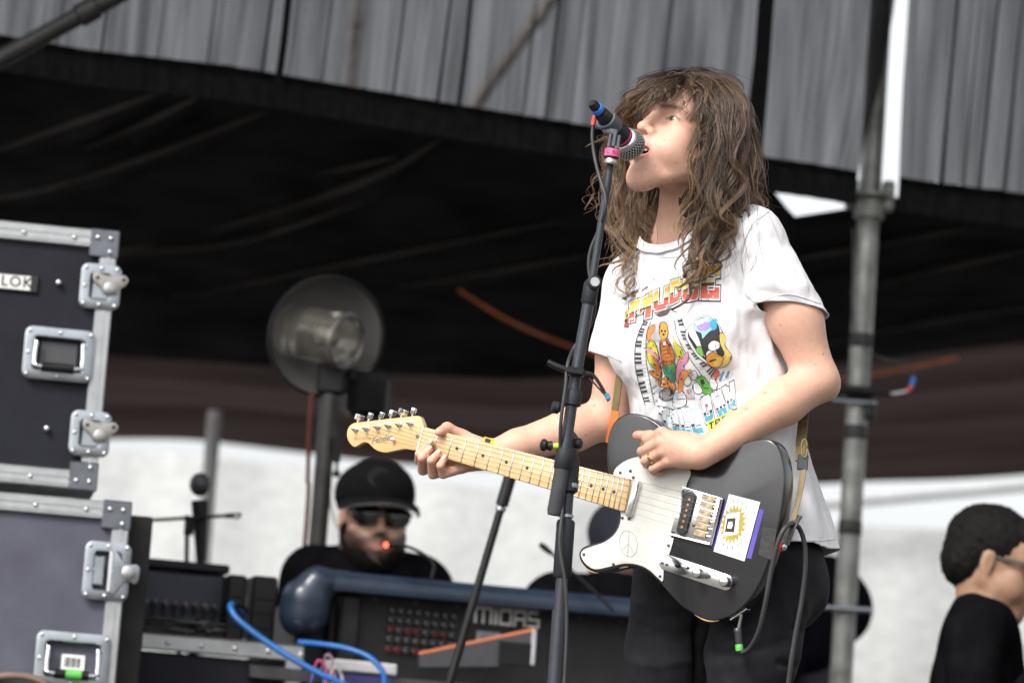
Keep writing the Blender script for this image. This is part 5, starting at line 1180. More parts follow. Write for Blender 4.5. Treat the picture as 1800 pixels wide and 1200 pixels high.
def letter(ch, quad, fills, lay, out=(.09, .05)):
    tl, tr, br, bl = [np.array(q, float) for q in quad]
    bil = lambda u, v: tuple((tl * (1 - u) + tr * u) * (1 - v) + (bl * (1 - u) + br * u) * v)
    for (e, col, dl) in ((out[0], BLK, 0), (out[1], WHT, 1)):
        for x, y, w, h in STROKES[ch]:
            if e: print_poly([bil(x - e, y - e), bil(x + w + e, y - e), bil(x + w + e, y + h + e), bil(x - e, y + h + e)], col, lay + dl)
    for x, y, w, h in STROKES[ch]:
        for v0, v1, col in fills:
            a, b = max(y, v0), min(y + h, v1)
            if b - a > .01: print_poly([bil(x, a), bil(x + w, a), bil(x + w, b), bil(x, b)], col, lay + 2)
FIRE = [(0, .18, (.78, .40, .05)), (.18, .42, YEL), (.42, .50, (.74, .66, .30)), (.50, .60, (.10, .07, .07)), (.60, .82, RED), (.82, 1, (.70, .16, .12))]
letter('S', Z1([(150, 830), (205, 760), (190, 990), (130, 1010)]), FIRE, 1, (.06, .0))
letter('M', Z1([(215, 690), (505, 560), (480, 880), (190, 955)]), FIRE, 1)
letter('U', Z1([(520, 545), (735, 465), (705, 760), (520, 810)]), FIRE, 3, (.09, .06))
letter('D', Z1([(750, 410), (900, 365), (880, 650), (730, 725)]), FIRE, 5)
letter('G', Z1([(915, 360), (1130, 275), (1105, 640), (905, 680)]), FIRE, 7)
letter('E', Z1([(1160, 225), (1388, 190), (1385, 640), (1135, 640)]), FIRE, 9)
# black spray under the name
print_poly(Z1([(540, 850), (690, 770), (760, 760), (700, 850), (600, 880)]), (.12, .09, .11), 0)
# keyboards
def keyboard(Lp, Rp, n, side, lay):
    L_, R_ = spline(Z2(Lp), n * 4 + 1), spline(Z2(Rp), n * 4 + 1)
    for a in (L_, R_):
        for i in range(0, n * 4, 4):
            d = a[i + 4] - a[i]; w = A(-d[1], d[0]); w = w / (np.linalg.norm(w) + 1e-9) * .55; print_poly([a[i] + w, a[i + 4] + w, a[i + 4] - w, a[i] - w], BLK, lay)
    for i in range(n):
        a, b = (L_, R_) if side < 0 else (R_, L_); p0, p1 = a[i * 4 + 1], a[i * 4 + 3]; q0, q1 = p0 + (b[i * 4 + 1] - p0) * .58, p1 + (b[i * 4 + 3] - p1) * .58
        if i % 7 not in (2, 6): print_poly([p0, q0, q1, p1], BLK, lay + 1)
        print_poly([p0 + (b[i * 4] - a[i * 4]) * .0 - (p1 - p0) * .5, b[i * 4] - (p1 - p0) * 0, b[i * 4] + (p1 - p0) * .16, p0 - (p1 - p0) * .34], (.30, .30, .31), lay)
keyboard([(235, 20), (190, 110), (150, 240), (142, 400), (165, 560), (210, 720), (245, 830)], [(300, 30), (262, 120), (250, 240), (252, 400), (275, 540), (305, 700), (330, 820)], 24, -1, 1)
keyboard([(525, 20), (545, 150), (610, 290), (690, 410), (790, 550), (885, 690)], [(590, 0), (650, 160), (715, 290), (800, 385), (890, 460), (955, 510)], 22, 1, 1)
# centre figure with coloured flames
def blob(pts, col, lay, n=36, outl=True):
    q = closed_spline(Z2(pts), n)
    if outl: c = q.mean(0); print_poly([tuple(c + (p - c) * (1 + 1.3 / (np.linalg.norm(p - c) + 1))) for p in q], BLK, lay)
    print_poly([tuple(p) for p in q], col, lay + 1)
print_poly(Z2([(270, 60), (520, 0), (540, 160), (420, 220), (280, 200)]), (.52, .51, .54), 0)
blob([(270, 110), (330, 60), (335, 110), (300, 160), (320, 220), (270, 210)], ORG, 1)
blob([(265, 240), (320, 210), (350, 260), (370, 330), (390, 420), (340, 470), (280, 420), (262, 330)], LIM, 1)
blob([(235, 290), (310, 290), (350, 340), (400, 400), (420, 460), (370, 440), (320, 350)], PNK, 3)
blob([(300, 360), (350, 400), (390, 470), (400, 540), (350, 570), (290, 520), (290, 490), (340, 500)], ORG, 5)
blob([(510, 180), (545, 240), (590, 290), (620, 370), (600, 430), (560, 400), (525, 300)], LIM, 1)
blob([(560, 400), (600, 370), (650, 320), (650, 400), (610, 450), (620, 500), (580, 560), (550, 610), (535, 520)], PNK, 3)
blob([(590, 500), (640, 500), (680, 490), (640, 560), (610, 600), (600, 680), (560, 700), (560, 620)], ORG, 5)
blob([(385, 60), (415, 35), (450, 60), (462, 130), (450, 190), (410, 205), (385, 150)], (.66, .36, .07), 5)
blob([(395, 110), (410, 108), (412, 125), (398, 128)], BLK, 7, 12, False); blob([(430, 110), (445, 112), (442, 128), (428, 125)], BLK, 7, 12, False); blob([(410, 145), (432, 145), (428, 165), (414, 165)], BLK, 7, 12, False)
blob([(390, 220), (460, 200), (500, 280), (525, 380), (500, 430), (430, 440), (395, 340)], (.52, .17, .04), 5)
for k in range(5): print_poly(Z2([(392 + k * 6, 270 + k * 34), (500 + k * 5, 250 + k * 36), (502 + k * 5, 258 + k * 36), (394 + k * 6, 279 + k * 34)]), (.12, .05, .03), 7)
print_poly(Z2([(418, 225), (450, 220), (455, 250), (422, 255)]), WHT, 8)
blob([(415, 450), (470, 440), (525, 430), (530, 520), (520, 600), (480, 590), (430, 520)], (.10, .30, .10), 5); blob([(430, 480), (480, 470), (520, 590), (500, 600)], TEAL, 7, 20, False)
blob([(380, 590), (450, 560), (520, 610), (525, 690), (440, 660), (370, 640)], ORG, 3); blob([(400, 625), (440, 610), (430, 640)], BLK, 5, 12, False)
for cx, cy in ((330, 440), (355, 535), (570, 360), (315, 500), (590, 575)): blob([(cx - 12, cy), (cx, cy - 9), (cx + 12, cy), (cx, cy + 9)], BLK, 7, 10, False)
for k in range(16):
    x, y = RNG.uniform(290, 380), RNG.uniform(570, 780); print_poly(Z2([(x, y), (x + 22, y - 6), (x + 18, y + 8), (x - 2, y + 12)]), (.22, .22, .23) if k % 2 else (.45, .45, .46), 1)
blob([(390, 690), (440, 670), (500, 690), (500, 760), (430, 780), (380, 750)], (.34, .34, .35), 1)
# big head
hd2 = [(700, 40), (760, -10), (850, -20), (930, 20), (960, 90), (985, 150), (1000, 250), (1060, 350), (1020, 430), (960, 465), (900, 470), (820, 420), (740, 350), (670, 250), (630, 140)]
blob(hd2, WHT, 3, 60)
blob([(690, 60), (760, 10), (850, 0), (930, 40), (955, 110), (960, 240), (1000, 340), (960, 360), (900, 300), (830, 320), (830, 400), (760, 340), (690, 240), (650, 150)], BLK, 5, 60, False)
blob([(700, 40), (740, 20), (720, 110), (760, 200), (800, 330), (820, 370), (780, 320), (710, 220), (660, 130)], WHT, 7, 40, False)
blob([(700, 60), (770, 0), (860, 0), (920, 30), (915, 90), (860, 120), (820, 160), (790, 190), (780, 140), (720, 110)], CYA, 8, 40); blob([(735, 80), (800, 40), (870, 40), (850, 100), (770, 120)], PUR, 10, 24, False); blob([(720, 40), (800, 0), (860, -5), (800, 40), (740, 65)], (.55, .75, .80), 10, 24); blob([(860, 30), (920, 10), (925, 90), (880, 110)], BLU, 10, 20, False)
blob([(955, 150), (985, 140), (1010, 190), (1000, 260), (1065, 350), (1030, 430), (980, 450), (1000, 340), (960, 240)], YEL, 8, 40)
blob([(830, 370), (890, 320), (950, 350), (990, 380), (960, 450), (900, 460), (850, 430)], (.74, .34, .06), 8, 36); blob([(900, 380), (970, 370), (960, 440), (910, 450)], YEL, 10, 20, False); print_poly(Z2([(850, 400), (920, 380), (925, 392), (860, 415)]), BLK, 12)
blob([(850, 250), (890, 215), (945, 230), (945, 280), (890, 305), (855, 290)], (.74, .74, .75), 9, 24); blob([(730, 290), (770, 265), (800, 330), (785, 360), (750, 330)], (.20, .48, .08), 9, 20)
# small figures
blob([(735, 570), (790, 550), (840, 600), (885, 700), (840, 725), (790, 700), (740, 620)], GRN, 3); blob([(770, 590), (800, 580), (812, 620), (785, 630)], BLK, 5, 14, False); print_poly(Z2([(800, 655), (850, 660), (850, 670), (800, 665)]), BLK, 5)
blob([(690, 510), (720, 500), (740, 540), (720, 580), (690, 570)], WHT, 3, 20); blob([(620, 570), (660, 550), (680, 600), (650, 640), (620, 620)], WHT, 3, 20); blob([(700, 640), (740, 610), (790, 690), (750, 720), (710, 690)], WHT, 5, 20)
blob([(860, 580), (900, 580), (930, 630), (910, 680), (870, 650)], WHT, 3, 20); print_poly(Z2([(880, 555), (935, 475), (945, 520), (970, 530), (930, 560)]), RED, 5)
for k in range(4): print_poly(Z2([(945 + k * 32, 590 - k * 14), (985 + k * 26, 500 - k * 2), (1000 + k * 26, 505 - k * 2), (962 + k * 32, 600 - k * 14)]), BLU if k % 2 == 0 else WHT, 5)
print_poly(Z2([(630, 680), (710, 650), (720, 760), (650, 770)]), (.42, .42, .44), 3); print_poly(Z2([(640, 690), (660, 684), (675, 720), (655, 725)]), RED, 5); print_poly(Z2([(668, 680), (680, 675), (695, 710), (682, 715)]), BLU, 5)
blob([(530, 690), (590, 690), (630, 740), (630, 820), (560, 850), (510, 830)], WHT, 3, 30); print_poly(Z2([(520, 770), (625, 760), (627, 768), (522, 778)]), BLK, 5); print_poly(Z2([(530, 700), (560, 700), (560, 770), (525, 770)]), (.40, .60, .68), 5)
print_poly(Z2([(410, 820), (520, 850), (700, 850), (760, 800), (770, 960), (600, 1000), (440, 1000), (390, 900)]), (.55, .66, .70), 0)
ICE = [(0, .48, WHT), (.48, .58, (.62, .70, .74)), (.58, .68, BLK), (.68, 1, (.10, .34, .46))]
for ch, q in (('T', [(370, 850), (460, 870), (480, 1060), (390, 1040)]), ('I', [(475, 880), (545, 890), (590, 1100), (520, 1085)]), ('L', [(560, 885), (620, 875), (690, 1110), (610, 1110)]), ('L', [(640, 870), (690, 850), (810, 1090), (710, 1115)]),
              ('O', [(775, 770), (860, 740), (900, 960), (820, 1000)]), ('W', [(880, 730), (960, 690), (1040, 900), (950, 950)]), ('N', [(985, 670), (1085, 610), (1110, 840), (1045, 880)])): letter(ch, Z2(q), ICE, 4, (.11, .07))
for k, ch in enumerate('TRIV'):
    x = 850 + k * 60; y = 1035 - k * 28; q = Z2([(x, y - 35), (x + 50, y - 58), (x + 55, y + 8), (x + 8, y + 32)]); tl, tr, br, bl = [A(*p) for p in q]; c = (tl + tr + br + bl) / 4
    print_poly([tuple(c + (p - c) * 1.45) for p in (tl, tr, br, bl)], (.62, .66, .05), 6); letter(ch, q, [(0, 1, BLK)], 7, (0, 0))
PRINT = M('ink_print', attr=True, rough=.85, var=.10, scale=160, bump=.15, bscale=1400, spec=.2)
mesh_obj('tshirt_print', np.array(pV), np.array(pF), PRINT, shirt, 0, np.array(pC))
# ================================================================ guitar
guitar = thing('electric_guitar', 'black single-cutaway electric guitar with white pickguard and maple neck', 'guitar', GO)
def gpt(u, v, h): return GO + GR @ A(u, v, h)
def gpoly(lst, h=0.0, n=None):
    p = np.array([G2(x, y, h) for x, y in lst]); return closed_spline(p, n) if n else p
BODY = [(1068, 829), (1066, 800), (1067, 779), (1070, 760), (1080, 740), (1099, 727.5), (1121, 727), (1143, 735), (1166, 751), (1190, 769), (1216, 783), (1248, 788), (1285, 783), (1320, 774), (1348, 771), (1366, 783), (1376, 808), (1380, 842), (1377, 878),
        (1369, 925), (1355, 975), (1338, 1020), (1318, 1053), (1293, 1077), (1268, 1088), (1244, 1090), (1221, 1080), (1196, 1063), (1176, 1043), (1158, 1023), (1142, 1008), (1124, 998), (1100, 995), (1075, 1001),
        (1051, 1006), (1033, 1000), (1021, 987), (1017, 973), (1023, 962), (1037, 956), (1058, 950), (1075, 938), (1085, 922), (1087, 905), (1082, 885), (1074, 855)]
GLOSS = M('black_lacquer', (.018, .018, .020), .16, var=.25, scale=9, rvar=.07, spec=.7, bump=.02, bscale=30)
body = MB().prism(gpoly(BODY, 0, 150), GO, GR, -.044, 0, .004, .006).build('body', GLOSS, guitar, 50)
PG = [(1081, 826), (1100, 810), (1121, 803), (1150, 800), (1185, 806), (1207, 818), (1215, 832), (1207, 853), (1192, 900), (1181, 942), (1185, 946), (1177, 974), (1168, 990), (1166, 1020), (1158, 1016), (1144, 1003), (1125, 993), (1100, 990), (1075, 995),
      (1051, 1000), (1037, 996), (1026, 985), (1022, 974), (1027, 966), (1042, 960), (1062, 953), (1080, 940), (1090, 922), (1092, 904), (1086, 880), (1080, 850)]
WHITEP = M('aged_white_plastic', (.61, .595, .55), .32, var=.06, scale=40, rvar=.08)
pg = MB().prism(gpoly(PG, 0, 120), GO, GR, .0004, .0024, .0006).build('pickguard', WHITEP, guitar, 40)
MB().prism(gpoly([(x + (1110 - x) * -.006, y + (910 - y) * -.006) for x, y in PG], 0, 120), GO, GR, .0002, .0015).build('pickguard_bevel', M('dark_ply', (.03, .03, .03), .4), pg, 40)
# neck
nt_, nb_, et_, eb_ = G2(744.5, 750, .009), G2(733.5, 790.5, .009), G2(1108, 842, .009), G2(1097.5, 899.5, .009)
MAPLE = M('maple', (.57, .375, .17), .32, var=.16, scale=14, stretch=(1, 1, 1), coat=.5, rvar=.06, bump=.0)
ee = nrm(np.append(eb_ - et_, 0))[:2]; ax = nrm(np.append(nt_ - et_, 0))[:2]
fb = [nt_, et_ + ax * .006, et_ + ax * .0015 + ee * .0015, et_ + ee * .006, eb_ - ee * .006, eb_ + ax * .0015 - ee * .0015, eb_ + ax * .006, nb_]
fbo = MB().prism(fb, GO, GR, .0006, .009, .0012).build('fingerboard', MAPLE, guitar, 40)
mb = MB(); rows = []
for t in np.linspace(0, 1, 24):
    a, b = nt_ * (1 - t) + et_ * t, nb_ * (1 - t) + eb_ * t; c = (a + b) / 2; w = np.linalg.norm(b - a) / 2; d = (b - a) / (2 * w); dep = .0125 + .004 * t
    rows.append([gpt(*(c - d * w * math.cos(s)), .0065 - dep * math.sin(s) ** .8) for s in np.linspace(0, math.pi, 13)])
mb.grid(np.array(rows)).build('neck', M('maple_back', (.60, .38, .17), .35, var=.14, scale=14, coat=.3), guitar, 180)
sad = [(1247, 876), (1244, 888), (1241, 901), (1238, 913), (1235, 925), (1232, 938)]
u_s = np.mean([G2(x, y)[0] for x, y in sad]); u_n = (nt_[0] + nb_[0]) / 2; L = u_n - u_s
FRET = M('nickel_silver', (.70, .69, .65), .38, .8, var=.06)
f0 = None
for i in range(1, 23):
    u = u_s + L * 2 ** (-i / 12); t = (u_n - u) / (u_n - (et_[0] + eb_[0]) / 2)
    if t > .985: break
    a, b = nt_ * (1 - t) + et_ * t, nb_ * (1 - t) + eb_ * t; d = b - a
    MB().tube([gpt(*(a + d * s), .0094) for s in (.01, .5, .99)], .0012, 6).build('fret', FRET, fbo, 180)
DOT = M('black_dot', (.02, .02, .02), .4)
for i, offs in ((3, (.5,)), (5, (.5,)), (7, (.5,)), (9, (.5,)), (12, (.3, .7)), (15, (.5,)), (17, (.5,)), (19, (.5,)), (21, (.5,))):
    u = u_s + L * (2 ** (-i / 12) + 2 ** (-(i - 1) / 12)) / 2; t = (u_n - u) / (u_n - (et_[0] + eb_[0]) / 2)
    a, b = nt_ * (1 - t) + et_ * t, nb_ * (1 - t) + eb_ * t
    for o in offs: MB().lathe([(.0033, 0), (.0033, .0007), (.0, .0007)], gpt(*(a + (b - a) * o), .0087), GN, 14).build('position_dot', DOT, fbo)
nut = MB().tube([gpt(*(nt_ + (nb_ - nt_) * s), .0088) for s in (0.0, 1.0)], .0024, 8).build('nut', M('bone', (.74, .70, .60), .4, var=.06), guitar, 60)
HST = [(609.4, 763.5), (611, 754), (616, 746.5), (623, 743), (638, 741), (666, 737.6), (694.4, 734.3), (723, 731.4), (735, 730.7), (740, 735), (743, 743), (744.5, 750), (739, 770), (733.5, 790.5), (713.3, 789), (699, 791), (685, 794.2), (675.5, 795.2), (666, 792.8),
       (658.5, 789), (652.9, 784.3), (648.2, 779.6), (642.5, 777.2), (635.9, 778.7), (628.3, 783.4), (622.7, 785.3), (617, 781.5), (611.3, 773)]
HH = .003
hs_ = MB().prism(gpoly(HST, HH, 110), GO, GR, HH - .0145, HH, .0015, .0015).build('headstock', MAPLE, guitar, 50)
posts = [(625.5, 754), (644.4, 752.2), (664.2, 749.4), (683.1, 747), (702, 745), (721.8, 743.2)]
CH = CHROME()
for i, (x, y) in enumerate(posts):
    c = gpt(*G2(x, y, HH), HH)
    t = MB().lathe([(.0068, 0), (.0068, .0012), (.0055, .002), (.0040, .0022), (.0035, .006), (.0030, .0085), (.0036, .0115), (.0036, .0130), (.0025, .0142), (0, .0145)], c, GN, 16).build('tuning_post', CH, guitar, 50)
btn = [(632, 733.5, .0185, .75), (651, 730.5, .0185, .2), (671, 729, .0185, .2), (690, 726.5, .0185, .45), (708.6, 724.5, .0185, .9), (727.2, 722, .0185, .2)]
for (x, y, s, k_), (qx, qy) in zip(btn, posts):
    c = GF(x, y, HH - .009); base = gpt(*G2(qx + 3, qy - 12, HH - .009), HH - .009); d = nrm(c - base)
    Rb = frame(d, cam2w((1, 0, 0))); ang = math.acos(min(1, k_)) ; Rz = Rb @ A([math.cos(ang), -math.sin(ang), 0], [math.sin(ang), math.cos(ang), 0], [0, 0, 1])
    b = MB().prism([(-.0095, -.0030), (-.0085, -.0036), (.0085, -.0036), (.0095, -.0030), (.0095, .0030), (.0085, .0036), (-.0085, .0036), (-.0095, .0030)], c, Rz, -.0065, .0065, .002, .002)
    b.tube([base, c], .0022, 8).build('tuning_button', CH, guitar, 40)
tr = gpt(*G2(693, 772.5, HH), HH); MB().lathe([(.0022, 0), (.0022, .006), (.0040, .0065), (.0040, .0085), (.0, .009)], tr, GN, 12).build('string_tree', CH, guitar, 40)
def Rtext(ang):
    c, s = math.cos(ang), math.sin(ang); X = -GA * c + np.cross(GN, -GA) * s; return np.stack([X, np.cross(GN, X), GN], 1)
tx0 = -math.atan2(*(lambda d: (d[1], -d[0]))(G2(680, 772, HH) - G2(625, 772, HH)))
def Rpix(x0, y0, x1, y1, h=0.0):
    X = nrm(GF(x1, y1, h) - GF(x0, y0, h)); return np.stack([X, np.cross(GN, X), GN], 1)
INK = M('grey_decal', (.19, .15, .12), .5, var=.1); 
Rl = Rpix(651, 776, 690, 768, HH)
text_mb(MB(), 'Fender', GF(671, 771.5, HH), Rl, .0165, .0004, shear=.35, offset=.0002).build('maker_lettering', M('silver_black_decal', (.16, .15, .15), .4), hs_, 0)
text_mb(MB(), 'TELECASTER', GF(637.5, 771, HH), Rpix(626, 771.5, 648, 771, HH), .0072, .0004).build('model_lettering', INK, hs_, 0)
text_mb(MB(), 'MADE IN U.S.A.', GF(672.5, 777.2, HH), Rpix(660, 777, 680, 777, HH), .0036, .0004).build('origin_lettering', INK, hs_, 0)
MB().lathe([(.0042, .0), (.0042, .0004), (0, .0004)], GF(734, 767, HH), GN, 14).build('truss_rod_plug', M('walnut', (.16, .08, .04), .4), hs_)
# bridge, pickups, controls
bp = gpoly([(1201.4, 855), (1272.5, 876), (1251.5, 959), (1178.5, 940)]); bc = bp.mean(0)
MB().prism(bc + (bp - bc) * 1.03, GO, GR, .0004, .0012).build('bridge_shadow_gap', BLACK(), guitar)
bridge = MB().prism(bp, GO, GR, .0008, .0032, .001).build('bridge_plate', CH, guitar, 40)
for k, (i, j) in enumerate(((0, 1), (2, 3))):
    a, b = bp[i], bp[j]; a, b = a + (bc - a) * .03, b + (bc - b) * .03; R2 = GR
    MB().tube([gpt(*a, .0045), gpt(*b, .0045)], .0022, 8).build('bridge_lip', CH, bridge, 40)
a, b = bp[1], bp[2]; a, b = a + (bc - a) * .03, b + (bc - b) * .03; MB().tube([gpt(*a, .0055), gpt(*b, .0055)], .0032, 8).build('bridge_lip', CH, bridge, 40)
AC = nrm(np.append(bp[3] - bp[0], 0))[:2]; AL = A(-AC[1], AC[0]); AL = AL if AL @ (bp[1] - bp[0]) > 0 else -AL
def oval(c, hl_, hw, n=24, da=None, dl=None):
    da = AC if da is None else da; dl = AL if dl is None else dl; o = []
    for t in np.linspace(0, 2 * math.pi, n, endpoint=False):
        s = math.sin(t); o.append(c + dl * hw * math.cos(t) + da * (hw * s + (hl_ - hw) * (1 if s > 1e-6 else -1 if s < -1e-6 else 0)))
    return np.array(o)
MB().prism(oval(G2(1208.5, 902), .041, .0105), GO, GR, .002, .0085, .001).build('bridge_pickup', M('pickup_black', (.02, .02, .022), .5), guitar, 40)
COP = M('copper_pole', (.55, .30, .16), .3, 1)
for i in range(6): MB().lathe([(.0024, 0), (.0024, .001), (0, .001)], gpt(*(G2(1208.5, 902) + AC * (i - 2.5) * .0105), .0082), GN, 12).build('pole_piece', COP, guitar)
MB().prism(oval(G2(1116, 876), .036, .0072), GO, GR, .001, .0105, .0018).build('neck_pickup', CH, guitar, 40)
BRASS = M('aged_brass_saddle', (.50, .40, .26), .38, 1, var=.3, scale=120)
for x, y in sad:
    MB().box(gpt(*(G2(x, y) + AL * .002), .0065), (.026, .0102, .0070), np.stack([GR @ np.append(AL, 0), GR @ np.append(AC, 0), GN], 1), .001).build('saddle', BRASS, bridge)
    MB().tube([gpt(*(G2(x, y) + AL * .008), .007), gpt(*(G2(x, y) + AL * .022), .0065)], .0014, 6).build('saddle_screw', CH, bridge, 60)
SCR = [(1090, 830), (1113, 838.5), (1105.5, 911), (1094, 909.5), (1026, 973.5), (1078, 991), (1160, 1012), (1175, 958), (1201, 862), (1183, 934), (1222, 878), (1219, 923), (1197, 903), (1164, 989), (1172, 991.5), (1282, 1024), (1108, 827)]
s0 = None
for x, y in SCR:
    c = GF(x, y, .0035)
    if s0 is None: s0 = MB().lathe([(.0027, -.001), (.0027, .0003), (.0018, .0010), (.0, .0012)], c, GN, 12).build('screw', M('dark_screw', (.10, .10, .10), .35, 1), guitar, 60)
    else: inst(s0, c, guitar)
c0, c1 = G2(1172, 988), G2(1276, 1023); dl = nrm(np.append(c1 - c0, 0))[:2]; dn = A(-dl[1], dl[0])
MB().prism(oval((c0 + c1) / 2, np.linalg.norm(c1 - c0) / 2 + .0150, .0150, 28, dl, dn), GO, GR, .0004, .0028, .0008).build('control_plate', CH, guitar, 40)
for x, y in ((1234, 1008), (1286 - 4, 1030 - 7)):
    c = GF(x, y, .0028)
    k_ = MB().lathe([(.0092, 0), (.0095, .001), (.0095, .010), (.0086, .0105), (.0086, .0125), (.0095, .013), (.0095, .0255), (.0088, .0275), (.0075, .028), (0, .028)], c, GN, 28).build('control_knob', M('knurled_steel', (.34, .345, .35), .35, .9, var=.2, scale=200), guitar, 40)
    MB().lathe([(.0075, .0282), (.006, .0286), (0, .0286)], c, GN, 20).build('knob_cap', CH, k_, 40)
sw = GF(1204, 996, .0028); MB().tube([sw, sw + GN * .016 + GR @ np.append(-dl, 0) * .004], .0020, 8).build('switch_lever', CH, guitar, 60)
st_ = sw + GN * .016 + GR @ np.append(-dl, 0) * .004; MB().lathe([(.0035, -.002), (.0045, .003), (.0042, .008), (.002, .010), (0, .0102)], st_, nrm(GN - GR @ np.append(dl, 0) * .3), 14).build('switch_tip', BLACK(), guitar, 60)
# strings
STR = M('string_steel', (.62, .60, .57), .25, 1, var=.05)
for i in range(6):
    s = .12 + .76 * i / 5; n_ = nt_ + (nb_ - nt_) * s; a = gpt(*n_, .0118); b = gpt(*(G2(*sad[i]) + AL * .002), .0108)
    po = gpt(*G2(*posts[5 - i], HH), HH) + GN * .0075 + GR @ np.append(nrm(np.append(G2(680, 790) - G2(680, 740), 0))[:2], 0) * .0033
    MB().tube([po, a, a * .5 + b * .5 + GN * .0002, b], .00052 - .00004 * i, 5).build('string', STR, guitar, 180)
# stickers, drawings
def decal(name, lst, mat, lift, th=.0003, parent=guitar, n=None):
    return MB().prism(gpoly(lst, 0, n), GO, GR, lift, lift + th).build(name, mat, parent, 0)
decal('purple_sticker', [(1335.5, 894), (1343, 896), (1320.5, 982), (1312.7, 980)], M('purple_paper', (.10, .075, .36), .6, spec=.2), .0003)
decal('blue_red_sticker', [(1277, 878), (1286, 876), (1263, 967), (1251, 962)], M('indigo_paper', (.045, .02, .25), .45), .0002)
decal('sticker_red_edge', [(1283, 872), (1287, 874), (1261, 968), (1256, 966)], M('red_brown_paper', (.28, .07, .05), .5, var=.3), .0006)
stk = decal('white_sticker', [(1281.9, 867.8), (1336.7, 882), (1309, 986), (1254.6, 968.5)], M('sticker_paper', (.66, .66, .65), .5, var=.03), .0009)
cc = A(1289, 921); sun_ = []
for i in range(38):
    t = 2 * math.pi * i / 38; r = (30 if i % 2 else 22); v = A(r * math.cos(t) * .78, r * math.sin(t) * 1.22)
    v = A(v[0] * .97 - v[1] * .22, v[0] * .22 + v[1] * .97); sun_.append(tuple(cc + v))
decal('sun_print', sun_, M('gold_ink', (.36, .265, .03), .6), .0013, .0001, stk)
decal('amplifier_print', [(1277, 905), (1301, 899), (1298, 938), (1272, 943)], M('sticker_paper'), .0016, .0001, stk)
decal('amplifier_print_side', [(1277, 905), (1283, 898), (1302, 903), (1297, 937), (1293, 941), (1296, 910)], M('grey_ink', (.35, .35, .34), .6), .0015, .0001, stk)
decal('amplifier_print_panel', [(1279, 911), (1294, 910), (1291, 935), (1275, 934)], M('black_ink', (.02, .02, .02), .5), .0019, .0001, stk)
decal('amplifier_print_knob', [(1281, 917), (1288, 916), (1289, 924), (1286, 929), (1279, 928)], M('sticker_paper'), .0022, .0001, stk)
for t in np.linspace(-1.9, 1.9, 13):
    v = A(math.cos(t) * .78, math.sin(t) * 1.22); v = A(v[0] * .97 - v[1] * .22, v[0] * .22 + v[1] * .97); a, b = cc + v * 32, cc + v * 37; w = A(-v[1], v[0]) * .5
    decal('ray_print', [tuple(a + w), tuple(b + w), tuple(b - w), tuple(a - w)], M('black_ink'), .0013, .0001, stk)
decal('black_tape', [(1341, 925), (1366, 930), (1356, 984), (1333, 974)], M('matt_black_tape', (.03, .03, .032), .7, bump=.3), .0003)
PEN = M('pencil_line', (.48, .47, .44), .6)
ring = [gpt(*G2(1105.7 + 15.5 * math.cos(t) + 2.5 * math.sin(t), 955 + 23 * math.sin(t), 0), .0026) for t in np.linspace(0, 2 * math.pi, 40)]
pm = MB().tube(ring, .0007, 4); cpt = lambda x, y: gpt(*G2(x, y), .0026)
for a, b in (((1107, 933), (1104, 978)), ((1106, 955), (1093, 967)), ((1106, 955), (1116, 973))): pm.tube([cpt(*a), cpt(*b)], .0007, 4)
pm.build('pencil_peace_sign', PEN, pg, 60)
# worn edge showing bare wood, strap buttons, jack
WOOD = M('bare_wood', (.52, .34, .16), .7, var=.3, scale=90)
edge = gpoly(BODY, 0, 150)
def chip(i0, n, w):
    pts = [gpt(*edge[(i0 + k) % 150], -.0042) for k in range(n)]; MB().tube(pts, [w * math.sin(math.pi * (k + .5) / n) + .0004 for k in range(n)], 6).build('worn_edge', WOOD, guitar, 180)
def near_i(x, y): return int(np.argmin(np.linalg.norm(edge - G2(x, y), axis=1)))
chip(near_i(1226, 1082) - 5, 7, .0022); chip(near_i(1040, 1003) - 2, 5, .0018); chip(near_i(1092, 996) - 1, 3, .0016); chip(near_i(1240, 1090) - 3, 4, .0012)
ib = near_i(1371, 955); ctr_ = edge.mean(0)
def edge_out(i): 
    e_ = edge[(i + 1) % 150] - edge[i - 1]; o = nrm(A(e_[1], -e_[0], 0))[:2]; return o if o @ (edge[i] - ctr_) > 0 else -o
eo = edge_out(ib); ed = GR @ np.append(eo, 0); sb = gpt(*(edge[ib] - eo * .001), -.020)
MB().lathe([(.0085, 0), (.0095, .002), (.0095, .006), (.0085, .007)], sb + ed * .004, nrm(ed + GN * .5), 22).build('strap_washer', M('red_rubber', (.62, .045, .03), .5), guitar, 40)
MB().lathe([(.004, 0), (.004, .010), (.0062, .012), (.0062, .014), (.004, .0155), (0, .0157)], sb + ed * .004, nrm(ed + GN * .5), 18).build('strap_button', CH, guitar, 40)
ij = near_i(1290, 1079); jo = edge_out(ij); jd = GR @ np.append(jo, 0); JK = gpt(*edge[ij], -.022)
MB().prism([(-.019, -.011), (.019, -.011), (.019, .011), (-.019, .011)], JK, frame(jd, GA), 0, .003, .001).build('jack_plate', CH, guitar, 40)
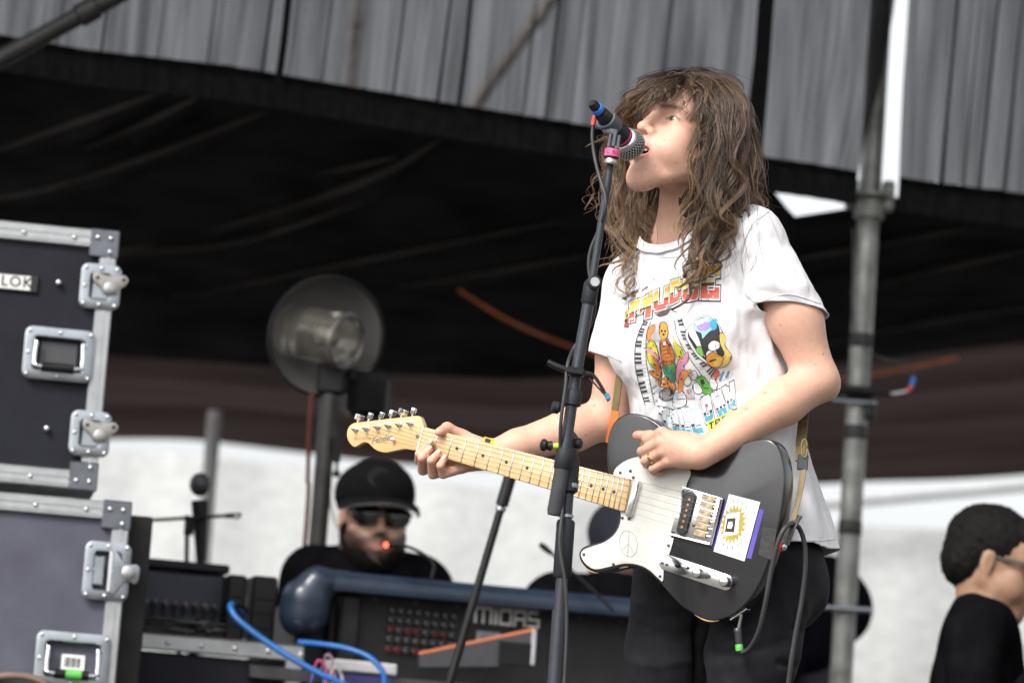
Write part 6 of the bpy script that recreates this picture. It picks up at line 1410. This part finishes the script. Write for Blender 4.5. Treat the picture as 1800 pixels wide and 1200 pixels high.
# ---------------------------------------------------------------- lead
lead = thing('guitar_lead', 'black guitar lead with a green-taped plug hanging from the guitar jack', 'cable', P(1300, 1140, -.19))
p0 = JK + jd * .003; p1 = GF(1297, 1112, -.03); p2 = GF(1300, 1142, -.03); pd = nrm(p2 - p1)
MB().tube([p0, p1], .0033, 10).build('plug_tip', CH, lead, 60)
MB().lathe([(.006, 0), (.0075, .002), (.0075, .008), (.0068, .010), (.0066, .030), (.0062, .031)], p1 - pd * .010, pd, 18).build('plug_barrel', M('grey_steel', (.10, .10, .11), .35, .8), lead, 40)
MB().lathe([(.0070, 0), (.0072, .001), (.0072, .011), (.0068, .012)], p1 + pd * .021, pd, 18).build('green_tape', M('green_tape', (.10, .48, .07), .6, bump=.3), lead, 40)
lp = [p1 + pd * .032, GF(1304, 1146, -.03), GF(1318, 1138, -.025), GF(1333, 1110, -.01), GF(1344, 1065, 0.0), GF(1354, 1010, .004), GF(1366, 958, .008), GF(1378, 930, .004), P(1392, 920, -.255), P(1405, 928, -.235), P(1414, 955, -.225), P(1415, 1000, -.22), P(1408, 1060, -.215), P(1397, 1120, -.21), P(1388, 1180, -.205), P(1380, 1260, -.19), P(1374, 1340, -.17), P(1400, 1500, -.12)]
lp.append(A(lp[-1][0] + .1, lp[-1][1] + .1, .004)); lp.append(A(lp[-1][0] + .8, .6, .004))
lp[-3][2] = .03
MB().tube(spline(lp, 110), .0046, 10).build('cord', M('rubber_cable', (.028, .028, .03), .5, var=.2), lead, 180)
# ---------------------------------------------------------------- strap
strap = thing('guitar_strap', 'olive webbing guitar strap over the singer with orange tape and leather ends', 'strap', P(1395, 900, -.2))
OL = M('olive_webbing', (.15, .115, .045), .85, var=.2, scale=80, bump=.4, bscale=600)
def shw(px, py, dY): return P(px, py, dY)
rear = [P(1345, 420, .10), P(1392, 560, .05), P(1412, 660, -.02), P(1412, 730, -.10), P(1408, 780, -.16), P(1407, 808, -.185)]
MB().strip(spline(rear, 40), A(.8, -.6, 0), .020, .003).build('webbing', OL, strap, 60)
LEA = M('leather', (.17, .125, .055), .6, var=.25, bump=.2)
MB().strip(spline([P(1408, 800, -.185), P(1411, 830, -.20), P(1405, 870, -.225), P(1393, 915, -.245), sb + ed * .012], 30), cam2w((1, .2, -.2)), [.014] * 6 + list(np.linspace(.012, .009, 14)) + [.011] * 10, .003).build('leather_end', LEA, strap, 60)
MB().strip(spline([P(1402, 905, -.24), P(1390, 925, -.25), P(1378, 955, -.25)], 14), cam2w((1, .2, -.2)), .020, .0032).build('leather_tab', M('black_leather', (.02, .018, .016), .5, bump=.2), strap, 60)
lo = [P(1414 + 5 * math.cos(t), 788 + 16 * math.sin(t), -.20) for t in np.linspace(0, 2 * math.pi, 20)]
MB().tube(lo, .0022, 6).build('cord_loop', LEA, strap, 180)
MB().box(P(1411, 812, -.196), (.020, .008, .030), frame(A(0, 0, 1)), .002).build('tape_wrap', M('grey_tape', (.05, .05, .055), .5), strap)
fr_ = [P(1120, 430, -.02), P(1108, 560, -.0), P(1091, 648, -.005), P(1084, 700, .0), P(1078, 740, .01), P(1073, 775, .03)]
MB().strip(spline(fr_, 30), cam2w((1, .1, -.5)), .014, .003).build('webbing', OL, strap, 60)
MB().strip(spline([P(1082, 722, .003), P(1077, 748, .01), P(1072, 778, .03)], 10), cam2w((1, .1, -.5)), .0165, .005).build('orange_tape', M('orange_tape', (.80, .17, .03), .6), strap, 60)
# ================================================================ microphone, stand, cable
MY = -.320
stand = thing('microphone_stand', 'dark grey boom microphone stand in front of the singer', 'microphone stand', A(P(983, 1200, MY)[0] - .03, MY, 0))
GUN = M('powder_coat_grey', (.026, .031, .040), .42, .15, var=.2, scale=60, rvar=.1, bump=.1)
RUB = M('black_rubber', (.014, .016, .020), .6, var=.2, scale=60, spec=.3)
top, bot = P(1074, 282, MY - .01), P(974, 905, MY)
bd = nrm(top - bot); Rb = frame(bd, A(1, 0, 0))
at = lambda py: P(np.interp(py, [282, 500, 655, 780, 905], [1074, 1040, 1013, 996, 974]), py, MY)
MB().tube([at(282), at(500)], .0068, 16).build('boom_upper', GUN, stand, 60)
MB().tube([at(505), at(655), at(820)], .0108, 18).build('boom_tube', GUN, stand, 60)
MB().tube([at(790), at(800), at(802), at(898), at(905)], [.0125, .0135, .0137, .0140, .0122], 20).build('rubber_grip', M('grey_rubber', (.045, .047, .052), .8, var=.15, spec=.25), stand, 40)
MB().lathe([(.0135, -.014), (.0165, -.012), (.0165, .012), (.0135, .016)], at(700), bd, 20).build('collar', RUB, stand, 40)
MB().lathe([(.0115, -.025), (.0142, -.020), (.0142, .014), (.0105, .020)], at(512), bd, 20).build('clutch', RUB, stand, 40)
kn_ = MB().lathe([(.012, -.01), (.0135, 0), (.0135, .006), (.011, .008)], at(498) + A(.004, -.010, 0), A(.15, -1, .05), 20).build('clutch_knob', RUB, stand, 40)
MB().lathe([(.0085, .0082), (.0085, .0088), (0, .0088)], at(498) + A(.004, -.010, 0), A(.15, -1, .05), 18).build('knob_badge', M('silver_badge', (.45, .46, .47), .4, .6), kn_, 40)
MB().lathe([(.0125, -.02), (.0165, -.015), (.0165, .016), (.0135, .021)], at(808) , bd, 20).build('collar', RUB, stand, 40)
# swivel
sw_ = P(1003, 780, MY + .022)
MB().lathe([(.021, -.008), (.023, -.004), (.023, .006), (.018, .010)], sw_, A(.9, -.45, .1), 22).build('swivel_disc', GUN, stand, 40)
MB().lathe([(.0095, .010), (.0095, .020), (.006, .022), (0, .022)], sw_, A(.9, -.45, .1), 14).build('swivel_bolt', RUB, stand, 40)
MB().tube([P(985, 783, MY), P(972, 784, MY)], [.006, .006], 12).build('knob_shaft', M('lime_plastic', (.45, .55, .03), .5), stand, 60)
MB().lathe([(.004, 0), (.0095, .003), (.0075, .010), (.0115, .015), (.0105, .021), (.004, .024)], P(972, 784, MY), A(-1, -.1, .05), 18).build('wing_knob', BLACK(), stand, 40)
MB().lathe([(.007, 0), (.0115, .004), (.0115, .013), (.008, .016)], P(985, 717, MY), A(-1, -.1, .05), 16).build('thumb_knob', RUB, stand, 40)
# lower tube (true vertical), clutch and tripod legs
b0 = P(1003, 800, MY + .018); base = A(b0[0], b0[1], 0)
zt = b0[2]
MB().tube([A(base[0], base[1], .20), A(base[0], base[1], .62)], .0132, 18).build('lower_tube', GUN, stand, 60)
zc = P(988, 960, MY)[2]
MB().tube([A(base[0], base[1], .60), A(base[0], base[1], zt)], .0108, 18).build('inner_tube', GUN, stand, 60)
MB().lathe([(.0135, -.055), (.0168, -.05), (.0168, .045), (.0145, .050)], A(base[0], base[1], zc), A(0, 0, 1), 22).build('height_clutch', RUB, stand, 40)
MB().tube([A(base[0], base[1], zc + .055), A(base[0], base[1], zc + .06)], .0135, 18).build('clutch_ring', STEEL(), stand, 60)
MB().lathe([(.0168, -.004), (.0172, 0), (.0168, .004)], P(1001, 853, MY + .018), A(0, 0, 1), 20).build('clutch_ring', STEEL(), stand, 60)
MB().lathe([(.012, -.06), (.0175, -.055), (.0175, .0), (.010, .02)], A(base[0], base[1], zt - .01), A(0, 0, 1), 20).build('swivel_mount', RUB, stand, 40)
MB().lathe([(.02, -.03), (.024, -.02), (.024, .03), (.016, .04)], A(base[0], base[1], .20), A(0, 0, 1), 20).build('tripod_hub', RUB, stand, 40)
for k in range(3):
    t = .6 + k * 2.0944; e_ = A(base[0] + .3 * math.cos(t), base[1] + .3 * math.sin(t), .012)
    MB().tube([A(base[0], base[1], .20) + .02 * A(math.cos(t), math.sin(t), 0), e_], .0095, 12).build('leg', GUN, stand, 60)
# clip for picks at 650
pc = at(655)
hold = thing('pick_holder', 'black wing-shaped holder clipped across the microphone stand', 'holder', pc)
MB().box(pc + A(-.002, -.012, 0), (.034, .030, .014), Rb, .003).build('clamp', BLACK(), hold)
MB().tube([P(995, 650, MY - .012), P(975, 642, MY - .012), P(963, 636, MY - .01)], [.0065, .006, .0055], 8).build('wing', BLACK(), hold, 50)
MB().strip(spline([P(1018, 655, MY - .015), P(1040, 658, MY - .015), P(1055, 676, MY - .015), P(1070, 704, MY - .015)], 14), A(0, -1, .2), .012, .004).build('wing', BLACK(), hold, 50)
MB().strip([P(1036, 664, MY - .008), P(1066, 697, MY - .008)], A(0, -1, .2), .006, .002).build('spring_bar', GUN, hold, 50)
MB().box(P(1068, 697, MY - .0165), (.008, .013, .012), frame(A(.45, 0, -.9)), .001).build('blue_tip', M('blue_pick', (.02, .20, .32), .5), hold)
# clip for the microphone
clip0 = top
MB().lathe([(.0118, -.012), (.0125, -.010), (.0125, -.004), (.0100, .0)], top + bd * .004, bd, 20).build('thread_ring', M('nickel', (.45, .44, .40), .35, 1), stand, 40)
mk = P(1097, 238, MY - .005); mt = P(1057, 200, MY - .010)       # along the microphone: grille end and tail end
mdir = nrm(cam2w((.50, -.50, .68)))
cj = P(1079, 243, MY)
clip = thing('microphone_clip', 'grey swivel microphone clip with pink tape on the stand top', 'clip', top)
MB().lathe([(.0105, .002), (.0135, .004), (.0135, .020), (.0115, .022)], top, bd, 22).build('base_sleeve', RUB, clip, 40)
tape = MB().lathe([(.0139, .0), (.0141, .0008), (.0141, .0125), (.0139, .0135)], top + bd * .0065, bd, 26).build('pink_tape', M('pink_tape', (.85, .10, .28), .5, var=.08), clip, 40)
Rt = np.stack([nrm(cam2w((1, .05, 0)) - bd * (bd @ cam2w((1, .05, 0)))), bd, np.cross(nrm(cam2w((1, .05, 0)) - bd * (bd @ cam2w((1, .05, 0)))), bd)], 1)
tn = Rt[:, 2] if Rt[:, 2] @ FWD < 0 else -Rt[:, 2]; Rt = np.stack([Rt[:, 0], bd, np.cross(Rt[:, 0], bd)], 1)
if Rt[:, 2] @ FWD > 0: Rt[:, 0] *= -1; Rt[:, 2] *= -1
text_mb(MB(), 'C B3', top + bd * .0132 + Rt[:, 2] * .0143, Rt, .011, .0002).build('tape_lettering', M('black_ink', (.02, .02, .02), .5), tape, 0)
GR2 = M('grey_plastic', (.075, .082, .10), .4, var=.15)
for s in (-1, 1): MB().box(top + bd * .033 + Rt[:, 0] * s * .0082, (.0055, .030, .013), np.stack([Rt[:, 0], bd, Rt[:, 2]], 1), .0015).build('fork', GR2, clip)
MB().box(top + bd * .041, (.0075, .034, .011), np.stack([Rt[:, 0], bd, Rt[:, 2]], 1), .002).build('swivel_tongue', GR2, clip)
hc = mt + mdir * .030; Rm = frame(mdir, -bd)
rg = [hc + Rm @ A(.0180 * math.cos(t), .0180 * math.sin(t), 0) for t in np.linspace(-2.3, 2.3, 22)]
MB().strip(rg, mdir, .028, .0045).build('holder_ring', GR2, clip, 50)
MB().tube([top + bd * .052, hc + Rm @ A(.0185, 0, 0)], [.006, .008], 10).build('neck', GR2, clip, 60)
MG = 1.16
MGs = lambda l: [(r * MG, h) for r, h in l]
# microphone
mic = thing('microphone', 'black handheld vocal microphone with silver mesh grille and magenta ring', 'microphone', hc)
MB().lathe(MGs([(.0095, -.004), (.0118, .0), (.0122, .012), (.0128, .022), (.0160, .050), (.0172, .066), (.0175, .082), (.0190, .084), (.0190, .088)]), mt, mdir, 28).build('handle', M('mic_black', (.022, .020, .022), .42, .3, var=.15), mic, 40)
MB().lathe(MGs([(.0176, .0), (.0180, .0006), (.0180, .0034), (.0176, .004)]), mt + mdir * .074, mdir, 28).build('magenta_ring', M('magenta_tape', (.62, .03, .17), .5), mic, 40)
gb = mt + mdir * .084
MB().lathe(MGs([(.0185, -.002), (.0212, .0), (.0222, .003), (.0222, .006), (.0210, .008)]), gb, mdir, 30).build('grille_collar', M('silver_paint', (.50, .51, .52), .35, .8), mic, 40)
MB().lathe(MGs([(.0205, .006), (.0252, .016), (.0236, .028), (.0172, .037), (.008, .042), (0, .043)]), gb, mdir, 30).build('foam', M('dark_foam', (.03, .03, .03), .9), mic, 180)
wires = MB(); 
for fam in (-1, 1):
    for k in range(30):
        pts = []
        for t in np.linspace(0, 1, 14):
            prof_r = np.interp(t, [0, .25, .5, .75, .92, 1], [.0222, .0268, .0252, .0185, .0085, .002]); prof_h = np.interp(t, [0, .25, .5, .75, .92, 1], [.005, .016, .029, .0395, .0440, .0448])
            an = 2 * math.pi * k / 30 + fam * t * 1.1; pts.append(gb + frame(mdir) @ A(MG * prof_r * math.cos(an), MG * prof_r * math.sin(an), prof_h + fam * .00015))
        wires.tube(pts, .00055, 4, cap=False)
wires.build('grille_mesh', M('grille_wire', (.62, .62, .62), .35, .9, var=.1), mic, 180)
# plug and microphone cable
xc = thing('microphone_cable', 'black microphone cable with blue and red tape bands wound down the stand', 'cable', mt)
MB().lathe([(.0105, .0), (.0112, -.004), (.0112, -.018), (.0100, -.020), (.0095, -.030), (.0060, -.036)], mt, mdir, 22).build('plug', BLACK(), xc, 40)
MB().lathe([(.0114, -.010), (.0117, -.011), (.0117, -.0195), (.0106, -.021)], mt, mdir, 22).build('blue_band', M('blue_tape', (.03, .13, .55), .5), xc, 40)
pc0 = mt - mdir * .034
cp = [pc0, P(1052, 193, MY + .02), P(1046, 203, MY + .02), P(1043, 218, MY + .02), P(1041, 240, MY + .018), P(1045, 275, MY + .012), P(1054, 312, MY - .01), P(1064, 345, MY - .022), P(1063, 375, MY - .02), P(1052, 405, MY + .012), P(1038, 440, MY + .018), P(1035, 470, MY + .018), P(1040, 500, MY + .016), P(1046, 530, MY + .012), P(1038, 570, MY + .02), P(1010, 610, MY + .022), P(998, 640, MY - .01), P(994, 680, MY - .02), P(986, 740, MY - .02), P(985, 800, MY + .0), P(989, 850, MY + .01), P(988, 900, MY - .005), P(984, 960, MY - .012), P(994, 1030, MY - .010), P(996, 1100, MY - .006), P(992, 1200, MY - .004), P(985, 1320, MY - .004), P(980, 1430, MY - .004)]
zz = cp[-1].copy(); cp += [A(zz[0] - .05, zz[1] - .03, .03), A(zz[0] - .15, zz[1] + .1, .004), A(zz[0] - .6, zz[1] + .9, .004)]
cv = spline(cp, 220)
MB().tube(cv, .0034, 9).build('cord', M('rubber_cable', (.028, .028, .03), .5, var=.2), xc, 180)
i0 = int(220 * .35 / 30 * 1); 
def band(a, b, mat, nm, r=.0046):
    q = spline(cp[:6], 60); MB().tube(q[a:b], r, 12).build(nm, mat, xc, 60)
band(5, 22, M('blue_tape'), 'blue_tape'); band(25, 38, M('red_tape', (.70, .06, .03), .5), 'red_tape')
# ================================================================ crew in the background
BTEE = M('black_tee', (.006, .006, .007), .9, var=.3, scale=20, bump=.2, spec=.0); DTR = M('dark_trousers', (.02, .02, .025), .85)
def crew(label, ho, yaw, pitch, s, floor, lean=(0, 0), male=True, vox=.005, skin_c=(.42, .24, .17), hide=None, beard=None, arms='down', build=1.0, paint=None, nk=.15):
    R = head_frame(yaw, pitch); f = A(-math.sin(yaw), -math.cos(yaw), 0); l = A(math.cos(yaw), -math.sin(yaw), 0); Rb = np.stack([l, f, A(0, 0, 1)], 1)
    nb = ho + A(lean[0] * .2, lean[1] * .2, -nk) - f * .02; T = lambda x, y, z: nb + Rb @ A(x * build, y, z) + A(lean[0], lean[1], 0) * -z
    pr = head_prims(ho, R, s, 0, male); pr += [cone(nb, ho + R @ A(0, -.02, -.06), .062, .056, .03), cone(T(-.15, 0, -.05), T(.15, 0, -.05), .06, .06, .04), ell(T(0, 0, -.28), (.16 * build, .10, .28), Rb, .05), ell(T(0, 0, -.55), (.15 * build, .11, .14), Rb, .05)]
    arm = []
    for x in (-1, 1):
        a, b, c = T(x * .185, 0, -.07), T(x * .225, .0, -.36), T(x * .19, .16, -.52); arm.append((a, b, c)); pr += chain([a, b, c], [.05, .042, .03], .02) + [ell(c + f * .05, (.042, .07, .022), Rb, .015)]
        for j in range(4): pr.append(cone(c + f * .09 + l * (.026 - .017 * j), c + f * .15 + l * (.026 - .017 * j) - A(0, 0, .02), .010, .008, .004))
        pr.append(cone(c + f * .04 - l * x * .035, c + f * .10 - l * x * .05, .011, .009, .006))
        hip, knee, ank = T(x * .09, 0, -.60), A(0, 0, 0), A(0, 0, 0); hip = hip.copy(); ank = A(hip[0], hip[1], floor + .08); knee = hip * .5 + ank * .5 + f * .02; pr += chain([hip, knee, ank], [.075, .05, .035], .03)
    v, fc = sdf_mesh(pr, vox, 1); hl_ = (v - ho) @ R / s; col = np.tile(A(*skin_c), (len(v), 1))
    if paint is not None: col = paint(hl_, col)
    o = thing('person', label, 'person', A(nb[0], nb[1], floor)); mesh_obj('body', v, fc, SKIN, o, 180, col)
    tp_ = [cone(T(-.16, 0, -.055), T(.16, 0, -.055), .072, .072, .05), ell(T(0, 0, -.28), (.185 * build, .125, .30), Rb, .06), ell(T(0, 0, -.52), (.18 * build, .13, .16), Rb, .06), cone(T(0, 0, .0), T(0, 0, -.1), .068, .08, .03)]
    for a, b, c in arm: tp_.append(cone(a, a * .3 + b * .7, .068, .066, .03))
    v, fc = sdf_mesh(tp_, .009, 2); n = vnormals(v, fc); v = v + n * (.005 * vnoise(v * 14, 3))[:, None]; mesh_obj('tshirt', v, fc, BTEE, o, 180)
    for x in (-1, 1):
        hip = T(x * .09, 0, -.60); ank = A(hip[0], hip[1], floor + .06); knee = hip * .5 + ank * .5 + f * .02
        v, fc = sdf_mesh(chain([hip + A(0, 0, .05), knee, ank], [.10, .075, .06], .03), .012, 2); mesh_obj('trouser_leg', v, fc, DTR, o, 180)
        c = A(ank[0], ank[1], floor); v, fc = sdf_mesh([ell(c + f * .06 + A(0, 0, .045), (.05, .135, .045), Rb)], .010, 1); v[:, 2] = np.maximum(v[:, 2], floor + .002); mesh_obj('shoe', v, fc, BLACK(), o, 180)
    return o, R, Rb
def beard_paint(h, col):
    w = np.clip((-.030 - h[:, 2]) / .012, 0, 1) * np.clip((h[:, 1] + .02) / .03, 0, 1) * (h[:, 2] > -.135); mouth = np.exp(-((h[:, 0] / .022) ** 2 + ((h[:, 2] + .070) / .008) ** 2)); ch = np.exp(-(((np.abs(h[:, 0]) - .03) / .02) ** 2 + ((h[:, 2] + .038) / .014) ** 2))
    w = w * (1 - np.clip(ch * 1.2, 0, 1)) * (1 - mouth); col = col * (1 - w[:, None] * .93) + A(.012, .009, .008) * w[:, None] * .93
    return col * (1 - mouth[:, None] * (h[:, 1:2] > .06)) + A(.36, .14, .11) * mouth[:, None] * (h[:, 1:2] > .06)
# bearded man in a cap
h1 = P(657, 908, 2.55); s1 = 1.12; o1, R1, Rb1 = crew('bearded man in black cap and dark sunglasses behind the mixing console', h1, rad(-12), rad(-2), s1, LOW, vox=.0045, build=.86, skin_c=(.58, .34, .245), paint=beard_paint, nk=.10)
Tn = lambda x, y, z: h1 + R1 @ (A(x, y, z) * s1)
bd_ = [ell(Tn(0, .058, -.098), A(.050, .040, .040) * s1, R1), ell(Tn(0, .03, -.090), A(.060, .05, .036) * s1, R1, .02)] + [cone(Tn(x * .066, .0, -.025), Tn(x * .052, .03, -.085), .012 * s1, .022 * s1, .02) for x in (-1, 1)]
bd_ += [ell(Tn(0, .105, -.075), A(.022, .02, .010) * s1, R1, .006, 's')]
v, fc = sdf_mesh(bd_, .005, 1); n = vnormals(v, fc); v += n * (.004 * vnoise(v * 130, 7))[:, None]; mesh_obj('beard', v, fc, M('black_beard', (.008, .0065, .006), .9, bump=.6, bscale=300, spec=.06), o1, 180)
cap = [ell(Tn(0, -.010, .050), A(.093, .113, .082) * s1, R1), ell(Tn(0, .040, .072), A(.072, .062, .052) * s1, R1, .03)]
v, fc = sdf_mesh(cap, .005, 1); h_ = (v - h1) @ R1 / s1; kp = (h_[fc][:, :, 2] > .030 - .02 * (h_[fc][:, :, 1] < -.05)).all(1); fc = fc[kp]; us = np.unique(fc); rm = -np.ones(len(v), int); rm[us] = np.arange(len(us))
crown = mesh_obj('cap', v[us], rm[fc], M('black_twill', (.008, .008, .009), .9, bump=.3, bscale=400, spec=.08), o1, 180); so_ = crown.modifiers.new('thickness', 'SOLIDIFY'); so_.thickness = .004
brim = []
for t in np.linspace(0, 1, 8): brim.append([Tn(.092 * math.sin(a) * (1 + .0 * t), .066 * math.cos(a) + .036 + t * (.082 * math.cos(a) ** .8), .037 - .018 * t - .012 * abs(math.sin(a)) ** 2) for a in np.linspace(-1.45, 1.45, 22)])
br = MB().grid(np.array(brim)).build('brim', M('black_twill'), crown, 180); b2 = br.modifiers.new('thickness', 'SOLIDIFY'); b2.thickness = .005
MB().tube(brim[-1], .0038, 8).build('brim_edge', M('grey_piping', (.06, .058, .054), .8), crown, 180)
em = MB()
for r_, w_ in ((.020, .0022), (.012, .0022)): em.tube([Tn(-.012 + r_ * math.cos(t) * 1.2, .099 - .25 * r_ * math.sin(t), .084 + r_ * math.sin(t)) for t in np.linspace(.4, 5.6, 24)], w_, 6)
em.build('cap_emblem', M('charcoal_thread', (.03, .03, .032), .8), crown, 180)
gl = MB()
for x in (-1, 1): gl.prism(closed_spline([(-.037, .018), (.0, .022), (.034, .019), (.036, -.010), (.017, -.025), (-.017, -.025), (-.036, -.010)], 36), Tn(x * .034, .098, -.003), np.stack([R1[:, 0], R1[:, 2], R1[:, 1]], 1), -.003 * 1, .003, .001)
gl.box(Tn(0, .101, .004), A(.016, .005, .006) * s1, R1, .001)
for x in (-1, 1): gl.box(Tn(x * .070, .045, .005), A(.004, .11, .008) * s1, R1, .001)
gl.build('sunglasses', M('black_acetate', (.006, .006, .007), .08, coat=.6), o1, 40)
# profile man at the right edge
def dark_paint(h, col): return col
h2 = P(1746, 986, 1.9); s2 = 1.09; o2, R2, Rb2 = crew('dark-haired man in black T-shirt and sunglasses in profile at right edge', h2, rad(-80), rad(-12), s2, LOW, vox=.005, skin_c=(.31, .18, .115), build=1.25, nk=.12)
T2 = lambda x, y, z: h2 + R2 @ (A(x, y, z) * s2)
hp = [ell(T2(0, -.016, .042), A(.080, .100, .082) * s2, R2), ell(T2(0, -.055, -.01), A(.072, .060, .066) * s2, R2, .02), ell(T2(0, .07, .078), A(.06, .035, .030) * s2, R2, .02), ell(T2(0, .085, -.045), A(.11, .085, .088) * s2, R2, .008, 's'), ell(T2(0, -.005, -.035), A(.10, .03, .045) * s2, R2, .006, 's')]
v, fc = sdf_mesh(hp, .005, 1); n = vnormals(v, fc); v += n * (.0025 * vnoise(v * A(90, 90, 60), 2) + .003 * vnoise(v * A(220, 220, 110), 5))[:, None]; mesh_obj('hair', v, fc, M('black_hair', (.007, .006, .006), .7, bump=.4, bscale=260, spec=.12), o2, 180)
g2 = MB()
for x in (-1, 1): g2.prism(closed_spline([(-.029, .014), (.0, .018), (.029, .015), (.030, -.008), (.014, -.020), (-.014, -.020), (-.030, -.008)], 30), T2(x * .034, .098, -.003), np.stack([R2[:, 0], R2[:, 2], R2[:, 1]], 1), -.002, .002); g2.box(T2(x * .070, .045, .005), A(.004, .11, .007) * s2, R2, .001)
g2.build('sunglasses', M('black_acetate'), o2, 40)
# capped person half hidden behind the guitar horn
h3 = P(1092, 962, 2.75); o3, R3, Rb3 = crew('person in dark cap half hidden behind the guitar horn', h3, rad(160), rad(-12), 1.05, LOW, vox=.008, skin_c=(.10, .055, .04), nk=.10, build=1.1)
v, fc = sdf_mesh([ell(h3 + R3 @ A(0, -.012, .042), (.092, .108, .085), R3), ell(h3 + R3 @ A(0, -.05, .0), (.08, .07, .06), R3, .02)], .007, 1); mesh_obj('cap', v, fc, M('navy_twill', (.008, .009, .020), .8), o3, 180)
# crouching figure behind the pole: dark back
h4 = P(1425, 1075, 2.5); o4 = thing('person', 'person in black bending down behind the lower scaffold pole', 'person', A(P(1460, 1150, 3.85)[0], 3.85, LOW))
C4 = lambda px, py, y: P(px, py, 3.85 + y * 1.14)
v, fc = sdf_mesh([ell(C4(1457, 1066, 0), (.130, .18, .120)), ell(C4(1408, 1115, -.02), (.118, .17, .138), None, .06), cone(C4(1450, 1010, .0), C4(1400, 1040, -.1), .056, .10, .06), cone(C4(1400, 1110, -.1), C4(1370, 1195, -.15), .07, .05, .03)], .009, 2); n = vnormals(v, fc); v += n * (.004 * vnoise(v * 16, 3))[:, None]
mesh_obj('jacket', v, fc, M('black_fleece', (.007, .007, .010), .9, bump=.3, spec=.0), o4, 180)
hd_ = head_prims(C4(1360, 1060, -.2), head_frame(rad(30), rad(-40)), 1.0, 0, True) + [cone(C4(1375, 1075, -.15), C4(1410, 1090, -.05), .055, .07, .03), ell(C4(1400, 1130, 0), (.10, .12, .12), None, .05)]
for dx in (-.09, .09):
    hp_ = C4(1375, 1190, .0) + A(dx * .6, 0, 0); kn4 = A(hp_[0] - .02, hp_[1] - .10, (hp_[2] + LOW) / 2); an4 = A(hp_[0], hp_[1], LOW + .07); hd_ += chain([hp_, kn4, an4], [.08, .055, .04], .04)
v, fc = sdf_mesh(hd_, .008, 1); mesh_obj('body', v, fc, SKIN, o4, 180, np.tile(A(.30, .17, .12), (len(v), 1)))
for dx in (-.09, .09):
    hp_ = C4(1375, 1190, .0) + A(dx * .6, 0, 0); kn4 = A(hp_[0] - .02, hp_[1] - .10, (hp_[2] + LOW) / 2); an4 = A(hp_[0], hp_[1], LOW + .07)
    v, fc = sdf_mesh(chain([hp_, kn4, an4], [.11, .08, .065], .04), .012, 1); mesh_obj('trouser_leg', v, fc, DTR, o4, 180)
    v, fc = sdf_mesh([ell(A(an4[0], an4[1] - .05, LOW + .045), (.05, .13, .045))], .012, 1); v[:, 2] = np.maximum(v[:, 2], LOW + .002); mesh_obj('shoe', v, fc, BLACK(), o4, 180)
# shoulder of one more person in the bottom right corner
h5 = P(1905, 1075, 1.5); crew('person in black with only a shoulder showing in the bottom right corner', h5, rad(-60), rad(-20), 1.05, LOW - .0, vox=.010, skin_c=(.36, .2, .14), build=.95)
